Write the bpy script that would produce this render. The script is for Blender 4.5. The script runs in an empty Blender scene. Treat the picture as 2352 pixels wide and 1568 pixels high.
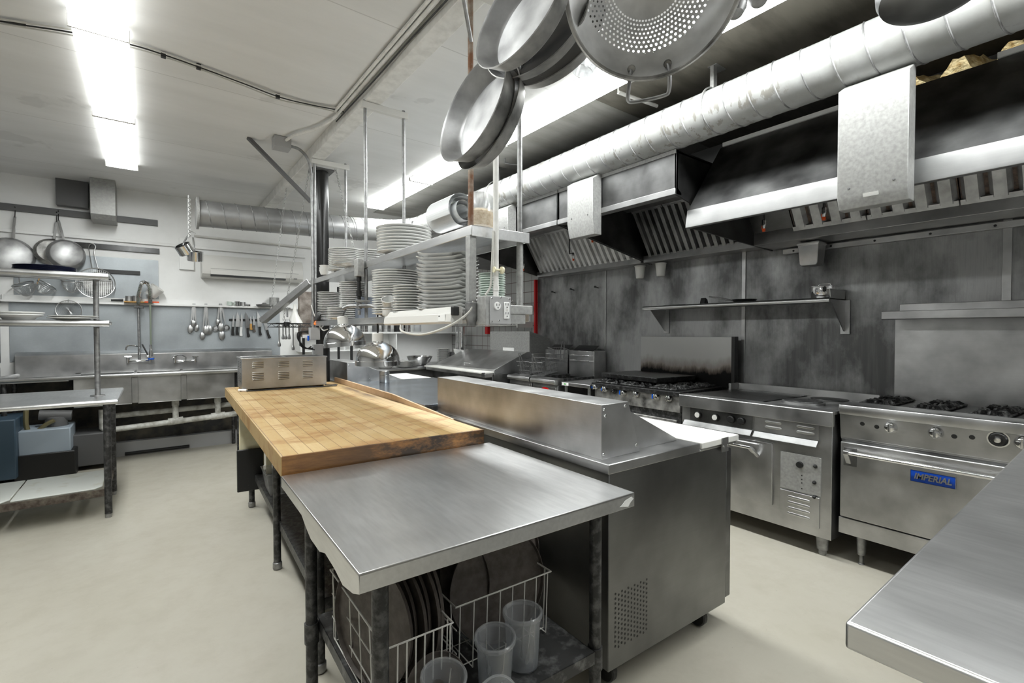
import bpy, bmesh, math, random
from mathutils import Vector, Matrix, Quaternion
random.seed(7)
S = bpy.context.scene
COL = S.collection
PI = math.pi
R = math.radians

# ------------------------------------------------------------------ camera
FPX = 1100.0
YAW, PIT, CH = R(37.17), R(-1.21), 1.42
cam = bpy.data.cameras.new('camera')
cam.sensor_width = 36.0
cam.lens = 36.0 * FPX / 2352.0
cam.clip_start = 0.02
co = bpy.data.objects.new('camera', cam)
COL.objects.link(co)
co.location = (0, 0, CH)
fw = Vector((math.sin(YAW) * math.cos(PIT), math.cos(YAW) * math.cos(PIT), math.sin(PIT)))
co.rotation_euler = fw.to_track_quat('-Z', 'Y').to_euler()
S.camera = co
CR = Vector((math.cos(YAW), -math.sin(YAW), 0))
CU = CR.cross(fw)
CO = Vector((0, 0, CH))


def at(px, py, X=None, Y=None, Z=None, W=None):
    """measured point of the photograph placed on a known plane of the room"""
    d = fw + CR * ((px - 1176) / FPX) - CU * ((py - 784) / FPX)
    if X is not None: t = X / d.x
    elif Y is not None: t = Y / d.y
    elif Z is not None: t = (Z - CH) / d.z
    else: t = W
    return CO + d * t


# ------------------------------------------------------------------ world, exposure
w = bpy.data.worlds.new('world')
S.world = w
w.use_nodes = True
w.node_tree.nodes['Background'].inputs[0].default_value = (.6, .62, .65, 1)
w.node_tree.nodes['Background'].inputs[1].default_value = 0.3
S.view_settings.view_transform = 'Standard'
S.view_settings.look = 'None'
S.view_settings.gamma = 1
S.view_settings.exposure = 0.5
LAMP = 25.0      # brightness of the fluorescent diffusers

# ------------------------------------------------------------------ mesh helpers
def B(): return bmesh.new()


def face(bm, vs, mi=0):
    try:
        f = bm.faces.new(vs); f.material_index = mi; return f
    except ValueError:
        return None


def hexa(bm, p, mi=0):
    v = [bm.verts.new(q) for q in p]
    for f in ((0, 3, 2, 1), (4, 5, 6, 7), (0, 1, 5, 4), (1, 2, 6, 5), (2, 3, 7, 6), (3, 0, 4, 7)):
        face(bm, [v[i] for i in f], mi)


def bx(bm, x0, x1, y0, y1, z0, z1, mi=0):
    hexa(bm, [(x0, y0, z0), (x1, y0, z0), (x1, y1, z0), (x0, y1, z0), (x0, y0, z1), (x1, y0, z1), (x1, y1, z1), (x0, y1, z1)], mi)
    return bm


def prism(bm, poly, axis, a, b, mi=0):
    """poly of 2-D points swept along an axis; x: (y,z)  y: (x,z)  z: (x,y)"""
    def P(p, t):
        return {'x': (t, p[0], p[1]), 'y': (p[0], t, p[1]), 'z': (p[0], p[1], t)}[axis]
    A = [bm.verts.new(P(p, a)) for p in poly]
    C = [bm.verts.new(P(p, b)) for p in poly]
    n = len(poly)
    face(bm, A[::-1], mi); face(bm, C, mi)
    for i in range(n): face(bm, [A[i], A[(i + 1) % n], C[(i + 1) % n], C[i]], mi)
    return bm


def smooth_path(pts, n=6):
    """Catmull-Rom through the points"""
    P = [Vector(p) for p in pts]
    P = [P[0] * 2 - P[1]] + P + [P[-1] * 2 - P[-2]]
    out = []
    for i in range(1, len(P) - 2):
        a, b, c, d = P[i - 1:i + 3]
        for k in range(n):
            t = k / n
            out.append(.5 * ((2 * b) + (c - a) * t + (2 * a - 5 * b + 4 * c - d) * t * t + (3 * b - a - 3 * c + d) * t ** 3))
    out.append(P[-2])
    return out


def tube(bm, pts, r, seg=8, closed=False, mi=0, cap=True):
    P = [Vector(p) for p in pts]
    n = len(P)
    rr = r if isinstance(r, (list, tuple)) else [r] * n
    rings = []
    prev = None
    for i in range(n):
        if closed: t = (P[(i + 1) % n] - P[i - 1])
        elif i == 0: t = P[1] - P[0]
        elif i == n - 1: t = P[-1] - P[-2]
        else: t = (P[i + 1] - P[i]).normalized() + (P[i] - P[i - 1]).normalized()
        t = t.normalized() if t.length > 1e-9 else Vector((0, 0, 1))
        if prev is None:
            u = t.orthogonal().normalized()
        else:
            u = prev - t * prev.dot(t)
            u = u.normalized() if u.length > 1e-6 else t.orthogonal().normalized()
        prev = u
        v = t.cross(u)
        rings.append([bm.verts.new(P[i] + (u * math.cos(2 * PI * k / seg) + v * math.sin(2 * PI * k / seg)) * rr[i]) for k in range(seg)])
    m = n if closed else n - 1
    for i in range(m):
        a, b = rings[i], rings[(i + 1) % n]
        for k in range(seg): face(bm, [a[k], a[(k + 1) % seg], b[(k + 1) % seg], b[k]], mi)
    if not closed and cap:
        face(bm, rings[0][::-1], mi); face(bm, rings[-1], mi)
    return bm


def cyl(bm, a, b, r, seg=16, mi=0): return tube(bm, [a, b], r, seg, mi=mi)


def lathe(bm, prof, M=None, seg=24, mi=0, a0=0, a1=2 * PI, sx=1, sy=1):
    """profile (r,z) turned about z, then moved by M; mi may be a list per profile step"""
    M = M or Matrix()
    full = abs(a1 - a0 - 2 * PI) < 1e-6
    ns = seg if full else seg + 1
    rings = []
    for (r, z) in prof:
        if r < 1e-6: rings.append([bm.verts.new(M @ Vector((0, 0, z)))])
        else:
            rings.append([bm.verts.new(M @ Vector((sx * r * math.cos(a0 + (a1 - a0) * k / seg), sy * r * math.sin(a0 + (a1 - a0) * k / seg), z))) for k in range(ns)])
    for i in range(len(prof) - 1):
        a, b = rings[i], rings[i + 1]
        mm = mi[i] if isinstance(mi, (list, tuple)) else mi
        for k in range(seg):
            k2 = (k + 1) % ns
            if len(a) == 1 and len(b) == 1: continue
            if len(a) == 1: face(bm, [a[0], b[k2], b[k]], mm)
            elif len(b) == 1: face(bm, [a[k], a[k2], b[0]], mm)
            else: face(bm, [a[k], a[k2], b[k2], b[k]], mm)
    return bm


def Mx(loc, z=(0, 0, 1), x=None, s=1):
    """frame with its z axis along z (and its x axis near x)"""
    z = Vector(z).normalized()
    x = Vector(x) if x is not None else z.orthogonal()
    x = (x - z * x.dot(z)).normalized()
    y = z.cross(x)
    m = Matrix.Identity(4)
    for i in range(3):
        m[i][0], m[i][1], m[i][2], m[i][3] = x[i] * s, y[i] * s, z[i] * s, loc[i]
    return m


OFF = {}


def rotz(a): return Matrix.Rotation(a, 4, 'Z')


REMAP = None


def mesh(name, bm, mats, o, sm=True, ang=35):
    for v in bm.verts:
        if REMAP: v.co = REMAP(v.co)
        v.co -= o
    bmesh.ops.recalc_face_normals(bm, faces=bm.faces)
    me = bpy.data.meshes.new(name)
    bm.to_mesh(me); bm.free()
    for m in (mats if isinstance(mats, (list, tuple)) else [mats]): me.materials.append(m)
    if sm:
        me.polygons.foreach_set('use_smooth', [True] * len(me.polygons))
        me.set_sharp_from_angle(angle=R(ang))
    return me


def tag(o, label=None, cat=None, group=None, kind=None):
    if label: o['label'] = label
    if cat: o['category'] = cat
    if group: o['group'] = group
    if kind: o['kind'] = kind
    return o


def bev(o, wd, seg=2):
    if wd:
        m = o.modifiers.new('bevel', 'BEVEL'); m.width = wd; m.segments = seg; m.limit_method = 'ANGLE'; m.angle_limit = R(40)
        m.harden_normals = False
    return o


def thing(name, label, cat, loc=(0, 0, 0), ang=0, group=None):
    """Empty at the thing's base. loc is in the frame turned by ang about the room origin."""
    o = bpy.data.objects.new(name, None)
    o.empty_display_size = .1
    COL.objects.link(o)
    L = Vector(loc)
    o.location = rotz(ang) @ L
    o.rotation_euler = (0, 0, ang)
    OFF[o.name] = L
    return tag(o, label, cat, group)


def part(name, bm, mats, parent, bevel=0, label=None, sm=True, kind=None, ang=35):
    o = bpy.data.objects.new(name, mesh(name, bm, mats, OFF[parent.name], sm, ang))
    COL.objects.link(o)
    o.parent = parent
    OFF[o.name] = OFF[parent.name]
    if label: o['label'] = label
    if kind: o['kind'] = kind
    return bev(o, bevel)


def solo(name, bm, mats, label, cat, loc=None, ang=0, group=None, bevel=0, kind=None, sm=True, sang=35):
    """a thing that is one mesh"""
    if loc is None:
        xs = [v.co for v in bm.verts]
        loc = Vector(((min(v.x for v in xs) + max(v.x for v in xs)) / 2, (min(v.y for v in xs) + max(v.y for v in xs)) / 2, min(v.z for v in xs)))
    L = Vector(loc)
    o = bpy.data.objects.new(name, mesh(name, bm, mats, L, sm, sang))
    COL.objects.link(o)
    o.location = rotz(ang) @ L
    o.rotation_euler = (0, 0, ang)
    OFF[o.name] = L
    tag(o, label, cat, group, kind)
    return bev(o, bevel)


def struct(name, bm, mats, bevel=0, parent=None, sm=False):
    if parent: return part(name, bm, mats, parent, bevel, sm=sm)
    o = solo(name, bm, mats, None, None, bevel=bevel, kind='structure', sm=sm)
    return o


def dup(src, loc, rot=None, label=None, group=None):
    """a copy of a thing and of its parts; loc in room coordinates"""
    def rec(o, par):
        c = o.copy(); COL.objects.link(c)
        if par is not None: c.parent = par
        for ch in o.children: rec(ch, c)
        return c
    c = rec(src, None)
    c.location = loc
    if rot is not None: c.rotation_euler = rot
    if label: c['label'] = label
    if group: c['group'] = group
    return c


# ------------------------------------------------------------------ materials
def nodes(name):
    m = bpy.data.materials.new(name); m.use_nodes = True
    nt = m.node_tree
    return m, nt, nt.nodes['Principled BSDF'], (lambda t, **k: _new(nt, t, k)), nt.links.new


def _new(nt, t, k):
    n = nt.nodes.new(t)
    for a, b in k.items(): setattr(n, a, b)
    return n


def g(v): return (v, v, v)


def mapped(N, L, sc, coord='Object'):
    tc = N('ShaderNodeTexCoord'); mp = N('ShaderNodeMapping')
    mp.inputs['Scale'].default_value = sc if isinstance(sc, tuple) else (sc, sc, sc)
    L(tc.outputs[coord], mp.inputs[0])
    return mp.outputs[0]


def noise(N, L, sc, detail=4, rough=.6, coord='Object'):
    n = N('ShaderNodeTexNoise'); n.inputs['Scale'].default_value = 1; n.inputs['Detail'].default_value = detail
    n.inputs['Roughness'].default_value = rough
    L(mapped(N, L, sc, coord), n.inputs['Vector'])
    return n.outputs[0]


def ramp(N, L, src, a, b, c0=0., c1=1.):
    r = N('ShaderNodeMapRange'); r.inputs[1].default_value = a; r.inputs[2].default_value = b
    r.inputs[3].default_value = c0; r.inputs[4].default_value = c1
    L(src, r.inputs[0]); return r.outputs[0]


def mixc(N, L, f, a, b):
    m = N('ShaderNodeMix', data_type='RGBA')
    if isinstance(f, float): m.inputs[0].default_value = f
    else: L(f, m.inputs[0])
    for v, i in ((a, 6), (b, 7)):
        if isinstance(v, tuple): m.inputs[i].default_value = (*v, 1)
        else: L(v, m.inputs[i])
    return m.outputs[2]


def simple(name, c, rough=.5, metal=0, c2=None, sc=8, lo=.4, hi=.65, bump=0, bsc=60, spec=.5, rvar=0, alpha=None, trans=0, coat=0, detail=5):
    m, nt, b, N, L = nodes(name)
    c = g(c) if isinstance(c, (int, float)) else c
    b.inputs['Base Color'].default_value = (*c, 1)
    b.inputs['Roughness'].default_value = rough
    b.inputs['Metallic'].default_value = metal
    b.inputs['Specular IOR Level'].default_value = spec
    if coat: b.inputs['Coat Weight'].default_value = coat
    if trans: b.inputs['Transmission Weight'].default_value = trans
    if alpha is not None: b.inputs['Alpha'].default_value = alpha
    if c2 is not None:
        c2 = g(c2) if isinstance(c2, (int, float)) else c2
        n = noise(N, L, sc, detail)
        L(mixc(N, L, ramp(N, L, n, lo, hi), c, c2), b.inputs['Base Color'])
        if rvar: L(ramp(N, L, n, lo, hi, rough, rough + rvar), b.inputs['Roughness'])
    if bump:
        bp = N('ShaderNodeBump'); bp.inputs['Strength'].default_value = bump; bp.inputs['Distance'].default_value = .01
        L(noise(N, L, bsc), bp.inputs['Height']); L(bp.outputs[0], b.inputs['Normal'])
    return m


def steel(name, c=.62, rough=.33, brush=(3, 3, 300), blotch=.12, bsc=5, tint=(1, 1, 1), bump=.0, metal=1.0, rv=1.0, sw=.08):
    """brushed stainless steel: fine lines, wide uneven wear"""
    m, nt, b, N, L = nodes(name)
    b.inputs['Metallic'].default_value = metal
    n1 = noise(N, L, brush, 2, .5)
    n2 = noise(N, L, bsc, 4, .5)
    c0 = tuple(max(0, (c - blotch) * t) for t in tint); c1 = tuple(min(1, (c + blotch) * t) for t in tint)
    base = mixc(N, L, ramp(N, L, n2, .3, .7), c0, c1)
    base = mixc(N, L, ramp(N, L, n1, .35, .7, 0, sw), base, g(c * .55))
    L(base, b.inputs['Base Color'])
    L(ramp(N, L, n2, .3, .7, rough - .03 * rv, rough + .07 * rv), b.inputs['Roughness'])
    if bump:
        bp = N('ShaderNodeBump'); bp.inputs['Strength'].default_value = bump; bp.inputs['Distance'].default_value = .002
        L(n1, bp.inputs['Height']); L(bp.outputs[0], b.inputs['Normal'])
    return m


M = {}
M['steel'] = steel('brushed_steel', c=.5)
M['steel_x'] = steel('brushed_steel_long', brush=(3, 300, 300), c=.48, rough=.34)
M['steel_y'] = steel('brushed_steel_deep', brush=(300, 3, 300), c=.48, rough=.34)
M['steel_top'] = steel('worn_steel_top', brush=(70, 9, 70), c=.74, rough=.31, blotch=.07, bsc=(6, 4, 6), rv=0.25, sw=.22)
M['steel_blue'] = steel('bluish_steel_top', brush=(60, 12, 60), c=.56, rough=.2, blotch=.1, bsc=5, rv=.3, sw=.3, tint=(.84, .94, 1.06))
M['steel_dark'] = steel('dull_dark_steel', c=.2, rough=.38, blotch=.1, brush=(6, 6, 200))
M['steel_side'] = steel('fridge_side_steel', c=.22, rough=.32, blotch=.06, brush=(5, 200, 200), bsc=3)
M['hood'] = steel('greasy_hood_steel', c=.10, rough=.40, blotch=.04, brush=(6, 6, 200))
M['lip'] = steel('hood_lip_steel', c=.32, rough=.4, blotch=.05, brush=(300, 3, 300))
M['chrome'] = steel('polished_steel', c=.8, rough=.09, blotch=.05, bump=0, rv=.4)
M['pan'] = steel('worn_aluminium', c=.37, rough=.4, blotch=.10, bsc=14, brush=(60, 60, 60), metal=.8)
M['pan_out'] = steel('burnt_aluminium', c=.34, rough=.42, blotch=.24, bsc=12, brush=(60, 60, 60), tint=(1.02, 1, .96), metal=.7)
M['colander'] = steel('dull_aluminium', c=.74, rough=.4, blotch=.14, bsc=12, brush=(60, 60, 60), metal=.6)
M['galv_shade'] = steel('backlit_shade_duct', c=.34, rough=.42, blotch=.06, bsc=5, brush=(30, 30, 30), metal=.7)  # far duct run: its backlit shade is put into the base colour
M['galv'] = steel('galvanised_steel', c=.36, rough=.5, blotch=.06, bsc=60, brush=(30, 30, 30), tint=(1, 1, .97), metal=.5)
M['pipe'] = steel('old_pipe_steel', c=.33, rough=.5, blotch=.1, bsc=30, brush=(40, 40, 40))
M['pipe_dark'] = simple('dark_worn_pipe', .045, .45, .6, c2=.2, sc=28, lo=.45, hi=.8, bump=.3)
M['rust'] = simple('rusty_pipe', (.17, .075, .035), .7, .2, c2=(.3, .25, .2), sc=20)
M['black'] = simple('black_plastic', .012, .4)
M['blackm'] = simple('black_enamel', .015, .22, 0, c2=.05, sc=14, lo=.5, hi=.8)
M['grease'] = simple('burnt_black_metal', .012, .42, .3, c2=.09, sc=30, lo=.52, hi=.8, bump=.5, bsc=60)
M['cast'] = simple('worn_cast_iron', .03, .5, .5, c2=.33, sc=45, lo=.5, hi=.75, bump=.4, bsc=80)
M['white'] = simple('white_paint', (.87, .87, .86), .45, c2=(.80, .80, .785), sc=2)
M['china'] = simple('white_china', (.66, .66, .645), .15, coat=.4)
M['china_green'] = simple('pale_green_china', (.62, .70, .64), .15, coat=.5)
M['board'] = simple('white_cutting_board', (.68, .68, .66), .5, c2=(.74, .73, .68), sc=14)
M['cream'] = simple('cream_board', (.78, .74, .54), .5, c2=(.7, .64, .42), sc=8)
M['gray'] = simple('gray_paint', .38, .45)
M['dgray'] = simple('dark_gray_paint', .11, .5)
M['acwhite'] = simple('off_white_plastic', (.66, .65, .62), .35)
M['beam'] = simple('painted_beam', (.80, .79, .76), .55, c2=(.66, .65, .62), sc=12, bump=.1)
M['cable'] = simple('gray_cable', (.55, .54, .5), .5)
M['cable_d'] = simple('black_cable', .02, .4)
M['orange'] = simple('orange_plastic', (1, .22, .01), .4)
M['redcap'] = simple('orange_red_cap', (.75, .1, .02), .4)
M['blue'] = simple('blue_plastic', (.0, .10, .60), .35)
M['badge'] = simple('blue_enamel_badge', (.0, .055, .42), .3)
M['red'] = simple('red_paint', (.5, .003, .006), .35)
M['clear'] = simple('clear_plastic', (.86, .88, .9), .18, trans=.75, alpha=.55)
M['film'] = simple('rolled_plastic_film', (.74, .76, .77), .22)
M['tub'] = simple('translucent_tub', (.55, .58, .62), .3, trans=.5, alpha=.32)
M['pvc'] = simple('dirty_white_pipe', (.66, .66, .62), .5, c2=(.35, .34, .3), sc=14)
M['paper'] = simple('paper', (.8, .8, .78), .7)
M['woodh'] = simple('wooden_handle', (.5, .27, .07), .5)
M['stone'] = simple('brown_steel_plate', (.075, .064, .055), .5, .2, c2=(.13, .11, .10), sc=26)
M['foil'] = simple('brown_foil_insulation', (.35, .22, .07), .35, .5, c2=(.75, .62, .35), sc=26, lo=.4, hi=.6, bump=1, bsc=18)


def emis(name, c, s):
    m, nt, b, N, L = nodes(name)
    b.inputs['Base Color'].default_value = (.8, .8, .8, 1)
    b.inputs['Emission Color'].default_value = (*c, 1)
    b.inputs['Emission Strength'].default_value = s
    return m


M['lamp'] = emis('lit_diffuser', (.97, 1, .985), LAMP)
M['lamp_side'] = emis('lit_diffuser_side', (.97, 1, .985), LAMP * .10)


def wall_steel():
    """stainless wall panels: vertical streaks, mottled grime"""
    m, nt, b, N, L = nodes('grimy_steel_panels')
    b.inputs['Metallic'].default_value = .65
    n1 = noise(N, L, (7, 26, 1.0), 6, .7); n2 = noise(N, L, (1.5, 1.9, 1.1), 9, .62); n3 = noise(N, L, (20, 130, 6), 4, .7)
    a = mixc(N, L, ramp(N, L, n2, .40, .60), g(.10), g(.40))
    c = mixc(N, L, ramp(N, L, n1, .42, .72, 0, .22), a, g(.36))
    d = mixc(N, L, ramp(N, L, n3, .45, .75, 0, .2), c, g(.06))
    L(d, b.inputs['Base Color'])
    L(ramp(N, L, n2, .3, .7, .5, .34), b.inputs['Roughness'])
    bp = N('ShaderNodeBump'); bp.inputs['Strength'].default_value = .15; bp.inputs['Distance'].default_value = .005
    L(n3, bp.inputs['Height']); L(bp.outputs[0], b.inputs['Normal'])
    return m


def wood():
    """edge-glued maple strips running along y, knife-worn and stained"""
    m, nt, b, N, L = nodes('butcher_block')
    tc = N('ShaderNodeTexCoord'); sp = N('ShaderNodeSeparateXYZ'); L(tc.outputs['Object'], sp.inputs[0])
    mu = N('ShaderNodeMath', operation='MULTIPLY'); mu.inputs[1].default_value = 18; L(sp.outputs[0], mu.inputs[0])
    fl = N('ShaderNodeMath', operation='FLOOR'); L(mu.outputs[0], fl.inputs[0])
    fr = N('ShaderNodeMath', operation='FRACT'); L(mu.outputs[0], fr.inputs[0])
    # staggered board ends
    wn = N('ShaderNodeTexWhiteNoise', noise_dimensions='1D'); L(fl.outputs[0], wn.inputs['W'])
    ad = N('ShaderNodeMath', operation='MULTIPLY_ADD'); L(sp.outputs[1], ad.inputs[0]); ad.inputs[1].default_value = .45; L(wn.outputs['Value'], ad.inputs[2])
    fl2 = N('ShaderNodeMath', operation='FLOOR'); L(ad.outputs[0], fl2.inputs[0])
    cb = N('ShaderNodeCombineXYZ'); L(fl.outputs[0], cb.inputs[0]); L(fl2.outputs[0], cb.inputs[1])
    w2 = N('ShaderNodeTexWhiteNoise', noise_dimensions='3D'); L(cb.outputs[0], w2.inputs[0])
    base = mixc(N, L, w2.outputs['Value'], (.42, .285, .12), (.55, .41, .215))
    gr = noise(N, L, (60, 5, 60), 5, .7)
    base = mixc(N, L, ramp(N, L, gr, .4, .75, 0, .45), base, (.42, .24, .08))
    st = noise(N, L, (4.0, 6.5, 4), 7, .65)
    base = mixc(N, L, ramp(N, L, st, .50, .62, 0, .7), base, (.30, .14, .04))
    wr = noise(N, L, (5, 3, 5), 6, .6)
    base = mixc(N, L, ramp(N, L, wr, .5, .7, 0, .35), base, (.60, .47, .26))
    # seams
    ln = N('ShaderNodeMath', operation='LESS_THAN'); ln.inputs[1].default_value = .045; L(fr.outputs[0], ln.inputs[0])
    wsel = N('ShaderNodeMath', operation='MULTIPLY'); L(ln.outputs[0], wsel.inputs[0]); wsel.inputs[1].default_value = .75
    base = mixc(N, L, wsel.outputs[0], base, (.10, .05, .015))
    # old scorch marks along the right edge
    sc = noise(N, L, (9, 3.2, 1), 4, .6)
    xr = ramp(N, L, sp.outputs[0], .30, .40); xr2 = ramp(N, L, sp.outputs[0], .45, .40)
    yr = ramp(N, L, sp.outputs[1], -.1, .25); yr2 = ramp(N, L, sp.outputs[1], 1.15, .8)
    f = None
    for k in (xr, xr2, yr, yr2, ramp(N, L, sc, .38, .6)):
        if f is None: f = k
        else:
            q = N('ShaderNodeMath', operation='MULTIPLY'); L(f, q.inputs[0]); L(k, q.inputs[1]); f = q.outputs[0]
    base = mixc(N, L, f, base, (.09, .045, .015))
    L(base, b.inputs['Base Color'])
    b.inputs['Roughness'].default_value = .5
    bp = N('ShaderNodeBump'); bp.inputs['Strength'].default_value = .12; bp.inputs['Distance'].default_value = .004
    L(gr, bp.inputs['Height']); L(bp.outputs[0], b.inputs['Normal'])
    return m


def wood_end():
    m, nt, b, N, L = nodes('stained_block_edge')
    n = noise(N, L, (4.5, 3.5, 10), 6, .7); n2 = noise(N, L, (12, 12, 120), 4, .7); n3 = noise(N, L, (1.6, 1, 1), 2)
    a = mixc(N, L, ramp(N, L, n2, .3, .7), (.32, .15, .04), (.17, .07, .017))
    c = mixc(N, L, ramp(N, L, n, .36, .52), a, (.03, .017, .008))
    tc = N('ShaderNodeTexCoord'); sp = N('ShaderNodeSeparateXYZ'); L(tc.outputs['Object'], sp.inputs[0])
    L(mixc(N, L, ramp(N, L, sp.outputs[0], -.40, .05, .3, 1.), a, c), b.inputs['Base Color'])
    b.inputs['Roughness'].default_value = .45
    return m


def duct_white():
    m, nt, b, N, L = nodes('dripped_white_duct')
    n = noise(N, L, (22, 22, 1.8), 4, .6); n2 = noise(N, L, 5, 5); n3 = noise(N, L, (3, 1.2, 3), 2)
    c = mixc(N, L, ramp(N, L, n2, .35, .7), (.33, .335, .33), (.24, .24, .23))
    dr = ramp(N, L, n, .555, .60, 0, .8)
    mk = N('ShaderNodeMath', operation='MULTIPLY'); L(dr, mk.inputs[0]); L(ramp(N, L, n3, .42, .52), mk.inputs[1])
    L(mixc(N, L, mk.outputs[0], c, (.16, .15, .13)), b.inputs['Base Color'])
    b.inputs['Roughness'].default_value = .42
    return m


def floor_mat():
    m, nt, b, N, L = nodes('beige_coated_floor')
    n = noise(N, L, (1.3, .8, 1), 6, .6); n2 = noise(N, L, 7, 8, .7); n3 = noise(N, L, 60, 3)
    c = mixc(N, L, ramp(N, L, n, .3, .7), (.49, .465, .40), (.43, .405, .335))
    c = mixc(N, L, ramp(N, L, n2, .45, .75, 0, .35), c, (.36, .325, .26))
    c = mixc(N, L, ramp(N, L, n3, .72, .78, 0, .6), c, (.12, .1, .08))
    L(c, b.inputs['Base Color'])
    L(ramp(N, L, n2, .3, .7, .42, .6), b.inputs['Roughness'])
    bp = N('ShaderNodeBump'); bp.inputs['Strength'].default_value = .12; bp.inputs['Distance'].default_value = .006
    L(n2, bp.inputs['Height']); L(bp.outputs[0], b.inputs['Normal'])
    return m


def ceil_mat():
    m, nt, b, N, L = nodes('painted_ceiling')
    n = noise(N, L, (.6, 3, 1), 6, .6); n2 = noise(N, L, 1.1, 5, .6)
    c = mixc(N, L, ramp(N, L, n, .35, .7), (.80, .795, .785), (.71, .705, .69))
    c = mixc(N, L, ramp(N, L, n2, .60, .62, 0, .35), c, (.5, .495, .48))
    # 4-foot sheet seams
    tc = N('ShaderNodeTexCoord'); sp = N('ShaderNodeSeparateXYZ'); L(tc.outputs['Object'], sp.inputs[0])
    mu = N('ShaderNodeMath', operation='MULTIPLY'); mu.inputs[1].default_value = .75; L(sp.outputs[1], mu.inputs[0])
    fr = N('ShaderNodeMath', operation='FRACT'); L(mu.outputs[0], fr.inputs[0])
    lt = N('ShaderNodeMath', operation='LESS_THAN'); lt.inputs[1].default_value = .006; L(fr.outputs[0], lt.inputs[0])
    q = N('ShaderNodeMath', operation='MULTIPLY'); L(lt.outputs[0], q.inputs[0]); q.inputs[1].default_value = .35
    L(mixc(N, L, q.outputs[0], c, (.3, .29, .27)), b.inputs['Base Color'])
    b.inputs['Roughness'].default_value = .6
    return m


def tile_mat():
    m, nt, b, N, L = nodes('white_wall_tile')
    br = N('ShaderNodeTexBrick'); br.offset = 0
    br.inputs['Scale'].default_value = 1; br.inputs['Mortar Size'].default_value = .004
    br.inputs['Brick Width'].default_value = .15; br.inputs['Row Height'].default_value = .15
    br.inputs['Color1'].default_value = (.42, .42, .41, 1); br.inputs['Color2'].default_value = (.37, .37, .36, 1)
    br.inputs['Mortar'].default_value = (.1, .06, .05, 1)
    tc = N('ShaderNodeTexCoord'); sp = N('ShaderNodeSeparateXYZ'); cb = N('ShaderNodeCombineXYZ')
    L(tc.outputs['Object'], sp.inputs[0])
    ad = N('ShaderNodeMath', operation='ADD'); L(sp.outputs[0], ad.inputs[0]); L(sp.outputs[1], ad.inputs[1])
    L(ad.outputs[0], cb.inputs[0]); L(sp.outputs[2], cb.inputs[1]); L(cb.outputs[0], br.inputs['Vector'])
    L(br.outputs['Color'], b.inputs['Base Color']); b.inputs['Roughness'].default_value = .3
    return m


def scorched():
    """range splash plate: bare steel with a burnt band along its foot"""
    m, nt, b, N, L = nodes('scorched_steel')
    b.inputs['Metallic'].default_value = .8
    tc = N('ShaderNodeTexCoord'); sp = N('ShaderNodeSeparateXYZ'); L(tc.outputs['Object'], sp.inputs[0])
    n = noise(N, L, (4, 4, 1.5), 5, .7)
    ad = N('ShaderNodeMath', operation='MULTIPLY_ADD'); L(n, ad.inputs[0]); ad.inputs[1].default_value = -.22; L(sp.outputs[2], ad.inputs[2])
    f = ramp(N, L, ad.outputs[0], 1.0, .94)
    f2 = ramp(N, L, ad.outputs[0], 1.08, .97, 0, .7)
    c = mixc(N, L, f2, (.45, .45, .44), (.14, .085, .05))
    L(mixc(N, L, f, c, (.008, .008, .008)), b.inputs['Base Color'])
    L(ramp(N, L, n, .3, .7, .35, .5), b.inputs['Roughness'])
    return m


M['wallsteel'] = wall_steel(); M['wood'] = wood(); M['wood_end'] = wood_end(); M['duct'] = duct_white()
M['floor'] = floor_mat(); M['ceil'] = ceil_mat(); M['tile'] = tile_mat(); M['scorch'] = scorched()
M['seam'] = simple('duct_seam', .16, .5, .4, c2=.38, sc=12)
M['backsteel'] = steel('blue_gray_steel_panel', c=.40, rough=.42, blotch=.08, bsc=2.5, brush=(60, 60, 60), tint=(.93, 1, 1.05), metal=.6)

# ------------------------------------------------------------------ room shell
XW, YB, XL, YF, ZC = 4.1, 7.1, -3.0, -2.2, 3.05
struct('floor', bx(B(), XL - .1, XW + .1, YF - .1, YB + .1, -.1, 0), M['floor'])
struct('ceiling', bx(B(), XL - .1, XW + .1, YF - .1, YB + .1, ZC, ZC + .1), M['ceil'])
# greasy darker ceiling sheets over the cooking line
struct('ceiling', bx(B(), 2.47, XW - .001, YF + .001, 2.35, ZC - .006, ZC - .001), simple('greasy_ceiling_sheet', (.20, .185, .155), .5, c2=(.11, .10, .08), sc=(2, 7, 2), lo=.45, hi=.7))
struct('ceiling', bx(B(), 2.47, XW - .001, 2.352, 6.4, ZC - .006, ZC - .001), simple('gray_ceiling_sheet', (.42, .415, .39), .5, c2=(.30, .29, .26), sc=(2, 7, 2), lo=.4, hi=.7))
struct('wall_left', bx(B(), XL - .1, XL, YF, YB, 0, ZC), M['gray'])
struct('wall_front', bx(B(), XL - .1, XW + .1, YF - .1, YF, 0, ZC), M['gray'])
struct('wall_back', bx(B(), XL - .1, XW + .1, YB, YB + .1, 0, ZC), M['white'])
bm = B(); bx(bm, XW, XW + .1, YF, 4.84, 0, ZC)
struct('wall_right', bm, M['wallsteel'])
bm = B(); bx(bm, XW, XW + .1, 4.84, YB, 0, ZC)
struct('wall_right_tiled', bm, M['tile'])
# cover strips between the steel wall panels
for i, (y, wd) in enumerate(((2.09, .016), (.50, .02), (3.66, .007))):
    struct('trim_%d' % (i + 1), bx(B(), XW - .012, XW - .0005, y - wd, y + wd, .9, 2.11), M['steel'], .002)
# the long painted ceiling beam
struct('trim_4', bx(B(), 1.16, 1.27, YF, YB, ZC - .10, ZC - .0005), M['beam'], .004)
struct('trim_5', bx(B(), XL, 1.75, YB - .03, YB - .0005, 2.44, 2.47), M['white'], .004)
struct('trim_6', bx(B(), -2.2, XW, YB - .025, YB - .0005, 0, .16), M['gray'], .003)
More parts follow.
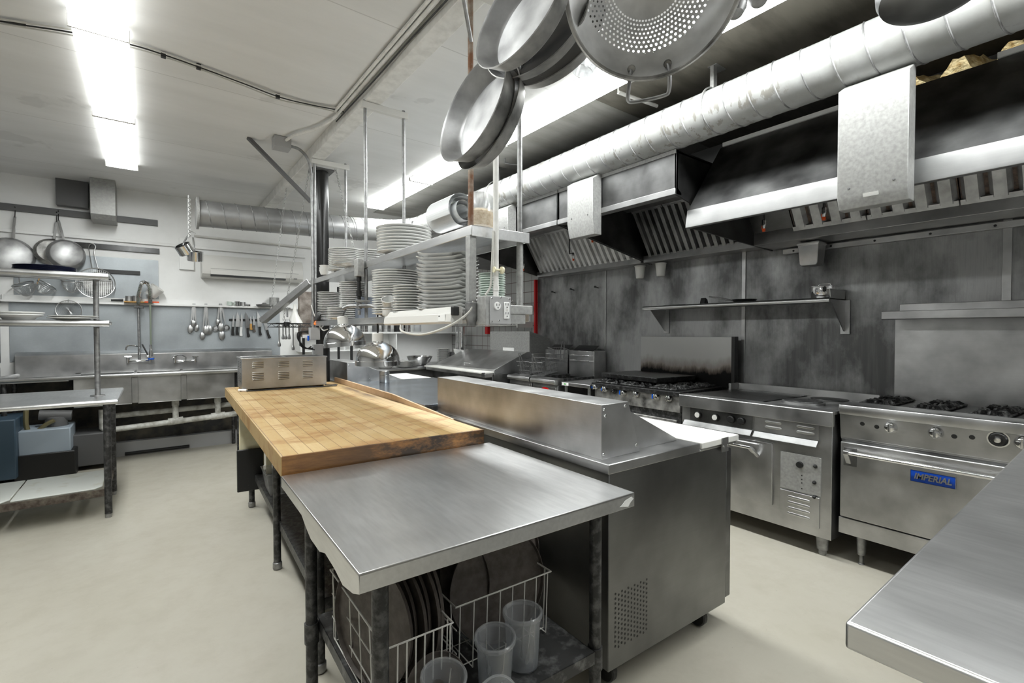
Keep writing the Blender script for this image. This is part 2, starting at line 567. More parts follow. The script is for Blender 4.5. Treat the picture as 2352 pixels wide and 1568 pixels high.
# red post at the end of the steel panels
solo('red_post', bx(B(), 4.055, 4.098, 4.842, 4.872, 0, 2.1), M['red'], 'red painted upright post at the end of the steel wall panels', 'post', bevel=.003)

# ------------------------------------------------------------------ fluorescent fixtures
def light_fixture(x0, x1, y0, y1, label, drop=0.0):
    zc = ZC - .001
    t = thing('ceiling_light', label, 'ceiling light', ((x0 + x1) / 2, (y0 + y1) / 2, zc), 0, 'fluorescent fixtures on the ceiling')
    bm = B(); bx(bm, x0 + .03, x1 - .03, y0, y1, zc - .022, zc)
    part('housing', bm, M['white'], t, .002)
    a = .015
    bm = B(); prism(bm, [(x0, zc - .03), (x0 + a, zc - .055 - drop), (x1 - a, zc - .055 - drop), (x1, zc - .03), (x1 - .01, zc - .0235), (x0 + .01, zc - .0235)], 'y', y0 + .014, y1 - .014)
    for f in bm.faces: f.material_index = 0 if f.calc_center_median().z < zc - .05 - drop else 1
    part('diffuser', bm, [M['lamp'], M['lamp_side']], t, sm=False)
    for ya, yb in ((y0, y0 + .012), (y1 - .012, y1)):
        bm = B(); bx(bm, x0 - .004, x1 + .004, ya, yb, zc - .06 - drop, zc - .0235)
        part('end_cap', bm, M['acwhite'], t, .002)


YS = [6.16, 4.82, 3.48, 2.14, .80, -.54, -1.88]
for i in range(6):
    y1, y0 = YS[i] - .17, YS[i + 1] - .17 + .006
    wl = ['nearest the far wall', 'second from the far wall', 'third from the far wall', 'fourth', 'fifth', 'sixth'][i]
    if i < 4: light_fixture(-.305, -.065, y0, y1, ('fluorescent ceiling light of the left row, ' + wl) if i < 3 else 'fluorescent ceiling light of the left row above the camera', .03 if i == 2 else 0)
for i in range(6):
    y1, y0 = YS[i] - .17, YS[i + 1] - .17 + .006
    light_fixture(2.19, 2.45, y0, y1, 'fluorescent ceiling light of the right row beside the round duct, ' + ['nearest the far wall', 'second from the far wall', 'behind the hanging sauté pans', 'behind the hanging colander', 'over the steel counter', 'behind the camera'][i])

# ------------------------------------------------------------------ round spiral ducts
def spiral_duct(bm, path, r, pitch, seg=40):
    """spiral-seam duct along a path; the seams are raised ribs (material 1)"""
    P = [Vector(p) for p in path]
    acc = [0]
    for i in range(1, len(P)): acc.append(acc[-1] + (P[i] - P[i - 1]).length)
    T = acc[-1]

    def pos(s):
        s = min(max(s, 0), T)
        for i in range(1, len(P)):
            if s <= acc[i] + 1e-9:
                f = (s - acc[i - 1]) / max(acc[i] - acc[i - 1], 1e-9)
                return P[i - 1].lerp(P[i], f), i
        return P[-1], len(P) - 1

    def tan(s):
        return (pos(s + .05)[0] - pos(s - .05)[0]).normalized()
    ss = []
    k = 0
    while k * pitch < T:
        for q, h in ((0, 0), (.5, 0), (.93, 0), (.955, .004), (.98, .004), (.999, 0)): ss.append(((k + q) * pitch, h))
        k += 1
    prev = None; mprev = 0
    up = Vector((0, 0, 1))
    for (s, h) in ss:
        ring = []
        for j in range(seg):
            sj = s + pitch * j / seg - pitch
            c, _ = pos(sj); t = tan(sj)
            u = (up - t * up.dot(t)).normalized(); v = t.cross(u)
            a = 2 * PI * j / seg
            ring.append(bm.verts.new(c + (u * math.cos(a) + v * math.sin(a)) * (r + h)))
        # closing column: same place, one pitch further
        sj = s
        c, _ = pos(sj); t = tan(sj); u = (up - t * up.dot(t)).normalized()
        ring.append(bm.verts.new(c + u * (r + h)))
        if prev:
            for j in range(seg): face(bm, [prev[j], prev[j + 1], ring[j + 1], ring[j]], 1 if (h > 0 or mprev > 0) else 0)
        prev = ring; mprev = h
    return bm


DX, DZ, DR = 2.78, 2.77, .135
bm = B()
path = [(DX, -1.9, DZ), (DX, 5.45, DZ - .02)] + [(DX - .42 * (1 - math.cos(a)), 5.45 + .42 * math.sin(a), DZ - .02 - .03 * a) for a in [PI / 2 * k / 8 for k in range(1, 9)]]
path += [(1.9, 5.90, 2.68), (.42, 6.0, 2.655)]
spiral_duct(bm, smooth_path(path[:11], 4), DR, .137)
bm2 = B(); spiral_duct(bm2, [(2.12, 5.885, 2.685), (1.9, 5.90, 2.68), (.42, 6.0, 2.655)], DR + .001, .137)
duct = thing('spiral_duct', 'long round white spiral duct with drip stains running under the ceiling', 'duct', (DX, 2, DZ), 0)
part('duct_run', bm, [M['duct'], M['seam']], duct)
part('far_duct_run', bm2, [M['galv_shade'], M['seam']], duct, label='section along the far wall with backlit shade painted in')
bm = B(); lathe(bm, [(DR + .03, 0), (DR + .03, .02), (DR, .025), (DR * .3, .02), (0, .02)], Mx((.43, 6.0, 2.655), (-1, 0, 0)), 32)
part('end_flange', bm, M['galv'], duct)
for y, s in ((1.62, .23), (3.9, .24)):
    bm = B(); tube(bm, [(DX + (DR + .004) * math.cos(a), y, DZ + (DR + .004) * math.sin(a)) for a in [2 * PI * k / 36 for k in range(36)]], .006, 4, True)
    bx(bm, DX - .02, DX + .02, y - .012, y + .012, DZ + DR, ZC - .002)
    bx(bm, DX - .02, DX + .09, y - .03, y + .03, ZC - .008, ZC - .001)
    part('hanger_strap', bm, M['galv'], duct, .001)
# rectangular drop outlets
for (pl, pr, yt, ybm, yb2, nm) in ((1303, 1361, 440, 512, 543, 'beside the far filters'), (1924, 2087, 300, 452, 478, 'nearest the camera, with a paper barcode tag'), (1131, 1166, 470, 535, 545, 'farthest, behind the shelf corner')):
    X = 2.68
    y1 = at(pl, yt, X=X).y; y0 = at(pr, yt, X=X).y
    zb = at(pl + 14, ybm, X=X).z; zc2 = at(pl + 25, yb2, X=X).z
    bm = B()
    prism(bm, [(X, 2.578), (X, zb), (X + .025, zc2), (X + .10, zc2), (X + .10, 2.638)], 'y', y0, y1)
    d = part('drop_outlet', bm, M['galv'], duct, .004)
    for yy in (y0 + .05, y1 - .05):
        part('screw', lathe(B(), [(0, 0), (.006, 0), (.005, .004), (0, .005)], Mx((X, yy, zb + .035), (-1, 0, 0)), 8), M['dgray'], d)
    if pl > 1900:
        bm = B(); ym = (y0 + y1) / 2
        hexa(bm, [(X + .004, ym - .03, zb - .018), (X + .004, ym + .03, zb - .018), (X + .006, ym + .03, zb - .018), (X + .006, ym - .03, zb - .018),
                  (X - .0015, ym - .03, zb - .002), (X - .0015, ym + .03, zb - .002), (X + .002, ym + .03, zb - .002), (X + .002, ym - .03, zb - .002)])
        part('paper_tag', bm, M['paper'], d)

M['rust_grime'] = simple('brown_grease', (.035, .02, .012), .5, .2, c2=(.10, .06, .04), sc=40)
# ------------------------------------------------------------------ exhaust hoods
def filter_bank(par, y0, y1, a, b, n_f, nb, mats):
    """n_f baffle filters between slope points a (low) and b (high), (x,z)"""
    a = Vector(a); b = Vector(b); u = b - a
    nrm = Vector((-u.y, u.x)).normalized()
    if nrm.x > 0: nrm = -nrm
    L = (y1 - y0) / n_f
    for f in range(n_f):
        bm = B(); ya = y0 + f * L; yb = ya + L
        prism(bm, [tuple(a), tuple(b), tuple(b - nrm * .02), tuple(a - nrm * .02)], 'y', ya + .003, yb - .003, 0)
        p = L / nb
        for k in range(nb):
            yc = ya + (k + .5) * p
            q0 = a + u * .03; q1 = b - u * .03
            w1, w2 = p * .42, p * .24
            v = []
            for q in (q0, q1):
                for (dy, h) in ((-w1, .001), (-w2, .03), (w2, .03), (w1, .001)):
                    c = q + nrm * h; v.append(bm.verts.new((c.x, yc + dy, c.y)))
            for i in range(3): face(bm, [v[i], v[i + 1], v[i + 5], v[i + 4]], 1)
            face(bm, [v[0], v[1], v[2], v[3]], 1); face(bm, [v[4], v[5], v[6], v[7]], 1)
        for (c0, c1) in ((0, .05), (.95, 1)):
            q0 = a + u * c0; q1 = a + u * c1
            prism(bm, [tuple(q0), tuple(q1), tuple(q1 + nrm * .026), tuple(q0 + nrm * .026)], 'y', ya + .004, yb - .004, 1)
        fo = part('baffle_filter', bm, mats, par, sm=False)
        # folding pull handle
        mid = a + u * .45 + nrm * .034
        bmh = B(); tube(bmh, [(mid.x, ya + L * .5 + .03 * math.cos(t), mid.y + .035 * math.sin(t)) for t in [PI * k / 8 for k in range(9)]], .003, 6)
        part('pull_ring', bmh, M['pipe'], fo)


def small_hood(y0, y1, label, fm):
    t = thing('exhaust_hood', label, 'exhaust hood', (3.4, (y0 + y1) / 2, 2.1), 0)
    XF = 2.785
    bm = B(); bx(bm, XF, XF + .02, y0, y1, 2.36, 2.595)
    part('front_panel', bm, M['hood'], t, .001)
    bm = B(); prism(bm, [(XF - .012, 2.325), (XF - .012, 2.365), (XF + .03, 2.365), (XF + .06, 2.34), (XF + .06, 2.325)], 'y', y0, y1)
    part('front_lip', bm, M['lip'], t, .002)
    bm = B(); bx(bm, XF - .005, XF + .02, y0, y1, 2.595, 2.622)
    part('top_flange', bm, M['galv'], t, .002)
    for ya, yb in ((y0, y0 + .012), (y1 - .012, y1)):
        bm = B(); prism(bm, [(XF, 2.325), (4.05, 2.095), (4.05, 2.62), (XF, 2.62)], 'y', ya, yb)
        part('side_panel', bm, M['hood'], t, .001)
    bm = B(); bx(bm, XF, 4.05, y0, y1, 2.60, 2.61)
    part('top_panel', bm, M['hood'], t)
    bm = B(); prism(bm, [(3.915, 2.10), (3.915, 2.165), (3.93, 2.165), (3.93, 2.115), (4.09, 2.115), (4.09, 2.10)], 'y', y0 + .012, y1 - .012)
    part('grease_trough', bm, M['steel_y'], t, .002)
    bm = B(); prism(bm, [(3.66, 2.55), (3.50, 2.599), (3.52, 2.599), (3.68, 2.555)], 'y', y0 + .012, y1 - .012)
    part('inner_panel', bm, M['steel'], t)
    filter_bank(t, y0 + .05, y1 - .06, (3.95, 2.15), (3.68, 2.565), 4 if y1 - y0 > 1.4 else 3, 5, [M['grease'], fm])
    return t


def cup(t, y, x=4.02, zt=2.09, s=1):
    bm = B(); lathe(bm, [(.033 * s, -.13 * s), (.04 * s, -.125 * s), (.052 * s, -.01), (.056 * s, -.008), (.056 * s, 0), (.048 * s, 0), (.036 * s, -.11 * s), (0, -.112 * s)], Matrix.Translation((x, y, zt)), 20)
    lathe(bm, [(0, -.131 * s), (.034 * s, -.131 * s)], Matrix.Translation((x, y, zt)), 20)
    return part('grease_cup', bm, M['acwhite'], t)


def nozzle(t, x, y, z0, z1, kick=0):
    bm = B()
    if kick: tube(bm, [(x, y, z0), (x, y, z1 + .03), (x, y - kick, z1 + .03), (x, y - kick, z1)], .008, 8)
    else: tube(bm, [(x, y, z0), (x, y, z1)], .008, 8)
    o = part('drop_pipe', bm, M['pipe_dark'], t)
    y = y - kick
    bm = B(); lathe(bm, [(0, .03), (.012, .03), (.014, 0), (.009, -.02), (.007, -.03), (0, -.03)], Matrix.Translation((x, y, z1)), 10)
    part('nozzle', bm, M['chrome'], o)
    bm = B(); lathe(bm, [(0, -.052), (.01, -.05), (.011, -.03), (0, -.029)], Matrix.Translation((x, y, z1)), 10)
    tube(bm, [(x, y + .014 * math.sin(a), z1 - .03 + .03 * math.cos(a) + .01) for a in [PI * k / 6 for k in range(7)]], .002, 5)
    part('nozzle_cap', bm, M['redcap'], o)


hA = small_hood(3.03, 4.66, 'far stainless exhaust hood with bright baffle filters behind the first drop outlet', M['steel'])
hB = small_hood(1.88, 3.02, 'middle stainless exhaust hood with dark greasy baffle filters', M['steel_dark'])
for yc in (3.13, 2.88): cup(hB if yc < 3 else hA, yc)
nozzle(hA, 3.6, 3.73, 2.5, 2.22, .06); nozzle(hA, 3.6, 4.52, 2.4, 2.20)
nozzle(hA, 3.55, 3.35, 2.6, 2.36)
bm = B(); tube(bm, [(3.3, 2.9, 2.55), (3.3, 2.2, 2.55), (3.75, 2.15, 2.35), (3.75, 2.05, 2.2)], .012, 8)
part('fire_pipe', bm, M['pipe_dark'], hB)

# the big near hood
CY0, CY1 = -.75, 1.86
hC = thing('exhaust_hood', 'large near stainless exhaust hood with a wide sloped front and drip-stained lip', 'exhaust hood', (3.5, .5, 2.08), 0)
bm = B(); prism(bm, [(2.905, 2.228), (3.317, 2.72), (3.317, 2.74), (3.29, 2.735), (2.89, 2.228)], 'y', CY0, CY1)
part('sloped_front', bm, M['steel_dark'], hC)
bm = B(); prism(bm, [(2.862, 2.109), (2.862, 2.125), (2.882, 2.228), (2.905, 2.228), (2.895, 2.135), (2.90, 2.109)], 'y', CY0, CY1)
part('front_lip', bm, M['lip'], hC, .002)
for ya, yb in ((CY1 - .014, CY1), (CY0, CY0 + .014)):
    bm = B(); prism(bm, [(2.87, 2.115), (3.83, 2.085), (4.08, 2.075), (4.08, 2.73), (3.317, 2.73), (2.905, 2.228)], 'y', ya, yb)
    part('side_panel', bm, M['hood'], hC, .001)
bm = B(); bx(bm, 3.3, 4.08, CY0, CY1, 2.72, 2.735)
part('top_panel', bm, M['hood'], hC)
bm = B(); prism(bm, [(3.76, 2.085), (3.76, 2.18), (3.775, 2.18), (3.775, 2.10), (4.08, 2.10), (4.08, 2.085)], 'y', CY0 + .014, CY1 - .014)
part('grease_trough', bm, M['steel_y'], hC, .002)
bm = B(); bx(bm, 3.28, 3.33, 1.12, 1.84, 2.737, 2.765)
part('top_flange', bm, M['white'], hC, .002)
bm = B(); bx(bm, 3.28, 3.33, -.6, .45, 2.737, 2.765)
part('top_flange', bm, M['white'], hC, .002)
filter_bank(hC, CY0 + .05, 1.56, (3.78, 2.165), (3.42, 2.68), 5, 4, [M['rust_grime'], M['pan']])
bm = B(); prism(bm, [(3.79, 2.165), (3.43, 2.68), (3.41, 2.68), (3.77, 2.165)], 'y', 1.56, CY1 - .014)
part('blank_panel', bm, M['hood'], hC)
for yy, z0, z1 in ((1.60, 2.3, 2.16), (1.23, 2.35, 2.17), (.84, 2.5, 2.29), (.44, 2.55, 2.34)):
    nozzle(hC, 3.40 if yy > .9 else 3.3, yy, z0, z1)
# mounting rail with bolts, and the square grease pan
bm = B(); bx(bm, 4.06, 4.099, -.7, 1.76, 2.035, 2.075)
o = part('wall_rail', bm, M['steel_y'], hC, .003)
for yy in (1.68, 1.56, 1.42, 1.15, .85, .55, .2):
    part('bolt', lathe(B(), [(0, 0), (.008, 0), (.007, .004), (0, .005)], Mx((4.06, yy, 2.055), (-1, 0, 0)), 8), M['black'], o)
bm = B()
lathe(bm, [(0, -.17), (.07, -.17), (.085, -.155), (.098, -.02), (.108, -.015), (.108, 0), (.096, 0), (.08, -.15), (0, -.155)], Matrix.Translation((3.93, 1.50, 2.075)) @ rotz(PI / 4), 4, sx=1.0, sy=1.0)
o = part('grease_pan', bm, M['steel'], hC, .012, sm=True)
# insulation showing in the gap above the hood
bm = B(); rnd = random.Random(3); nx, ny = 7, 26; gr = []
for i in range(nx):
    gr.append([bm.verts.new((3.42 + .08 * i, .36 + .6 * j / ny, 2.80 + .05 * math.sin(i * 1.1 + j * .7) + rnd.uniform(-.012, .03) + .016 * i)) for j in range(ny + 1)])
for i in range(nx - 1):
    for j in range(ny): face(bm, [gr[i][j], gr[i + 1][j], gr[i + 1][j + 1], gr[i][j + 1]])
lo = [bm.verts.new((3.42, .36 + .6 * j / ny, 2.742)) for j in range(ny + 1)]
for j in range(ny): face(bm, [lo[j], gr[0][j], gr[0][j + 1], lo[j + 1]])
solo('pipe_insulation', bm, M['foil'], 'crumpled brown insulation in the gap above the near hood', 'insulation')
# dark board painting in the shade of the gap above the hoods
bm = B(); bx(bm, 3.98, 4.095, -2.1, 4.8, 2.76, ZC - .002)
solo('gap_shade_board', bm, M['dgray'], 'dark board painted in for the shade of the gap above the hoods', 'lining')

# ------------------------------------------------------------------ shelf on the right wall
t = thing('wall_shelf', 'long stainless wall shelf on two triangular brackets above the griddle', 'shelf', (4.0, 2.1, 1.62), 0)
SY0, SY1 = 1.33, 2.92
bm = B(); bx(bm, 3.80, 4.095, SY0, SY1, 1.646, 1.656)
tube(bm, [(3.805, SY0, 1.640), (3.805, SY1, 1.640)], .02, 12)
bx(bm, 4.07, 4.095, SY0, SY1, 1.656, 1.675)
part('shelf_board', bm, M['steel_y'], t, .002)
for yy, up in ((SY0, .07), (SY1 - .06, 0)):
    bm = B(); prism(bm, [(3.82, 1.635), (4.07, 1.42), (4.09, 1.42), (4.09, 1.65 + up), (3.80, 1.65 + up)], 'y', yy, yy + .006)
    bx(bm, 4.085, 4.097, yy - .03, yy + .03, 1.40, 1.65)
    o = part('bracket', bm, M['steel'], t, .001)
    part('bolt', lathe(B(), [(0, 0), (.007, 0), (.006, .004), (0, .005)], Mx((4.085, yy + .015, 1.46), (-1, 0, 0)), 8), M['dgray'], o)
# sauce pot
def pot(name, label, cat, c, r, h, mat='chrome', loop=None, n=28):
    t = thing(name, label, cat, c, 0)
    x, y, z = c
    bm = B(); lathe(bm, [(0, 0), (r * .96, 0), (r, .006), (r, h), (r + .008, h + .002), (r + .008, h + .005), (r - .003, h + .004), (r - .004, .006), (0, .005)], Matrix.Translation(c), n)
    part('body', bm, M[mat], t)
    return t


p = pot('sauce_pot', 'small shiny saucepan at the right end of the wall shelf', 'saucepan', (3.95, 1.42, 1.6575), .088, .085)
bm = B(); tube(bm, smooth_path([(3.865, 1.39, 1.715), (3.82, 1.372, 1.722), (3.765, 1.352, 1.722)], 4), [.012, .012, .011, .01, .01, .01, .011, .012, .012], 8)
part('handle', bm, M['black'], p)
bm = B(); tube(bm, smooth_path([(3.95, 1.38, 1.744), (3.95, 1.385, 1.765), (3.95, 1.45, 1.765), (3.95, 1.46, 1.744)], 4), .004, 6)
part('lid_loop', bm, M['chrome'], p)
bm = B(); lathe(bm, [(.012, 0), (.022, .004), (.022, .008), (.012, .01)], Mx((3.868, 1.40, 1.715), (-1, -.3, 0)), 14)
part('handle_collar', bm, M['chrome'], p)
# little black frying pan
t = thing('frying_pan', 'small black frying pan lying on the middle of the wall shelf', 'frying pan', (3.93, 2.02, 1.6575), 0)
bm = B(); lathe(bm, [(0, 0), (.075, 0), (.095, .026), (.098, .026), (.077, -.0), (.078, -.0005)], Matrix.Translation((3.93, 2.0, 1.6577)), 28)
part('body', bm, M['blackm'], t)
bm = B(); tube(bm, [(3.86, 2.07, 1.675), (3.83, 2.12, 1.69), (3.80, 2.24, 1.715)], [.007, .008, .006], 8)
part('handle', bm, M['pipe'], t)
bm = B(); prism(bm, [(3.83, 1.657), (3.90, 1.657), (3.88, 1.70), (3.85, 1.712)], 'y', 2.30, 2.345)
solo('black_block', bm, M['black'], 'small black sharpening block standing on the wall shelf', 'block', bevel=.003)
bm = B(); tube(bm, [(3.85, 2.5, 1.662), (3.87, 2.75, 1.662)], .005, 6); lathe(bm, [(0, .004), (.018, .004), (.018, -.002), (0, -.002)], Matrix.Translation((3.87, 2.78, 1.661)), 12, sx=1, sy=1.6)
solo('shelf_spoon', bm, M['chrome'], 'long steel spoon lying at the left end of the wall shelf', 'spoon')
# pegs on the steel wall
for (px, py) in ((1275, 672), (1318, 666), (1374, 661)):
    a = at(px, py, X=XW)
    bm = B(); tube(bm, [a, a + Vector((-.05, 0, .01))], .006, 8); lathe(bm, [(0, -.008), (.012, -.006), (.012, .006), (0, .008)], Mx(a + Vector((-.052, 0, .01)), (-1, 0, .2)), 10)
    solo('wall_peg', bm, M['black'], {1275: 'black coat peg on the steel wall, the one nearest the red post', 1318: 'black coat peg on the steel wall, the middle one', 1374: 'black coat peg on the steel wall, the one nearest the first panel seam'}[px], 'peg')

# ------------------------------------------------------------------ ranges along the right wall
def knob_round(par, x, y, z, r=.03, mat='chrome', grip=True):
    bm = B(); lathe(bm, [(0, .030), (r * .35, .031), (r * .72, .026), (r * .95, .012), (r, .0)], Mx((x, y, z), (-1, 0, 0)), 20)
    o = part('knob', bm, M[mat], par)
    if grip:
        bm = B(); bx(bm, x - .042, x - .018, y - r * .18, y + r * .18, z - r * .8, z + r * .8)
        part('grip', bm, M[mat], o, .003)
    return o


def grate(par, cx, cy, z, s=.14):
    """cast burner grate: a low ring with fingers"""
    bm = B()
    for sx_ in (-1, 1):
        tube(bm, [(cx + sx_ * s, cy - s, z + .008), (cx + sx_ * s, cy + s, z + .008)], .007, 6)
        tube(bm, [(cx - s, cy + sx_ * s, z + .008), (cx + s, cy + sx_ * s, z + .008)], .007, 6)
    for k in range(8):
        a = PI / 4 * k
        e = s if k % 2 == 0 else s * 1.38
        p0 = Vector((cx + math.cos(a) * e, cy + math.sin(a) * e, z + .01)); p1 = Vector((cx + math.cos(a) * s * .35, cy + math.sin(a) * s * .35, z + .03))
        d = (p1 - p0); n = Vector((-d.y, d.x, 0)).normalized() * .006
        m_ = p0.lerp(p1, .45) + Vector((0, 0, .014))
        q = [p0, m_, p1, p1 - Vector((0, 0, .02)), p0 - Vector((0, 0, .008))]
        A = [bm.verts.new(v + n) for v in q]; C = [bm.verts.new(v - n) for v in q]
        face(bm, A); face(bm, C[::-1])
        for i in range(5): face(bm, [A[i], C[i], C[(i + 1) % 5], A[(i + 1) % 5]])
    o = part('burner_grate', bm, M['cast'], par)
    part('burner', lathe(B(), [(0, .012), (.04, .01), (.045, 0), (.045, -.01)], Matrix.Translation((cx, cy, z + .001)), 16), M['grease'], o)


def slots(par, y0, z0, n, L, x, dz=.03, mat='steel', dirz=-1):
    """raised louvres on a panel facing -x"""
    for k in range(n):
        z = z0 + dirz * dz * k
        bm = B(); lathe(bm, [(0, .009), (.006, .008), (.011, 0)], Mx((x, y0 + .011, z), (-1, 0, 0)), 10, a0=PI / 2, a1=3 * PI / 2)
        bm.free()
        bm = B(); tube(bm, [(x, y0, z), (x, y0 + .008, z), (x, y0 + L - .008, z), (x, y0 + L, z)], [.004, .009, .009, .004], 8)
        part('louvre', bm, M[mat], par)


# near range with the blue badge
def _remap(xf, xn, s, t0, leg):
    def f(v):
        t = min(max((v.x - xf) / (4.0 - xf), 0), 1) if v.x > xf else 0
        x = v.x + (xn - xf) * (1 - t) if v.x < 4.0 else v.x
        k = s + ((1 - s) * t if s > 1 else 0)
        z = CH - s * (CH - v.z) if v.z > leg and v.z < 1.1 else v.z * (CH - s * (CH - leg)) / leg if v.z <= leg else v.z
        return Vector((x, v.y * k + t0 * t, z))
    return f


REMAP = _remap(3.5, 3.36, .96, -.03, .14)
IX, IY0, IY1 = 3.50, -.05, 1.165
t = thing('oven_range', 'stainless gas range with blue badge on the oven door, nearest on the right', 'range', (3.8, .55, 0), 0)
bm = B(); bx(bm, IX + .03, 4.02, IY0, IY1, .14, .93)
part('body', bm, M['steel_dark'], t, .003)
bm = B(); prism(bm, [(IX, .895), (IX - .012, .93), (IX - .006, .955), (IX + .012, .962), (IX + .11, .962), (IX + .11, .94), (IX + .03, .93), (IX + .03, .895)], 'y', IY0, IY1)
part('front_rail', bm, M['steel_y'], t, .003)
bm = B(); bx(bm, IX + .11, 4.0, IY0 + .01, IY1 - .01, .93, .945)
part('burner_box', bm, M['grease'], t)
bm = B(); prism(bm, [(IX + .02, .745), (IX + .008, .895), (IX + .05, .895), (IX + .05, .745)], 'y', IY0, IY1)
pn = part('control_panel', bm, M['steel_y'], t, .002)
for (px, py, kind) in ((1980, 973, 'h'), (2013, 980, 'h'), (2046, 981, 'k'), (2150, 993, 'k'), (2191, 1002, 'h'), (2232, 1004, 'h'), (2293, 1008, 't'), (2350, 1017, 'k')):
    a = at(px, py, X=IX + .013)
    if kind == 'h': part('hole_plug', lathe(B(), [(0, .002), (.012, .002), (.013, 0)], Mx((IX + .012, a.y, a.z), (-1, 0, -.08)), 14), M['black'], pn)
    elif kind == 'k': knob_round(pn, IX + .012, a.y, a.z, .034)
    else:
        o = part('thermostat_dial', lathe(B(), [(0, .012), (.03, .011), (.038, .004), (.04, 0)], Mx((IX + .012, a.y, a.z), (-1, 0, -.08)), 24), M['black'], pn)
        part('dial_cap', lathe(B(), [(0, .03), (.014, .028), (.018, .012)], Mx((IX + .012, a.y, a.z), (-1, 0, -.08)), 18), M['chrome'], o)
        part('dial_ring', lathe(B(), [(.038, .006), (.044, .006), (.044, 0)], Mx((IX + .012, a.y, a.z), (-1, 0, -.08)), 24), M['chrome'], o)
bm = B(); bx(bm, IX + .024, IX + .05, IY0, IY1, .735, .75)
part('drip_strip', bm, M['steel_y'], t, .001)
bm = B(); bx(bm, IX + .0, IX + .03, IY0 + .01, IY1 - .01, .245, .722)
dr = part('oven_door', bm, M['steel_x'], t, .006)
bm = B(); tube(bm, [(IX - .05, IY1 - .06, .665), (IX - .05, IY0 + .06, .665)], .0125, 12)
hd = part('handle', bm, M['chrome'], dr)
bm = B()
prism(bm, [(IX, .59), (IX - .012, .59), (IX - .066, .655), (IX - .066, .68), (IX, .68)], 'y', IY1 - .075, IY1 - .045)
part('handle_bracket', bm, M['steel'], hd, .004)
bm = B(); bx(bm, IX - .004, IX, IY1 - .10, IY1 - .03, .575, .69)
part('bracket_plate', bm, M['steel_dark'], hd, .001)
bm = B(); bx(bm, IX + .01, IX + .05, IY0, IY1, .135, .235)
part('kick_panel', bm, M['steel_y'], t, .003)
for yy in (IY1 - .10, IY0 + .1):
    for xx in (IX + .07, 3.93):
        bm = B(); lathe(bm, [(.028, .14), (.022, .045), (.012, .04), (.012, .006), (.016, .004), (.016, 0), (0, 0)], Matrix.Translation((xx, yy, 0)), 16)
        part('leg', bm, M['pipe'], t)
for gx in (3.715, 3.895):
    for gy in (1.04, .78, .52, .26, .02): grate(t, gx, gy, .946, .078)
bm = B(); bx(bm, 4.0, 4.03, IY0, 1.085, .93, 1.52)
part('back_guard', bm, M['steel_y'], t, .002)
bm = B(); bx(bm, 3.86, 4.09, IY0, 1.10, 1.53, 1.545); prism(bm, [(3.855, 1.495), (3.845, 1.50), (3.845, 1.55), (3.865, 1.55), (3.865, 1.495)], 'y', IY0, 1.10)
bx(bm, 3.97, 4.09, IY0, 1.05, 1.545, 1.60)
part('high_shelf', bm, M['steel_y'], t, .003)
# badge
a0 = at(2092, 1077, X=IX); a1 = at(2195, 1114, X=IX)
by0, by1, bz0, bz1 = a1.y, a0.y, (at(2092, 1103, X=IX)).z, a0.z
bm = B(); bx(bm, IX - .004, IX, by0, by1, bz0, bz1)
bd = part('badge', bm, M['badge'], dr, .003)
bm = B()
for (ya, yb, za, zb) in ((by0 - .003, by1 + .003, bz0 - .003, bz0), (by0 - .003, by1 + .003, bz1, bz1 + .003), (by0 - .003, by0, bz0, bz1), (by1, by1 + .003, bz0, bz1)): bx(bm, IX - .006, IX, ya, yb, za, zb)
part('badge_frame', bm, M['steel'], bd)


def text_mesh(body, size, ext, bold=.012, shear=.2, sx=1.0):
    cu = bpy.data.curves.new('txt', 'FONT'); cu.body = body; cu.size = size; cu.extrude = ext; cu.offset = bold; cu.shear = shear
    cu.align_x = 'CENTER'; cu.align_y = 'CENTER'
    o = bpy.data.objects.new('txt', cu); COL.objects.link(o)
    bpy.context.view_layer.update()
    me = bpy.data.meshes.new_from_object(o.evaluated_get(bpy.context.evaluated_depsgraph_get()))
    bpy.data.objects.remove(o); bpy.data.curves.remove(cu)
    bm = B(); bm.from_mesh(me); bpy.data.meshes.remove(me)
    for v in bm.verts: v.co.x *= sx
    return bm


def put_text(name, body, size, c, xdir, zdir, mat, par, ext=.001, bold=.0, shear=0., sx=1.0):
    bm = text_mesh(body, size, ext, bold, shear, sx)
    m = Mx(c, zdir, xdir)
    for v in bm.verts: v.co = m @ v.co
    return part(name, bm, mat, par, sm=False)


put_text('badge_letters', 'IMPERIAL', (bz1 - bz0) * .72, (IX - .006, (by0 + by1) / 2, (bz0 + bz1) / 2), (0, -1, 0), (-1, 0, 0), M['steel'], bd, .003, .0012, .22, (by1 - by0) * .9 / ((bz1 - bz0) * .72 * 4.35))

# middle range: griddle with hot plates
REMAP = _remap(3.165, 3.30, 1.043, 0, .18)
GX, GY0, GY1 = 3.165, 1.09, 2.10
t = thing('griddle_range', 'stainless griddle range with hot plates and a narrow oven, between the two gas ranges', 'range', (3.6, 1.6, 0), 0)
bm = B(); bx(bm, GX + .045, 3.98, GY0 + .01, GY1, .18, .93)
part('body', bm, M['steel'], t, .003)
bm = B(); prism(bm, [(GX, .862), (GX, .945), (GX + .006, .95), (GX + .12, .95), (GX + .12, .93), (GX + .03, .93), (GX + .03, .862)], 'y', GY0 - .005, GY1)
part('front_rail', bm, M['steel_y'], t, .002)
bm = B(); bx(bm, GX + .12, 3.99, GY0 + .45, GY1 - .02, .93, .952)
part('griddle_plate', bm, M['grease'], t, .003)
bm = B(); bx(bm, GX + .12, 3.99, GY0 + .0, GY0 + .44, .93, .948)
hp = part('cook_top', bm, M['pipe'], t, .002)
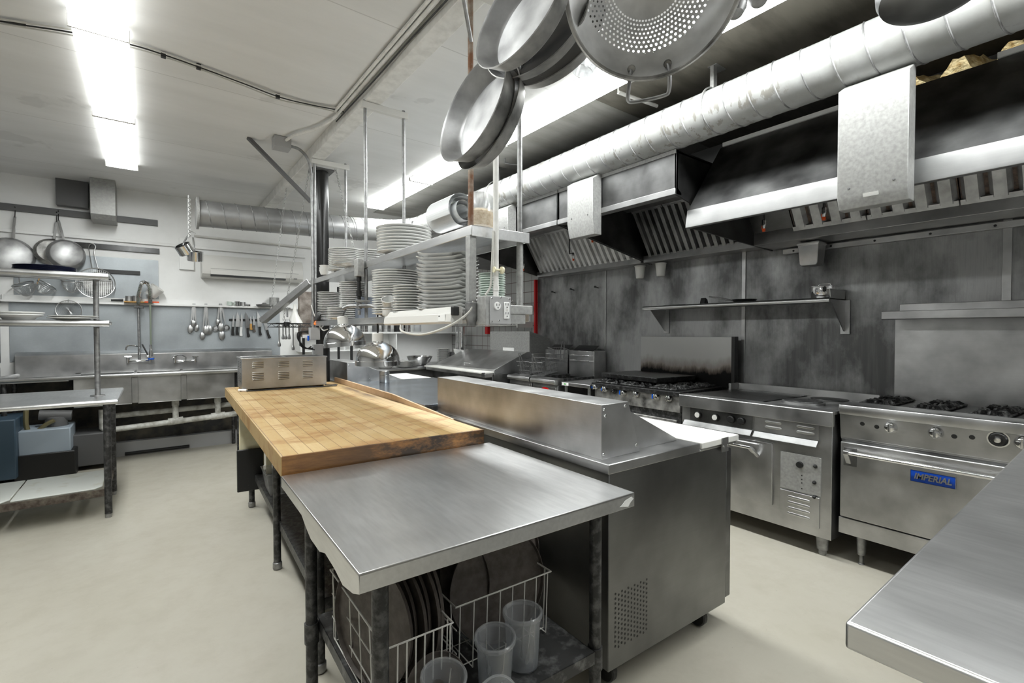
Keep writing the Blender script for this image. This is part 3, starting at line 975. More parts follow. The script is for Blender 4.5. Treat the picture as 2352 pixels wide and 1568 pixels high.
for (cx, cy, r) in ((3.47, 1.36, .125), (3.74, 1.30, .125)):
    bm = B(); lathe(bm, [(r, 0), (r, .014), (r - .012, .016), (r - .014, .02), (.03, .022), (0, .022)], Matrix.Translation((cx, cy, .9485)), 36, mi=[0, 0, 1, 1, 1])
    part('hot_plate', bm, [M['steel'], M['pipe_dark']], t)
bm = B(); bx(bm, 4.0, 4.02, GY0, GY1 - .02, .93, 1.0)
bx(bm, 3.88, 4.02, GY1 - .02, GY1, .93, 1.0)
part('splash_rim', bm, M['steel_y'], t, .002)
bm = B(); bx(bm, GX + .04, GX + .055, 1.57, GY1 - .07, .765, .862)
cp = part('control_panel', bm, M['steel_dark'], t, .001)
for (px, py, m_) in ((1604, 952, 'acwhite'), (1644, 958, 'acwhite'), (1680, 962, 'black'), (1703, 966, 'black')):
    a = at(px, py, X=GX + .03)
    o = part('knob', lathe(B(), [(.026, 0), (.024, .022), (.02, .026), (0, .027)], Mx((GX + .04, a.y, a.z), (-1, 0, 0)), 20), M['black'], cp)
    part('knob_face', lathe(B(), [(0, .0285), (.018, .0285), (.019, .026)], Mx((GX + .04, a.y, a.z), (-1, 0, 0)), 20), M[m_], o)
bm = B(); prism(bm, [(GX + .0, .728), (GX + .003, .724), (GX + .04, .745), (GX + .045, .762), (GX + .03, .762)], 'y', 1.565, GY1 - .03)
part('drip_tray', bm, M['steel_dark'], t, .001)
bm = B(); prism(bm, [(GX + .0, .728), (GX + .003, .724), (GX + .04, .745), (GX + .045, .762), (GX + .03, .762)], 'y', GY0 + .08, 1.55)
part('drip_tray', bm, M['steel_dark'], t, .001)
bm = B(); bx(bm, GX + .03, GX + .045, GY0 + .08, 1.55, .765, .862)
lp = part('louvre_panel', bm, M['steel_y'], t, .001)
slots(lp, 1.38, .835, 2, .10, GX + .03, .034); slots(lp, 1.19, .835, 2, .10, GX + .03, .034)
bm = B(); bx(bm, GX + .02, GX + .045, 1.43, GY1 - .12, .30, .70)
dr = part('oven_door', bm, M['steel_x'], t, .003)
bm = B(); tube(bm, [(GX - .04, 1.98, .66), (GX - .04, 1.54, .66)], .011, 10)
hd = part('handle', bm, M['chrome'], dr)
bm = B(); tube(bm, smooth_path([(GX - .04, 1.545, .66), (GX - .02, 1.525, .63), (GX + .02, 1.52, .60)], 4), [.016] * 4 + [.012] * 4 + [.01], 8)
part('handle_bracket', bm, M['steel'], hd)
bm = B(); bx(bm, GX + .035, GX + .046, 1.155, 1.385, .43, .66)
cp = part('side_panel', bm, M['galv'], t, .001)
for (px, py) in ((1873, 1070), (1871, 1107), (1871, 1140)):
    a = at(px, py, X=GX + .035)
    part('switch', lathe(B(), [(.012, 0), (.01, .01), (.004, .02), (0, .021)], Mx((GX + .035, a.y, a.z), (-1, 0, 0)), 10), M['black'], cp)
a = at(1838, 1066, X=GX + .035)
part('dial', lathe(B(), [(.02, 0), (.018, .018), (0, .02)], Mx((GX + .035, a.y, a.z), (-1, 0, 0)), 16), M['black'], cp)
for pz in (1091, 1100, 1108, 1121):
    a = at(1842, pz, X=GX + .035)
    part('pilot_hole', lathe(B(), [(.004, 0), (.004, .001), (0, .001)], Mx((GX + .035, a.y, a.z), (-1, 0, 0)), 8), M['black'], cp)
bm = B(); bx(bm, GX + .03, GX + .046, 1.16, 1.385, .235, .42)
vp = part('vent_panel', bm, M['steel_y'], t, .002)
slots(vp, 1.21, .385, 4, .13, GX + .03, .035)
for yy in (1.17, 2.0):
    for xx in (GX + .12, 3.9):
        bm = B(); lathe(bm, [(.036, .18), (.03, .05), (.022, .045), (.024, .02), (.018, 0), (0, 0)], Matrix.Translation((xx, yy, 0)), 16)
        part('leg', bm, M['pipe'], t)

REMAP = None
# far old range with the scorched back plate
OX, OY0, OY1 = 3.36, 2.24, 3.16
t = thing('old_range', 'old black-topped gas range with a row of chrome knobs and a scorched back plate', 'range', (3.7, 2.7, 0), 0)
bm = B(); bx(bm, OX + .05, 4.0, OY0, OY1, .15, .88)
part('body', bm, M['pipe_dark'], t, .004)
bm = B(); bx(bm, OX, 4.0, OY0 - .02, OY1 + .02, .895, .935)
part('range_top', bm, M['grease'], t, .006)
for gx in (3.52, 3.83):
    for gy in (2.40, 2.72, 3.02): grate(t, gx, gy, .936, .13)
bm = B(); bx(bm, OX + .03, OX + .055, OY0, OY1, .765, .895)
cp = part('control_panel', bm, M['pan_out'], t, .002)
for i, px in enumerate((1365, 1387, 1406, 1429, 1458, 1505, 1534)):
    a = at(px, (888, 893, 897, 902, 905, 911, 915)[i], X=OX)
    if i in (2,):
        o = part('thermostat_dial', lathe(B(), [(.03, 0), (.028, .01), (.02, .012), (.016, .03), (0, .032)], Mx((OX + .03, a.y, a.z), (-1, 0, 0)), 20), M['black'], cp)
        part('dial_cap', lathe(B(), [(.014, .03), (.012, .036), (0, .037)], Mx((OX + .03, a.y, a.z), (-1, 0, 0)), 16), M['chrome'], o)
    else:
        o = knob_round(cp, OX + .02, a.y, a.z, .028)
        if i in (0, 1, 3, 5):
            bm = B(); bx(bm, OX + .005, OX + .027, a.y + .03, a.y + .04, a.z - .018, a.z + .018)
            part('colour_mark', bm, M['blue'], o)
bm = B(); bx(bm, OX + .03, OX + .052, OY0 + .03, OY1 - .03, .22, .70)
dr = part('oven_door', bm, M['pan_out'], t, .004)
bm = B(); tube(bm, [(OX - .01, OY0 + .08, .66), (OX - .01, OY1 - .08, .66)], .012, 10); tube(bm, [(OX + .03, OY0 + .1, .66), (OX - .01, OY0 + .1, .66)], .009, 8); tube(bm, [(OX + .03, OY1 - .1, .66), (OX - .01, OY1 - .1, .66)], .009, 8)
part('handle', bm, M['chrome'], dr)
bm = B(); bx(bm, 4.0, 4.025, 2.13, 3.10, .93, 1.37); 
part('back_plate', bm, M['scorch'], t, .002)
OFFB = t.children[-1]
bm = B(); bx(bm, 3.97, 4.03, 2.10, 2.13, .9, 1.375)
part('back_plate_edge', bm, M['black'], t, .002)
for yy in (OY0 + .06, OY1 - .06):
    bm = B(); lathe(bm, [(.03, .15), (.025, .04), (.016, 0), (0, 0)], Matrix.Translation((OX + .1, yy, 0)), 12)
    part('leg', bm, M['pipe'], t)
# loose griddle plate lying over the burners
bm = B(); hexa(bm, [(3.47, 2.52, .975), (3.95, 2.46, .975), (3.97, 3.13, .975), (3.50, 3.17, .975), (3.46, 2.51, 1.02), (3.96, 2.45, 1.02), (3.98, 3.14, 1.02), (3.49, 3.18, 1.02)])
bx(bm, 3.5, 3.9, 2.52, 2.54, .96, .976); bx(bm, 3.5, 3.9, 3.10, 3.12, .96, .976)
solo('griddle_tray', bm, M['grease'], 'heavy black griddle tray lying over the burners of the old range', 'griddle', bevel=.006)

# small steel filler table beside the fryers
t = thing('filler_table', 'narrow stainless stand with a paper sticker between fryers and old range', 'table', (3.6, 3.4, 0), 0)
bm = B(); bx(bm, 3.36, 4.0, 3.20, 3.60, .87, .905)
part('tabletop', bm, M['steel'], t, .004)
bm = B(); bx(bm, 3.356, 3.36, 3.49, 3.58, .872, .902); part('sticker', bm, M['paper'], t)
bm = B(); bx(bm, 3.354, 3.356, 3.525, 3.55, .882, .893); part('sticker_mark', bm, simple('sticker_green', (.05, .4, .04)), t)
for (xx, yy) in ((3.4, 3.24), (3.4, 3.56), (3.95, 3.24), (3.95, 3.56)):
    part('leg', cyl(B(), (xx, yy, 0), (xx, yy, .88), .018, 10), M['pipe'], t)

# two fryers
def fryer(y0, y1, label, logo):
    t = thing('deep_fryer', label, 'deep fryer', (3.7, (y0 + y1) / 2, 0), 0, None)
    bm = B(); bx(bm, 3.34, 4.0, y0 + .005, y1 - .005, .12, .86)
    part('cabinet', bm, M['steel'], t, .003)
    bm = B(); prism(bm, [(3.32, .865), (3.30, .875), (3.292, .895), (3.30, .915), (3.32, .925), (3.36, .925), (3.42, .93), (3.42, .865)], 'y', y0 + .006, y1 - .006)
    part('front_roll', bm, M['steel_y'], t, .002)
    bm = B(); bx(bm, 3.42, 3.97, y0 + .01, y0 + .03, .86, .93); bx(bm, 3.42, 3.97, y1 - .03, y1 - .01, .86, .93); bx(bm, 3.44, 3.9, y0 + .03, y1 - .03, .80, .862)
    part('fry_tank', bm, M['pipe_dark'], t, .002)
    bm = B(); bx(bm, 3.88, 4.06, y0 + .008, y1 - .008, .9, 1.20)
    fl = part('flue_box', bm, M['steel_x'], t, .003)
    bm = B(); hexa(bm, [(3.90, y0 + .05, 1.2), (3.91, y0 + .05, 1.2), (3.91, y1 - .05, 1.2), (3.90, y1 - .05, 1.2), (4.0, y0 + .05, 1.26), (4.01, y0 + .05, 1.26), (4.01, y1 - .05, 1.26), (4.0, y1 - .05, 1.26)])
    part('flue_flap', bm, M['black'], fl)
    bm = B()
    for zz in (1.15, 1.09):
        tube(bm, [(3.88, y0 + .06, zz), (3.85, y0 + .06, zz), (3.85, y1 - .06, zz), (3.88, y1 - .06, zz)], .006, 8)
    part('basket_rail', bm, M['chrome'], fl)
    bm = B(); bx(bm, 3.325, 3.345, y0 + .02, y1 - .02, .2, .84)
    dr = part('door', bm, M['steel'], t, .003)
    if logo: part('round_badge', lathe(B(), [(0, .004), (.06, .004), (.062, 0)], Mx((3.325, (y0 + y1) / 2 - .02, .80), (-1, 0, 0), (0, 1, 0)), 24, sx=1, sy=.55), M['red'], dr)
    for yy in (y0 + .06, y1 - .06): part('leg', cyl(B(), (3.45, yy, 0), (3.45, yy, .13), .02, 10), M['pipe'], t)
    return t


fryer(3.62, 4.03, 'stainless deep fryer with a red round badge, right one of the pair', True)
fryer(4.04, 4.45, 'stainless deep fryer with wire baskets hung over it, left one of the pair', False)


def fry_basket(c, ang, label, tilt=.25):
    t = thing('fry_basket', label, 'fry basket', c, 0)
    m = Matrix.Translation(c) @ rotz(ang) @ Matrix.Rotation(tilt, 4, 'X')
    bm = B()
    W, D, H = .085, .17, .15
    for z, k in ((0, .85), (H * .33, .9), (H * .66, .95), (H, 1)):
        tube(bm, [m @ Vector((x * W * k, y * D * k, z)) for x, y in ((-1, -1), (1, -1), (1, 1), (-1, 1))], .004 if z == H else .002, 5, True)
    for i in range(9):
        f = -1 + 2 * i / 8
        for sgn in (-1, 1):
            tube(bm, [m @ Vector((f * W * .85, sgn * D * .85, 0)), m @ Vector((f * W, sgn * D, H))], .0016, 4)
        tube(bm, [m @ Vector((f * W * .85, -D * .85, 0)), m @ Vector((f * W * .85, D * .85, 0))], .0016, 4)
    for i in range(15):
        f = -1 + 2 * i / 14
        for sgn in (-1, 1):
            tube(bm, [m @ Vector((sgn * W * .85, f * D * .85, 0)), m @ Vector((sgn * W, f * D, H))], .0016, 4)
        tube(bm, [m @ Vector((-W * .85, f * D * .85, 0)), m @ Vector((W * .85, f * D * .85, 0))], .0016, 4)
    part('wire_body', bm, M['pipe'], t)
    bm = B(); tube(bm, [m @ Vector((-.02, -D, H * .3)), m @ Vector((-.02, -D - .02, H)), m @ Vector((-.01, -D - .05, H + .10)), m @ Vector((.01, -D - .05, H + .10)), m @ Vector((.02, -D - .02, H)), m @ Vector((.02, -D, H * .3))], .005, 6)
    part('handle', bm, M['pipe'], t)


fry_basket((3.55, 4.30, .945), -1.3, 'wire fry basket standing at the far side of the fryers', .1)
fry_basket((3.56, 4.08, .945), -1.3, 'wire fry basket hung over the near side of the left fryer', .1)
fry_basket((3.80, 4.12, 1.07), -.5, 'wire fry basket lying high across the flue rails', .05)

# upright steel splash screen at the end of the fryers
t = thing('splash_screen', 'upright galvanised splash screen between the fryers and the far prep table', 'screen', (3.8, 4.72, .9), 0)
bm = B(); bx(bm, 3.72, 3.735, 4.55, 5.4, 1.15, 1.42); prism(bm, [(3.735, 1.15), (3.735, 1.42), (4.05, 1.33), (4.05, 1.15)], 'y', 4.55, 4.56)
prism(bm, [(3.735, 1.15), (3.735, 1.42), (4.05, 1.33), (4.05, 1.15)], 'y', 5.39, 5.40)
part('panel', bm, M['galv'], t, .001)
bm = B(); bx(bm, 3.715, 3.72, 4.86, 5.1, 1.17, 1.21); part('label_strip', bm, M['paper'], t)

# ================================================================== the island
AI, AB, AS = -R(1.4), -R(2.4), -R(1.0)

# near steel work table
t = thing('steel_work_table', 'stainless work table with bare pipe legs in the foreground, scuffed sticker on its corner', 'table', (.80, 1.5, 0), AI)
tx0, tx1, ty0, ty1 = .34, 1.267, 1.055, 1.948
bm = B(); bx(bm, tx0, tx1, ty0, ty1, .872, .88)
bx(bm, tx0, tx1, ty0, ty0 + .004, .833, .8795); bx(bm, tx1 - .004, tx1, ty0, ty1, .833, .8795); bx(bm, tx0, tx1, ty1 - .004, ty1, .84, .8795)
prism(bm, [(ty0, .833), (ty0, .8795), (ty1, .8795), (ty1, .838), (1.62, .835), (1.56, .815), (1.50, .800), (1.40, .800), (1.34, .818), (1.25, .812), (1.18, .80), (1.10, .815)], 'x', tx0, tx0 + .004)
part('tabletop', bm, M['steel_top'], t, .002)
bm = B()
prism(bm, [(1.195, .846), (1.205, .850), (1.222, .862), (1.252, .868), (1.262, .860), (1.245, .850), (1.236, .838), (1.215, .842)], 'y', ty0 - .0008, ty0 + .001)
part('sticker_scrap', bm, M['paper'], t)
for (lx, ly) in ((.425, 1.155), (1.185, 1.155), (.425, 1.87), (1.185, 1.87)):
    bm = B(); cyl(bm, (lx, ly, .002), (lx, ly, .872), .021, 18); cyl(bm, (lx, ly, .26), (lx, ly, .335), .0255, 18)
    o = part('leg', bm, M['pipe_dark'], t)
    part('foot', lathe(B(), [(0, 0), (.022, 0), (.025, .02), (.0215, .04)], Matrix.Translation((lx, ly, 0)), 16), M['pipe'], o)
bm = B()
bx(bm, .45, 1.16, 1.13, 1.90, .335, .338)
for (a_, b_, c_, d_) in ((.45, 1.16, 1.13, 1.134), (.45, 1.16, 1.896, 1.90), (.45, .454, 1.13, 1.90), (1.156, 1.16, 1.13, 1.90)): bx(bm, a_, b_, c_, d_, .295, .338)
part('undershelf', bm, simple('scuffed_dark_shelf', .05, .4, .5, c2=.26, sc=22, lo=.5, hi=.8), t, .002)


def rack(label, x0, x1, y0, y1, z0, z1, n, flip=False):
    """coated wire dish rack"""
    tt = thing('wire_rack', label, 'wire rack', ((x0 + x1) / 2, (y0 + y1) / 2, z0), AI)
    bm = B(); r = .0032
    tube(bm, [(x0, y0, z1), (x1, y0, z1), (x1, y1, z1), (x0, y1, z1)], r, 8, True)
    part('top_wire', bm, M['acwhite'], tt)
    bm = B()
    for i in range(n):
        f = i / (n - 1); x = x0 + (x1 - x0) * (.04 + .92 * f)
        tube(bm, [(x, y0, z1), (x, y0 + .01, z0 + .004), (x, y1 - .01, z0 + .004), (x, y1, z1)], .0022, 6)
    m = int(n * .8)
    for i in range(m):
        f = i / (m - 1); y = y0 + (y1 - y0) * (.06 + .88 * f)
        tube(bm, [(x0, y, z1), (x0 + .008, y, z0 + .006), (x1 - .008, y, z0 + .006), (x1, y, z1)], .0022, 6)
    for f in (.33, .66): tube(bm, [(x0 + .004, y0 + .004, z0 + (z1 - z0) * f), (x0 + .004, y1 - .004, z0 + (z1 - z0) * f)], .0022, 6)
    part('wires', bm, M['acwhite'], tt)
    return tt


rack('white coated wire rack of metal plates on the undershelf, behind the front leg', .455, .655, 1.20, 1.72, .342, .585, 8)
rack('white coated wire rack of round pizza trays on the undershelf, behind the plastic tubs', .715, 1.10, 1.29, 1.85, .342, .565, 8)
# round trays standing on edge in the racks
def tray(c, r, nrm, label, group):
    bm = B(); lathe(bm, [(0, 0), (r - .004, 0), (r, .012), (r + .002, .012), (r - .003, -.002), (0, -.002)], Mx((0, 0, 0), (0, 0, 1)), 48)
    o = solo('round_tray', bm, M['stone'], label, 'tray', (0, 0, 0), AI, group)
    q = Mx(rotz(AI) @ Vector(c), rotz(AI) @ Vector(nrm))
    o.matrix_world = q
    return o


tr = tray((.93, 1.375, .535), .185, (-.08, -1, .14), 'large brown round tray at the front of the right wire rack', None)
tray((.965, 1.47, .575), .215, (.0, -1, .12), 'larger dark round tray just behind the front one in the right wire rack', None)
for k in range(7):
    o = tray((.775 + k * .006, 1.52 + k * .032, .55), .19, (-.75, -.65, .05), 'dark round tray packed behind the front trays of the right wire rack', 'trays packed in the right wire rack')
for k in range(6):
    o = tray((.50 + k * .03, 1.42 + .02 * (k % 2), .535), .18, (-.93, -.3 + .05 * k, .08), 'dark round tray standing on edge in the left wire rack', 'trays in the left wire rack')
o = tray((.60, 1.20, .43), .085, (-.2, -1, .25), 'small round tray leaning at the front of the left wire rack', None)
# deli tubs
def deli(c, r, h, tilt, label, shape=1.0, cutl=True):
    tt = thing('plastic_tub', label, 'tub', c, AI)
    m = Matrix.Translation(c) @ Matrix.Rotation(tilt[0], 4, 'X') @ Matrix.Rotation(tilt[1], 4, 'Y')
    bm = B(); lathe(bm, [(0, 0), (r * .78, 0), (r * .82, .004), (r * .93, h * .86), (r * .96, h * .88), (r * .98, h), (r * .95, h), (r * .92, h * .88), (r * .79, .006), (0, .004)], m, 32, sy=shape)
    part('wall', bm, M['tub'], tt)
    bm = B(); lathe(bm, [(r * .97, h - .012), (r * 1.05, h - .010), (r * 1.06, h + .001), (r * 1.0, h + .004), (r * .93, h + .002)], m, 32, sy=shape)
    part('rim', bm, M['clear'], tt)
    return tt


deli((.595, 1.165, .338), .060, .155, (.16, .0), 'clear plastic tub beside the front pipe leg, tipped back')
deli((.80, 1.20, .338), .060, .165, (.10, -.06), 'clear plastic tub holding forks, between two other tubs')
deli((.925, 1.225, .338), .062, .175, (.0, 0), 'clear plastic tub with cutlery, rightmost of the row')
deli((.70, 1.15, .345), .064, .13, (.85, .1), 'clear oval plastic tub lying on its side between the upright tubs', .8)


def fork(c, ang, lean, label, spoon=False):
    tt = thing('spoon' if spoon else 'fork', label, 'cutlery', c, AI)
    m = Matrix.Translation(c) @ rotz(ang) @ Matrix.Rotation(lean, 4, 'Y')
    bm = B()
    if spoon:
        lathe(bm, [(0, -.004), (.008, -.003), (.013, .001), (.008, -.001), (0, -.002)], m @ Matrix.Translation((0, 0, .02)) @ Matrix.Rotation(PI / 2, 4, 'X'), 14, sy=1.5)
        tube(bm, [m @ Vector((0, 0, .03)), m @ Vector((0, 0, .14))], .002, 6)
    else:
        prism2 = [(-.009, .03), (-.007, .045), (-.002, .055), (-.002, .14), (.002, .14), (.002, .055), (.007, .045), (.009, .03)]
        A = [bm.verts.new(m @ Vector((x, -.0008, z))) for x, z in prism2]; C = [bm.verts.new(m @ Vector((x, .0008, z))) for x, z in prism2]
        face(bm, A); face(bm, C[::-1])
        for i in range(8): face(bm, [A[i], C[i], C[(i + 1) % 8], A[(i + 1) % 8]])
        for x in (-.0078, -.0026, .0026, .0078): tube(bm, [m @ Vector((x, 0, .032)), m @ Vector((x, 0, .004))], [.0014, .0008], 5)
    part('metal', bm, M['steel'], tt)


fork((.80, 1.165, .348), -.6, .1, 'steel fork standing tines down in the middle clear tub')
fork((.79, 1.21, .348), .3, -.15, 'steel fork leaning at the back of the middle clear tub')
fork((.925, 1.205, .348), .3, .2, 'steel spoon leaning in the rightmost clear tub', True)
fork((.93, 1.24, .348), 1.2, -.2, 'steel spoon at the back of the rightmost clear tub', True)
fork((.60, 1.15, .352), .3, .2, 'steel spoon in the tipped clear tub by the pipe leg', True)

# refrigerated prep tables
def prep(name, label, x0, x1, y0, y1, zt, ang, box_y0, box_y1, holes=True):
    t = thing(name, label, 'prep table', ((x0 + x1) / 2, (y0 + y1) / 2, 0), ang)
    bm = B(); bx(bm, x0 + .012, x1 - .07, y0 + .008, y1 - .008, .12, .885)
    part('cabinet', bm, M['steel_side'], t, .004)
    bm = B()   # door side strips
    bx(bm, x1 - .066, x1 - .02, y0 + .012, y1 - .012, .14, .86)
    part('door', bm, M['steel_dark'], t, .006)
    bm = B()
    bx(bm, x0, x1 - .30, y0, y1, .882, zt); bx(bm, x1 - .30, x1, y0, y1, .882, zt - .028)
    part('top_frame', bm, M['steel_x'], t, .003)
    bm = B(); bx(bm, x1 - .295, x1 + .012, y0 - .006, y1 + .006, zt - .026, zt + .002)
    part('cutting_board', bm, M['board'], t, .003)
    bm = B(); bx(bm, x1 - .14, x1 - .085, y0 - .010, y0 - .006, zt - .062, zt + .004)
    o = part('board_clip', bm, M['steel'], t, .001)
    for xx in (x1 - .13, x1 - .095): part('bolt', lathe(B(), [(0, .004), (.004, .003), (.005, 0)], Mx((xx, y0 - .010, zt - .035), (0, -1, 0)), 8), M['chrome'], o)
    # raised pan cover: trapezoid in section
    bm = B(); prism(bm, [(x0 + .03, zt), (x0 + .03, 1.135), (x0 + .185, 1.135), (x0 + .26, zt)], 'y', box_y0, box_y1)
    bc = part('pan_housing', bm, M['steel_y'], t, .002)
    for (xx, zz) in ((x0 + .045, 1.115), (x0 + .165, 1.118), (x0 + .042, zt + .02), (x0 + .235, zt + .03), (x0 + .05, 1.09)):
        part('screw', lathe(B(), [(0, .004), (.005, .003), (.0065, 0)], Mx((xx, box_y0, zz), (0, -1, 0)), 10), M['chrome'], bc)
    bm = B(); prism(bm, [(x0 + .195, 1.105), (x0 + .26, zt), (x0 + .55, zt), (x0 + .55, zt + .012)], 'y', box_y0 + .03, box_y1 - .02)
    part('sloped_lid', bm, M['steel_y'], t, .002)
    if holes:
        bm = B()
        for i in range(11):
            for j in range(12):
                xx = x0 + .05 + i * .0185; zz = .20 + j * .0185 + (.0 if i % 2 else .009)
                if j + 0.7 * i * 0 > 12: continue
                lathe(bm, [(0, .0006), (.0052, .0006)], Mx((xx, y0 + .008, zz), (0, -1, 0)), 8)
        part('vent_holes', bm, M['black'], t, sm=False)
    for yy in (y0 + .1, y1 - .1):
        for xx in (x0 + .1, x1 - .16):
            bm = B(); lathe(bm, [(.0, -.016), (.045, -.016), (.05, -.01), (.05, .01), (.045, .016), (0, .016)], Mx((xx, yy, .052), (1, 0, 0)), 20)
            bx(bm, xx - .03, xx + .03, yy - .02, yy + .03, .10, .122)
            part('caster', bm, M['black'], t)
    bm = B(); bx(bm, x1 - .02, x1 - .005, y0 + .03, y1 - .05, .83, .85)
    part('door_pull', bm, M['black'], t, .004)
    return t


prep('refrigerated_prep_table', 'stainless refrigerated prep table with vent holes, beside the foreground work table', 1.335, 2.225, 1.235, 2.72, .92, AI, 1.30, 2.69)
prep('refrigerated_prep_table', 'second stainless refrigerated prep table, at the far end of the wooden block', 1.30, 2.19, 4.36, 5.10, .945, AI, 4.42, 5.06, False)
# bluish steel table between them
t = thing('steel_counter', 'bluish stainless counter with scratches between the two refrigerated prep tables', 'counter', (1.75, 3.5, 0), AI)
bm = B(); bx(bm, 1.30, 2.16, 2.74, 4.345, .945, .96); bx(bm, 1.30, 1.304, 2.74, 4.345, .90, .95); bx(bm, 2.156, 2.16, 2.74, 4.345, .90, .95)
part('tabletop', bm, M['steel_blue'], t, .002)
for (xx, yy) in ((1.36, 2.80), (2.10, 2.80), (1.36, 4.28), (2.10, 4.28)):
    part('leg', cyl(B(), (xx, yy, 0), (xx, yy, .946), .02, 12), M['pipe'], t)
bm = B(); bx(bm, 1.34, 2.12, 2.78, 4.30, .28, .30); part('undershelf', bm, M['galv'], t)

# butcher block table
bw = thing('butcher_block_table', 'long knife-worn butcher block table on dark pipe legs', 'table', (.76, 3.3, 0), AB)
bm = B(); bx(bm, .312, 1.205, 1.985, 4.70, .885, .945)
bo = part('block_top', bm, M['wood'], bw, .005, sm=False)
# blackened front end: a thin end cap laminated across the strips
bm = B(); bx(bm, .310, 1.207, 1.975, 1.986, .868, .9455); bx(bm, .309, .3135, 1.975, 4.70, .868, .9452, 1)
bo2 = part('edge_strip', bm, [M['wood_end'], M['wood']], bw, .002, label='stained dark front edge of the block', sm=False)
bm = B(); bx(bm, .315, 1.203, 1.99, 4.695, .868, .885)
part('block_underside', bm, M['wood'], bw, sm=False)
bm = B(); prism(bm, [(1.205, .90), (1.205, .985), (1.222, .985), (1.222, .90)], 'y', 3.2, 4.70)
hexa(bm, [(1.205, 2.3, .90), (1.215, 2.3, .90), (1.222, 3.2, .90), (1.205, 3.2, .90), (1.205, 2.3, .947), (1.215, 2.3, .947), (1.222, 3.2, .985), (1.205, 3.2, .985)])
part('reflecting_edge', bm, simple('painted_wood_reflection', (.62, .43, .27), .45, c2=(.5, .32, .18), sc=6), bw, .002)  # steel edge of the next unit, reflection of the wood painted in as colour
for i, yy in enumerate((2.075, 3.13, 4.36)):
    for xx in (.465, 1.12):
        o = part('leg', cyl(B(), (xx, yy, .03), (xx, yy, .87), .021, 16), M['pipe_dark'], bw)
        part('foot', lathe(B(), [(0, 0), (.02, 0), (.026, .008), (.026, .04), (.022, .045)], Matrix.Translation((xx, yy, 0)), 14), M['pipe'], o)
bm = B(); bx(bm, .48, 1.12, 2.1, 4.35, .285, .29)
for (a_, b_, c_, d_) in ((.475, 1.12, 2.1, 2.104), (.475, .479, 2.1, 4.35), (1.116, 1.12, 2.1, 4.35)): bx(bm, a_, b_, c_, d_, .24, .29)
part('undershelf', bm, M['pipe_dark'], bw, .001)
# boards hung at its left end
def board(pts, y0, y1, mat, label, ang=AB):
    bm = B(); prism(bm, pts, 'x', y0, y1)
    solo('cutting_board', bm, mat, label, 'cutting board', None, ang, None, .006)


bm = B(); bx(bm, .372, .545, 4.262, 4.28, .345, .80)
solo('cutting_board', bm, M['cream'], 'cream cutting board hanging behind the black one under the block edge', 'cutting board', None, AB, None, .008)
bm = B(); bx(bm, .55, .59, 4.20, 4.215, .29, .86)
solo('cutting_board', bm, M['cream'], 'narrow yellowed board standing right of the black one under the block', 'cutting board', None, AB, None, .004)
bm = B(); bx(bm, .352, .535, 4.235, 4.25, .17, .50)
solo('cutting_board', bm, simple('speckled_black_board', (.012, .012, .012), .45, c2=.25, sc=120, lo=.68, hi=.72), 'black speckled cutting board under the left edge of the butcher block', 'cutting board', None, AB, None, .012)
t = thing('storage_tub', 'translucent white storage tub on the shelf under the butcher block', 'tub', (.56, 3.75, .29), AB)
bm = B(); lathe(bm, [(0, 0), (.14, 0), (.15, .01), (.18, .15), (.19, .152), (.19, .16), (.172, .155), (.142, .012), (0, .01)], Matrix.Translation((.60, 3.72, .2912)) @ rotz(PI / 4), 4, sx=1)
part('body', bm, M['tub'], t, .01)

# food warmer
ww = thing('food_warmer', 'stainless countertop food warmer with louvred sides on the far end of the butcher block', 'food warmer', (.73, 4.5, .9452), AB)
wx0, wx1, wy0, wy1, wz = .40, 1.045, 4.33, 4.66, .958
bm = B(); bx(bm, wx0, wx1, wy0, wy1, wz, 1.200)
part('body', bm, M['galv'] if False else M['steel_x'], ww, .003)
bm = B()
for (a_, b_, c_, d_) in ((wx0 - .006, wx1 + .006, wy0 - .006, wy0 + .02), (wx0 - .006, wx1 + .006, wy1 - .02, wy1 + .006), (wx0 - .006, wx0 + .02, wy0, wy1), (wx1 - .02, wx1 + .006, wy0, wy1), ((wx0 + wx1) / 2 - .01, (wx0 + wx1) / 2 + .01, wy0, wy1)): bx(bm, a_, b_, c_, d_, 1.196, 1.208)
part('top_frame', bm, M['steel'], ww, .002)
bm = B(); bx(bm, wx0 + .02, wx1 - .02, wy0 + .02, wy1 - .02, 1.2005, 1.2015)
part('well', bm, M['pipe_dark'], ww)
for cx in (wx0 + .075, wx0 + .265, wx0 + .45):
    for (zt_, n_) in ((1.172, 4), (1.085, 5)):
        for k in range(n_):
            bm = B(); z = zt_ - k * .0135
            tube(bm, [(cx, wy0, z), (cx + .006, wy0 - .001, z), (cx + .079, wy0 - .001, z), (cx + .085, wy0, z)], [.002, .0045, .0045, .002], 6)
            bx(bm, cx + .004, cx + .081, wy0 - .0012, wy0 + .001, z - .0072, z - .0045, 1)
            part('louvre', bm, [M['steel_x'], M['black']], ww)
for cy_ in (wy0 + .05, wy0 + .18):
    for (zt_, n_) in ((1.172, 4), (1.085, 6)):
        for k in range(n_):
            bm = B(); z = zt_ - k * .0135
            bx(bm, wx0 - .001, wx0 + .001, cy_, cy_ + .06, z - .004, z + .001)
            part('louvre', bm, M['pipe_dark'], ww)
for xx in (wx0 + .03, wx1 - .03):
    for yy in (wy0 + .03, wy1 - .03): part('foot', cyl(B(), (xx, yy, .9455), (xx, yy, wz), .012, 10), M['black'], ww)
bm = B()
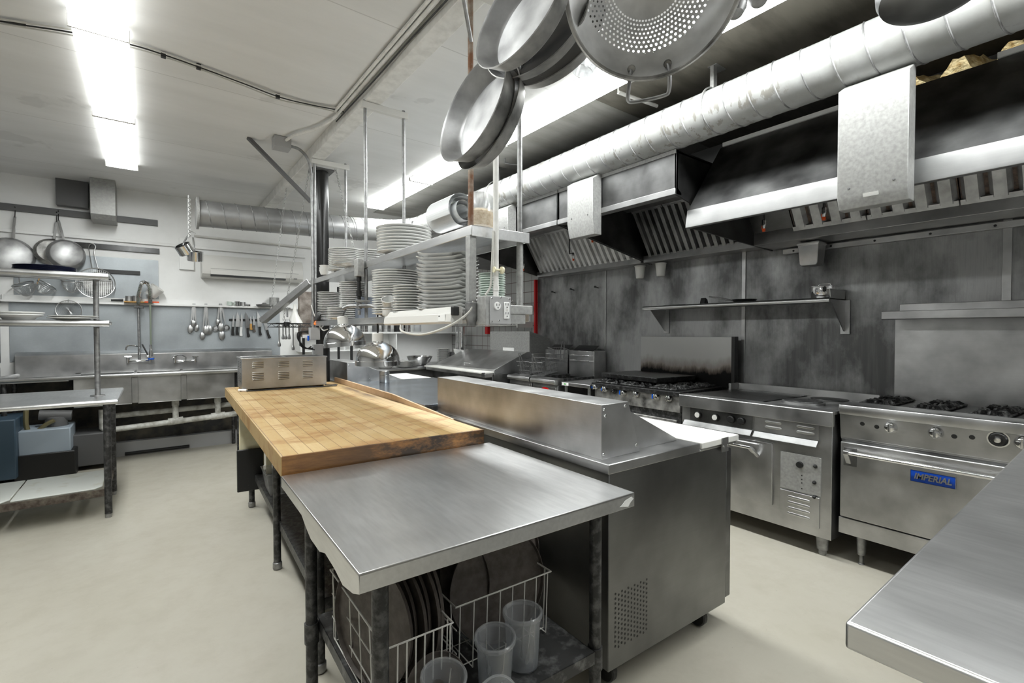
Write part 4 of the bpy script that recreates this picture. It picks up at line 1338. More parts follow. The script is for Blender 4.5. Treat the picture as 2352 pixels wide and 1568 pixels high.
tube(bm, smooth_path([(wx0 - .01, wy0 - .02, .951), (.46, 4.27, .951), (.62, 4.275, .951), (.85, 4.29, .951), (1.0, 4.26, .951), (1.09, 4.25, .953), (1.12, 4.29, .957), (1.07, 4.31, .955), (1.02, 4.28, .962)], 6), .0045, 7)
cb = part('power_cord', bm, M['cable_d'], ww)
bm = B(); cyl(bm, (wx0 - .02, wy0 - .0, .955), (wx0 + .03, wy0 - .05, .955), .011, 10)
part('plug', bm, M['white'], cb)

# small steel shaker near the second prep table
bm = B(); lathe(bm, [(0, 0), (.043, 0), (.045, .004), (.045, .062), (.042, .065), (.045, .068), (.045, .10), (.04, .106), (0, .107)], Matrix.Translation((1.59, 4.18, .9605)), 24)
solo('steel_canister', bm, M['steel'], 'small steel canister on the bluish counter, in front of the second prep table', 'canister', None, AI)

# ================================================================== hanging pass shelf
ps = thing('hanging_shelf', 'two-tier stainless shelf hung from the ceiling beam over the island', 'shelf', (1.25, 3.1, 1.5), AS)
RX0, RX1, RY = 1.112, 1.384, (1.83, 3.18, 4.49)
sx0, sx1, sy0, sy1 = 1.098, 1.42, 1.80, 4.62
bm = B(); bx(bm, sx0, sx1, sy0, sy1, 1.880, 1.886); bx(bm, sx0, sx0 + .004, sy0, sy1, 1.843, 1.884); bx(bm, sx1 - .004, sx1, sy0, sy1, 1.843, 1.884); bx(bm, sx0, sx1, sy0, sy0 + .004, 1.838, 1.886)
part('upper_tier', bm, M['steel_top'], ps, .002)
bm = B(); bx(bm, sx0, sx1, sy0 + .02, sy1, 1.505, 1.511); bx(bm, sx0, sx0 + .004, sy0, sy1, 1.468, 1.51); bx(bm, sx1 - .004, sx1, sy0, sy1, 1.468, 1.51)
part('lower_tier', bm, M['steel_top'], ps, .002)
bm = B(); bx(bm, 1.13, sx1 + .01, sy0 - .012, sy0 + .012, 1.50, 1.541)
part('cross_bar', bm, M['galv'], ps, .003)
bm = B(); bx(bm, 1.13, sx1 - .03, sy0 - .008, sy0 + .008, 1.455, 1.50)
part('cross_bar', bm, M['galv'], ps, .003)
for i, yy in enumerate(RY):
    for j, xx in enumerate((RX0, RX1)):
        bm = B(); cyl(bm, (xx, yy, 1.54 if i == 0 else 1.47), (xx, yy, 2.96), .0115 if i else .0125, 12)
        part('hanger_rod', bm, M['rust'] if i == 0 and j == 0 else M['pipe'], ps)
    bm = B(); bx(bm, RX0 - .03, RX1 + .03, yy - .018, yy + .018, 2.905, 2.948)
    part('ceiling_channel', bm, M['acwhite'], ps, .003)
bm = B(); bx(bm, RX0 - .018, RX0 + .018, RY[0] - .018, RY[0] + .018, 1.55, 1.842)
part('sleeve_post', bm, M['galv'], ps, .003)
bm = B(); cyl(bm, (RX1, RY[0], 1.54), (RX1, RY[0], 1.842), .016, 12); part('sleeve_post', bm, M['galv'], ps)
bm = B(); lathe(bm, [(.02, .09), (.028, .085), (.028, .02), (.022, 0), (.022, -.015), (0, -.015)], Matrix.Translation((RX0 - .01, RY[0] - .02, 1.46)), 16)
part('end_fitting', bm, M['pipe'], ps)
# outlet box on the end
ob = thing('outlet_box', 'gray electrical box with two white receptacles on the near end of the hanging shelf', 'outlet box', (1.2, 1.74, 1.46), AS)
bm = B(); bx(bm, 1.115, 1.245, 1.715, 1.785, 1.448, 1.572)
part('box', bm, M['galv'], ob, .002)
bm = B(); bx(bm, 1.134, 1.245, 1.711, 1.7148, 1.452, 1.572)
pl = part('cover_plate', bm, M['gray'], ob, .004)
for (xx, zz) in ((1.143, 1.562), (1.19, 1.567), (1.236, 1.562), (1.143, 1.462), (1.18, 1.467)):
    part('screw', lathe(B(), [(0, .003), (.004, .002), (.005, 0)], Mx((xx, 1.711, zz), (0, -1, 0)), 8), M['chrome'], pl)


def recept(c, slots_):
    x, y, z = c
    bm = B()
    return bm


bm = B(); lathe(bm, [(0, .005), (.016, .005), (.018, 0)], Mx((1.172, 1.711, 1.530), (0, -1, 0)), 20); r1 = part('round_receptacle', bm, M['white'], ob)
bm = B(); bx(bm, 1.205, 1.235, 1.706, 1.711, 1.475, 1.548); r2 = part('duplex_receptacle', bm, M['white'], ob, .006)
for (r_, cx, cz) in ((r1, 1.172, 1.530), (r2, 1.220, 1.533), (r2, 1.220, 1.494)):
    bm = B(); yy = 1.7048
    bx(bm, cx - .007, cx - .005, yy, yy + .0015, cz, cz + .010); bx(bm, cx + .005, cx + .007, yy, yy + .0015, cz, cz + .010)
    lathe(bm, [(0, .0), (.003, .0)], Mx((cx, yy, cz - .008), (0, -1, 0)), 10)
    part('slot', bm, M['black'], r_, sm=False)
bm = B(); bx(bm, 1.214, 1.226, 1.7045, 1.706, 1.510, 1.518); part('test_button', bm, M['acwhite'], r2)
bm = B(); tube(bm, [(1.195, 1.755, 2.96), (1.195, 1.755, 1.573)], .0125, 12)
lathe(bm, [(.0145, 0), (.0145, .02)], Matrix.Translation((1.195, 1.755, 1.60)), 12)
part('conduit', bm, M['beam'], ob)
bm = B(); tube(bm, smooth_path([(1.178, 1.75, 1.86), (1.172, 1.745, 1.80), (1.170, 1.75, 1.70), (1.17, 1.76, 1.62), (1.15, 1.77, 1.58)], 5), .005, 8)
part('cable', bm, M['cable'], ob)
bm = B(); cyl(bm, (1.178, 1.74, 1.69), (1.215, 1.74, 1.69), .004, 8); cyl(bm, (1.213, 1.74, 1.69), (1.222, 1.74, 1.69), .016, 14); cyl(bm, (1.172, 1.74, 1.69), (1.178, 1.74, 1.69), .013, 14)
part('clamp', bm, M['cream'], ob)
bm = B(); tube(bm, smooth_path([(1.10, 1.79, 1.55), (1.08, 1.80, 1.50), (1.03, 1.9, 1.44), (1.0, 2.1, 1.405), (1.01, 2.35, 1.42), (1.045, 2.45, 1.46)], 6), .0055, 8)
part('drooping_cable', bm, M['cable'], ob)
# strip light under the shelf
sl = thing('strip_light', 'white strip light fixture along the front of the lower hanging shelf tier', 'strip light', (1.04, 2.25, 1.46), AS)
bm = B(); prism(bm, [(1.035, 1.50), (1.03, 1.462), (1.04, 1.455), (1.092, 1.455), (1.092, 1.53), (1.07, 1.533), (1.05, 1.508)], 'y', 1.87, 2.66)
b_ = part('housing', bm, M['acwhite'], sl, .002)
bm = B(); bx(bm, 1.029, 1.0325, 1.92, 1.985, 1.466, 1.497); part('paper_label', bm, M['paper'], b_)
bm = B(); bx(bm, 1.0282, 1.0292, 1.968, 1.98, 1.487, 1.492); part('label_print', bm, M['black'], b_)
bm = B(); bx(bm, 1.03, 1.06, 1.842, 1.869, 1.49, 1.53); part('end_socket', bm, M['black'], sl, .004)

# heat lamps
def heat_lamp(c, tilt, top, label):
    t = thing('heat_lamp', label, 'heat lamp', c, 0)
    m = Matrix.Translation(c) @ Matrix.Rotation(tilt, 4, Vector((CR.x, CR.y, 0)).cross(Vector((0, 0, 1))))
    Rr = .142
    prof = [(Rr, 0), (Rr, .028), (Rr - .003, .030)] + [((Rr - .003) * math.cos(a) if a < PI / 2 - .3 else (Rr - .003) * math.cos(a), .030 + .125 * math.sin(a)) for a in [PI / 2 * k / 12 for k in range(1, 11)]] + [(.034, .156), (.034, .158)]
    bm = B(); lathe(bm, prof, m, 48)
    inner = [(.032, .154)] + [((Rr - .006) * math.cos(a), .028 + .123 * math.sin(a)) for a in [PI / 2 * k / 12 for k in range(10, 0, -1)]] + [(Rr - .004, .0), (Rr, 0)]
    lathe(bm, inner, m, 48)
    part('shade', bm, M['chrome'], t)
    bm = B(); lathe(bm, [(.036, .155), (.036, .205), (.032, .21), (0, .21)], m, 24)
    part('socket', bm, M['acwhite'], t)
    bm = B(); lathe(bm, [(0, .02), (.04, .028), (.05, .05), (.045, .08), (.02, .12), (.02, .155)], m, 20)
    part('bulb', bm, M['film'], t)
    bm = B(); p0 = m @ Vector((0, 0, .21)); tube(bm, smooth_path([p0, p0.lerp(Vector(top), .5), Vector(top)], 4), .006, 8)
    part('cord', bm, M['cable_d'], t)


heat_lamp((1.19, 3.02, 1.20), 0, (1.19, 3.02, 1.575), 'polished domed heat lamp hanging lowest over the island, nearer one')
heat_lamp((1.09, 3.36, 1.315), .09, (1.06, 3.25, 1.57), 'polished domed heat lamp tilted beside the nearer one')
t = thing('lamp_bracket', 'black pipe bracket with electrical box carrying the two heat lamps', 'bracket', (1.12, 3.2, 1.6), 0)
bm = B(); bx(bm, 1.10, 1.145, 3.13, 3.20, 1.785, 1.90); part('junction_box', bm, M['galv'], t, .004)
bm = B(); cyl(bm, (1.12, 3.165, 1.785), (1.12, 3.165, 1.755), .016, 12); cyl(bm, (1.12, 3.165, 1.76), (1.12, 3.165, 1.60), .012, 12); cyl(bm, (1.12, 3.165, 1.69), (1.12, 3.165, 1.655), .018, 12)
part('drop_pipe', bm, M['black'], t)
bm = B(); tube(bm, smooth_path([(1.05, 3.27, 1.572), (1.075, 3.23, 1.588), (1.13, 3.14, 1.588), (1.17, 3.06, 1.586), (1.19, 3.02, 1.56)], 5), .013, 12)
cyl(bm, (1.12, 3.165, 1.57), (1.12, 3.165, 1.61), .019, 12); cyl(bm, (1.12, 3.165, 1.53), (1.12, 3.165, 1.56), .011, 12)
part('cross_pipe', bm, M['pipe'], t)
bm = B(); bx(bm, 1.08, 1.18, 3.12, 3.13, 1.612, 1.628); part('clamp', bm, M['galv'], t, .002)

# ------------------------------------------------------------------ crockery
def round_plate(name, r, h, label, cat, group, mat='china', coup=False):
    bm = B()
    k = 1 if not coup else .8
    lathe(bm, [(0, .002), (r * .52, .002), (r * .56, 0), (r * .60, .002), (r * .70, h * .45), (r * .985, h * .80), (r, h * .80 + .002), (r, h), (r * .985, h + .001), (r * .70, h * .66), (r * .60, .0065), (0, .006)], Matrix(), 40)
    return solo(name, bm, M[mat], label, cat, (0, 0, 0), 0, group)


def square_plate(r, h, label, group):
    bm = B(); n = 12
    rings = []
    for (rr, z) in ((0, .002), (.55, 0), (.62, .002), (.98, h * .9), (1, h), (.97, h * 1.02), (.62, .007), (0, .006)):
        if rr == 0: rings.append([bm.verts.new((0, 0, z))]); continue
        ring = []
        for q in range(4):
            for k in range(n):
                s = -1 + 2 * k / n
                x, y = [(s, -1), (1, s), (-s, 1), (-1, -s)][q]
                e = max(abs(x), abs(y)); cc = (abs(x) * abs(y)) ** 3
                f = 1 - .09 * cc
                ring.append(bm.verts.new((x * r * rr * f, y * r * rr * f, z + (h * .55 * cc if rr > .9 else 0))))
        rings.append(ring)
    for a, b in zip(rings, rings[1:]):
        m_ = max(len(a), len(b))
        for k in range(m_):
            k2 = (k + 1) % m_
            if len(a) == 1: face(bm, [a[0], b[k2], b[k]])
            elif len(b) == 1: face(bm, [a[k], a[k2], b[0]])
            else: face(bm, [a[k], a[k2], b[k2], b[k]])
    return solo('square_plate', bm, M['china'], label, 'plate', (0, 0, 0), 0, group)


def stack(src, xy, z, n, dz, label, group, jit=.002, rot=0, jr=.03):
    for i in range(n):
        loc = (xy[0] + random.uniform(-jit, jit), xy[1] + random.uniform(-jit, jit), z + i * dz)
        rr = (0, 0, rot + random.uniform(-jr, jr))
        if i == 0 and not src.get('_used'):
            src['_used'] = 1; src.location = loc; src.rotation_euler = rr; src['label'] = label; src['group'] = group
            o = src
        else: o = dup(src, loc, rr, label, group)
    return o


def shelf_xy(px, x):
    a = YAW + math.atan((px - 1176) / FPX)
    return (x, x / math.tan(a))


L1 = 1.512; L2 = 1.887
P27 = round_plate('dinner_plate', .155, .022, '', 'plate', '')
stack(P27, shelf_xy(912, 1.27), L1, 19, .0148, 'large white round plate in the tallest round stack of the lower hanging tier', 'large plates on the lower tier')
P17 = round_plate('dinner_plate', .17, .024, '', 'plate', '')
stack(P17, shelf_xy(930, 1.285), L2, 9, .0185, 'large white platter in the stack on the upper tier, nearest stack', 'platters on the upper tier')
P24 = round_plate('dinner_plate', .138, .02, '', 'plate', '')
stack(P24, shelf_xy(797, 1.27), L2, 13, .0135, 'white plate in the stack at the far end of the upper tier', 'plates at the far end of the upper tier')
P22 = round_plate('side_plate', .105, .018, '', 'plate', '')
stack(P22, shelf_xy(852, 1.32), L2, 8, .0155, 'white plate in the small stack between the two upper tier stacks', 'plates between the upper stacks')
stack(P22, shelf_xy(812, 1.28), L1, 20, .0142, 'white plate in the stack behind the lamp pipe on the lower tier', 'plates behind the lamp pipe')
P20 = round_plate('side_plate', .10, .017, '', 'plate', '')
stack(P20, shelf_xy(757, 1.27), L1, 17, .0145, 'white plate in the farthest stack of the lower tier', 'plates in the farthest lower stack')
P15 = round_plate('side_plate', .078, .015, '', 'plate', '')
stack(P15, shelf_xy(776, 1.16), L1, 7, .0125, 'small white plate in the short stack at the far lower edge', 'small plates at the far lower edge')
PS1 = round_plate('side_plate', .098, .017, '', 'plate', '')
stack(PS1, shelf_xy(942, 1.20), L1, 11, .0150, 'white plate in the half-height stack before the tall round stack', 'plates in the half-height stack')
SQ = square_plate(.135, .02, '', '')
stack(SQ, shelf_xy(1032, 1.26), L1, 16, .0185, 'large white square plate in the big stack near the outlet box', 'square plates on the lower tier', .004, .62, .1)
SG = round_plate('saucer', .068, .014, '', 'saucer', '', 'china_green')
stack(SG, shelf_xy(1130, 1.365), L1, 17, .0112, 'pale green rimmed saucer in the stack behind the outlet box', 'green saucers')
SQ2 = square_plate(.09, .014, '', '')
stack(SQ2, shelf_xy(800, 1.16), L2, 3, .012, 'small white square plate on the front edge of the upper tier', 'small square plates on the upper tier', .004, .5, .2)


def ramekin(loc, tilt, label):
    bm = B(); n = 48
    lathe(bm, [(0, 0), (.034, 0), (.036, .003), (.037, .036), (.041, .039), (.041, .045), (.037, .045), (.034, .006), (0, .005)], Matrix(), n)
    for v in bm.verts:
        rr = math.hypot(v.co.x, v.co.y)
        if .0355 < rr < .0375:
            a = math.atan2(v.co.y, v.co.x); k = 1 + .02 * math.cos(a * 24); v.co.x *= k; v.co.y *= k
    o = solo('ramekin', bm, M['china'], label, 'ramekin', (0, 0, 0), 0, None)
    o.location = loc; o.rotation_euler = tilt


x_, y_ = shelf_xy(893, 1.145)
ramekin((x_, y_, L1), (0, 0, 0), 'white ramekin standing upright at the front edge of the lower tier')
ramekin((x_ - .0, y_ + .0, L1 + .062), (.5, -.3, 0), 'white ramekin tipped on top of the upright one')
bm = B(); lathe(bm, [(0, 0), (.03, 0), (.045, .04), (.048, .04), (.034, 0)], Matrix(), 24)
for k, (px, dz) in enumerate(((748, 0), (748, .018), (749, .036))):
    if k == 0:
        cupo = solo('bowl', bm, M['china'], '', 'bowl', (0, 0, 0)); cupo.location = (*shelf_xy(px, 1.17), L2); cupo['label'] = 'small white bowl nested at the far end of the upper tier'; cupo['group'] = 'nested bowls'
    else: dup(cupo, (*shelf_xy(px, 1.17), L2 + dz))
x_, y_ = shelf_xy(835, 1.33)
bm = B(); prism(bm, [(-.07, 0), (.07, 0), (.07, .15), (.04, .17), (-.04, .17), (-.07, .15)], 'y', -.09, .09)
o = solo('gray_case', bm, simple('blue_gray_plastic', (.10, .115, .14), .5), 'dark blue-gray plastic case behind the lamp pipe on the lower tier', 'case', (0, 0, 0), bevel=.006); o.location = (x_, y_, L1)
bm = B(); prism(bm, [(-.05, 0), (.05, 0), (.04, .06), (-.02, .08)], 'y', -.06, .06)
o = solo('black_cover', bm, M['black'], 'black plastic cover leaning at the far end of the lower tier', 'cover', (0, 0, 0), bevel=.01); o.location = (1.2, 4.35, L1)
# roll of plastic film and a bag on the upper tier
t = thing('film_roll', 'large loose roll of clear plastic film lying on the near end of the upper tier', 'plastic roll', (1.24, 2.1, 1.89), 0)
bm = B()
sp = []
for k in range(180):
    a = k * .125; rr = .024 + .0028 * a
    sp.append((rr * math.cos(a), rr * math.sin(a)))
c = at(1050, 487, Y=2.05)
for i in range(len(sp) - 1):
    q = []
    for (x, z) in (sp[i], sp[i + 1]):
        for y in (-.06, .17): q.append(bm.verts.new((c.x + x, c.y + y + .02 * math.sin(i * .055), c.z + z)))
    face(bm, [q[0], q[1], q[3], q[2]])
bmesh.ops.remove_doubles(bm, verts=bm.verts, dist=.0005)
part('coiled_film', bm, M['film'], t, ang=80)
bm = B(); lathe(bm, [(0, 0), (.075, .0), (.08, .01), (.078, .12), (.06, .16), (.02, .17), (0, .17)], Matrix.Translation(at(1105, 522, Y=1.98)) @ rotz(.4), 16, sy=.8)
t = thing('plastic_bag', 'clear plastic bag half full of dry food on the upper tier', 'bag', at(1105, 522, Y=1.98), 0)
part('bag', bm, M['clear'], t)
bm = B(); lathe(bm, [(0, .002), (.07, .003), (.074, .012), (.072, .07), (.04, .085), (0, .09)], Matrix.Translation(at(1105, 522, Y=1.98)) @ rotz(.4), 16, sy=.78)
part('contents', bm, simple('dry_food', (.72, .6, .42), .8, c2=(.5, .36, .2), sc=60, bump=.6), t)

# near right work table
t = thing('steel_counter', 'brushed stainless table corner in the lower right foreground', 'counter', (2.2, -.1, 0), 0)
bm = B(); bx(bm, .952, 3.1, -.55, .304, .872, .92)
part('tabletop', bm, M['steel_top'], t, .006)
for (xx, yy) in ((1.1, .17), (3.0, .17), (1.1, -.45), (3.0, -.45)):
    part('leg', cyl(B(), (xx, yy, 0), (xx, yy, .906), .022, 14), M['pipe'], t)
bm = B(); bx(bm, 1.1, 3.0, -.45, .17, .28, .30); part('undershelf', bm, M['galv'], t)

# ================================================================== left work table with two overshelves
t = thing('steel_work_table', 'stainless table at the left with two overshelves, and an undershelf of white panels', 'table', (-1.2, 5.2, 0), 0)
lx0, lx1, ly0, ly1 = -2.3, -.195, 4.72, 5.72
bm = B(); bx(bm, lx0, lx1, ly0 + .01, ly1, .888, .90)
tube(bm, [(lx0, ly0 + .012, .883), (lx1 - .01, ly0 + .012, .883), (lx1 - .01, ly1 - .01, .883)], .017, 12)
part('tabletop', bm, M['steel_top'], t, .002)
for (xx, yy) in ((-.262, 4.76), (-.262, 5.40), (-2.2, 4.76), (-2.2, 5.40)):
    o = part('leg', cyl(B(), (xx, yy, .03), (xx, yy, .885), .0235, 16), M['pipe_dark'], t)
    part('foot', cyl(B(), (xx, yy, 0), (xx, yy, .035), .02, 14), M['galv'], o)
bm = B()
for (a_, b_, c_, d_) in ((-2.2, -.26, 4.76, 4.77), (-2.2, -.26, 5.39, 5.40), (-.27, -.26, 4.76, 5.40)): bx(bm, a_, b_, c_, d_, .165, .22)
part('shelf_frame', bm, simple('rusted_shelf_frame', (.06, .042, .034), .6, .3, c2=(.17, .15, .12), sc=16), t, .002)
for (xa, xb) in ((-2.2, -1.35), (-1.34, -.80), (-.79, -.30)):
    bm = B(); prism(bm, [(xa, 4.775), (xb - .04, 4.775), (xb, 4.83), (xb, 5.38), (xa, 5.38)], 'z', .222, .232)
    part('shelf_panel', bm, simple('white_shelf_panel', (.74, .76, .72), .35, c2=(.55, .53, .42), sc=7, lo=.55, hi=.75) if xa < -2 else bpy.data.materials['white_shelf_panel'], t, .003)
for (xx,) in ((-.335,), (-1.9,)):
    bm = B(); cyl(bm, (xx, 5.10, .90), (xx, 5.10, 1.84), .0185, 16)
    o = part('shelf_post', bm, M['pipe_dark'] if xx < -1 else M['pipe'], t)
    part('post_flange', lathe(B(), [(0, .006), (.045, .006), (.05, 0)], Matrix.Translation((xx, 5.10, .9005)), 20), M['pipe'], o)
for zz in (1.492, 1.855):
    bm = B(); bx(bm, lx0, -.245, 4.88, 5.28, zz, zz + .008)
    tube(bm, [(lx0, 4.885, zz - .012), (-.245, 4.885, zz - .012)], .026, 12)
    tube(bm, [(lx0, 5.275, zz - .004), (-.25, 5.275, zz - .004)], .014, 10)
    part('overshelf', bm, M['steel_x'], t, .001)
# plates on the overshelves
WD = round_plate('soup_plate', .135, .045, 'white wide-rimmed plate stacked on the lower left overshelf, at the left', 'plate', '')
for k, (x, dz) in enumerate(((-.76, 0), (-.755, .016))):
    if k == 0: WD.location = (x, 5.0, 1.501); WD['group'] = 'wide plates on the lower overshelf'
    else: dup(WD, (x, 5.0, 1.501 + dz))
WP = round_plate('dinner_plate', .15, .024, 'white plate on the lower left overshelf beside the post', 'plate', '')
for k, (x, dz) in enumerate(((-.465, 0), (-.46, .014))):
    if k == 0: WP.location = (x, 5.0, 1.501); WP['group'] = 'plates beside the overshelf post'
    else: dup(WP, (x, 5.0, 1.501 + dz))
BK = round_plate('dinner_plate', .178, .012, 'dark navy plate in the stack on the upper left overshelf', 'plate', 'navy plates on the upper overshelf')
BK.data.materials[0] = simple('navy_enamel', (.012, .014, .035), .2)
for k in range(7):
    loc = (-.62 + random.uniform(-.004, .004), 5.06, 1.8635 + k * .0058)
    if k == 0: BK.location = loc
    else: dup(BK, loc)

# ================================================================== the far (sink) wall
YW = YB
t = thing('wall_panel', 'blue-gray stainless panel behind the long sink', 'panel', (0, YW - .005, 1.2), 0)
a = at(20, 690, Y=YW); b = at(640, 803, Y=YW)
bm = B(); bx(bm, a.x, 1.42, YW - .006, YW - .001, 1.10, 1.72); part('sheet', bm, M['backsteel'], t)
a = at(30, 545, Y=YW); b = at(365, 690, Y=YW)
bm = B(); prism(bm, [(a.x, 1.75), (b.x, 1.75), (b.x, 2.26), (a.x, 2.26)], 'y', YW - .012, YW - .001)
solo('wall_panel', bm, M['backsteel'], 'small blue-gray panel under the dark rail, above the long sink', 'panel')
# long white ledge
bm = B(); bx(bm, -1.2, 1.75, YW - .07, YW - .001, 1.725, 1.748); bx(bm, -1.2, 1.75, YW - .018, YW - .001, 1.748, 1.80)
solo('wall_ledge', bm, M['white'], 'narrow white ledge along the far wall above the sink', 'ledge', bevel=.002)


def wbar(p0, p1, h, mat, name, label, cat, d=.02):
    A_ = at(p0[0], p0[1], Y=YW); C_ = at(p1[0], p1[1], Y=YW); zz = (A_.z + C_.z) / 2
    bm = B(); bx(bm, A_.x, C_.x, YW - d, YW - .001, zz - h / 2, zz + h / 2)
    return solo(name, bm, mat, label, cat, bevel=.002)


wbar((-400, 430), (362, 513), .07, M['dgray'], 'wall_rail', 'long dark flat rail high on the far wall, carrying hanging pans', 'rail', .03)
wbar((165, 563), (366, 576), .06, M['blackm'], 'wall_rail', 'short black rail at the top of the small blue-gray panel', 'rail', .025)
wbar((225, 622), (322, 628), .045, M['black'], 'knife_rack', 'short black magnetic strip beside the wire strainer', 'rack', .03)
wbar((526, 733), (615, 737), .03, M['black'], 'knife_rack', 'long black magnetic knife strip over the sink', 'rack', .014)
# electrical enclosures
def wbox(px0, px1, py0, py1, d, mat, name, label, cat, bv=.003, tap=0):
    A_ = at(px0, py0, Y=YW - d); C_ = at(px1, py1, Y=YW - d)
    z0_, z1_ = C_.z, (A_.z + at(px1, py0 + (px1 - px0) * .115, Y=YW - d).z) / 2
    bm = B()
    if tap: prism(bm, [(YW - .001, z0_ - .02), (YW - .001, z1_), (YW - d, z1_), (YW - d, z0_ + .04)], 'x', A_.x, C_.x)
    else: bx(bm, A_.x, C_.x, YW - d, YW - .001, z0_, z1_)
    return solo(name, bm, mat, label, cat, bevel=bv)


wbox(127, 203, 408, 478, .1, M['dgray'], 'electrical_panel', 'dark gray metal panel box high on the far wall', 'panel box')
a = at(205, 365, Y=6.75); b = at(266, 500, Y=6.75)
bm = B(); prism(bm, [(6.75, b.z + .02), (6.80, b.z - .03), (YW - .001, b.z - .03), (YW - .001, ZC - .002), (6.75, ZC - .002)], 'x', a.x, b.x)
solo('vertical_duct', bm, M['galv'], 'pale square duct dropping from the ceiling on the far wall', 'duct', bevel=.003)
wbox(411, 446, 545, 620, .04, M['white'], 'utility_box', 'flat white box on the far wall behind the hanging measuring cups', 'box')
# mini split air conditioner
a = at(463, 565, Y=YW - .2); b = at(697, 640, Y=YW - .2)
ax0, ax1, az0, az1 = a.x, b.x, 2.085, 2.36
t = thing('air_conditioner', 'off-white wall-mounted air conditioner on the far wall', 'air conditioner', ((ax0 + ax1) / 2, YW, az0), 0)
bm = B(); prism(bm, [(YW - .001, az0), (YW - .15, az0 + .0), (YW - .19, az0 + .04), (YW - .20, az0 + .10), (YW - .19, az1 - .06), (YW - .15, az1), (YW - .001, az1)], 'x', ax0, ax1)
part('casing', bm, M['acwhite'], t, .006)
bm = B(); bx(bm, ax0 + .09, ax1 - .22, YW - .199, YW - .17, az0 + .012, az0 + .05)
part('air_outlet', bm, M['black'], t, .001)
bm = B(); hexa(bm, [(ax0 + .09, YW - .206, az0 + .035), (ax1 - .22, YW - .206, az0 + .035), (ax1 - .22, YW - .196, az0 + .035), (ax0 + .09, YW - .196, az0 + .035), (ax0 + .09, YW - .205, az0 + .085), (ax1 - .22, YW - .205, az0 + .085), (ax1 - .22, YW - .19, az0 + .085), (ax0 + .09, YW - .19, az0 + .085)])
part('louvre_flap', bm, M['acwhite'], t, .002)
bm = B(); bx(bm, ax0 + .09, ax1 - .06, YW - .2015, YW - .19, az0 + .105, az0 + .108); bx(bm, ax1 - .12, ax1 - .08, YW - .2, YW - .18, az0 + .035, az0 + .045)
part('trim_line', bm, M['dgray'], t)

# the long three-bowl sink
t = thing('compartment_sink', 'long three-bowl stainless sink with drainboard against the far wall', 'sink', (0, 6.75, 0), 0)
kx0, kx1, ky0, ky1 = -1.20, 1.30, 6.42, 7.05
bm = B(); prism(bm, [(ky1 + .04, .93), (ky1 + .04, 1.20), (ky1 - .01, 1.20), (ky1 - .06, 1.165), (ky1 - .06, .93)], 'x', kx0 + .1, kx1)
part('backsplash', bm, M['steel_x'], t, .003)
bm = B()
tube(bm, [(kx0 + .12, ky1 - .07, .965), (kx0 - .0, ky0 + .12, .955), (kx0 + .04, ky0 + .02, .955), (kx1, ky0 + .01, .965)], .022, 10)
bx(bm, kx0 + .06, -.64, ky0 + .02, ky1 - .05, .925, .94)
for (xa, xb) in ((-.64, -.59), (-.14, -.11), (.29, .32), (kx1 - .1, kx1)): bx(bm, xa, xb, ky0 + .01, ky1 - .05, .94, .962)
bx(bm, -.64, kx1, ky0 + .01, ky0 + .06, .94, .962); bx(bm, -.64, kx1, ky1 - .13, ky1 - .05, .94, .962)
part('rim', bm, M['steel_x'], t, .002)
for (xa, xb) in ((-.61, -.15), (-.10, .28), (.33, .80)):
    bm = B()
    for q in ((xa, xa + .006, 6.47, 6.92), (xb - .006, xb, 6.47, 6.92), (xa, xb, 6.47, 6.476), (xa, xb, 6.914, 6.92)): bx(bm, *q, .655, .94)
    bx(bm, xa, xb, 6.47, 6.92, .65, .658)
    part('bowl', bm, M['steel'], t, .004)
for xa in (-.15, .28):
    bm = B(); bx(bm, xa, xa + .05, 6.475, 6.485, .66, .93); part('gap_strip', bm, M['steel'], t)
for xx in (-1.1, .84, 1.25):
    for yy in (6.5, 6.95): part('leg', cyl(B(), (xx, yy, 0), (xx, yy, .94), .02, 12), M['pipe_dark'], t)
# drain pipes
t = thing('drain_pipe', 'dirty white drain pipe running under the sink bowls', 'pipe', (.2, 6.6, .4), 0)
bm = B(); tube(bm, [(-.40, 6.60, .60), (-.40, 6.60, .41), (-.37, 6.6, .375), (.95, 6.60, .435), (1.3, 6.6, .45)], .032, 14)
part('main_run', bm, M['pvc'], t)
bm = B(); tube(bm, [(-.35, 6.75, .50), (.9, 6.75, .53)], .03, 14); part('rear_run', bm, M['pvc'], t)
for xx, zz in ((.23, .405), (.64, .42)):
    bm = B(); cyl(bm, (xx, 6.6, zz), (xx, 6.62, .60), .03, 12); cyl(bm, (xx - .07, 6.6, zz), (xx + .07, 6.6, zz + .006), .040, 14); cyl(bm, (xx, 6.62, .58), (xx, 6.62, .65), .036, 12)
    part('tee', bm, M['pvc'], t)
bm = B(); cyl(bm, at(287, 1042, Z=.03), at(435, 1024, Z=.03), .018, 10)
t = solo('floor_rod', bm, M['black'], 'black rod with a steel tip lying on the floor under the sink', 'rod')
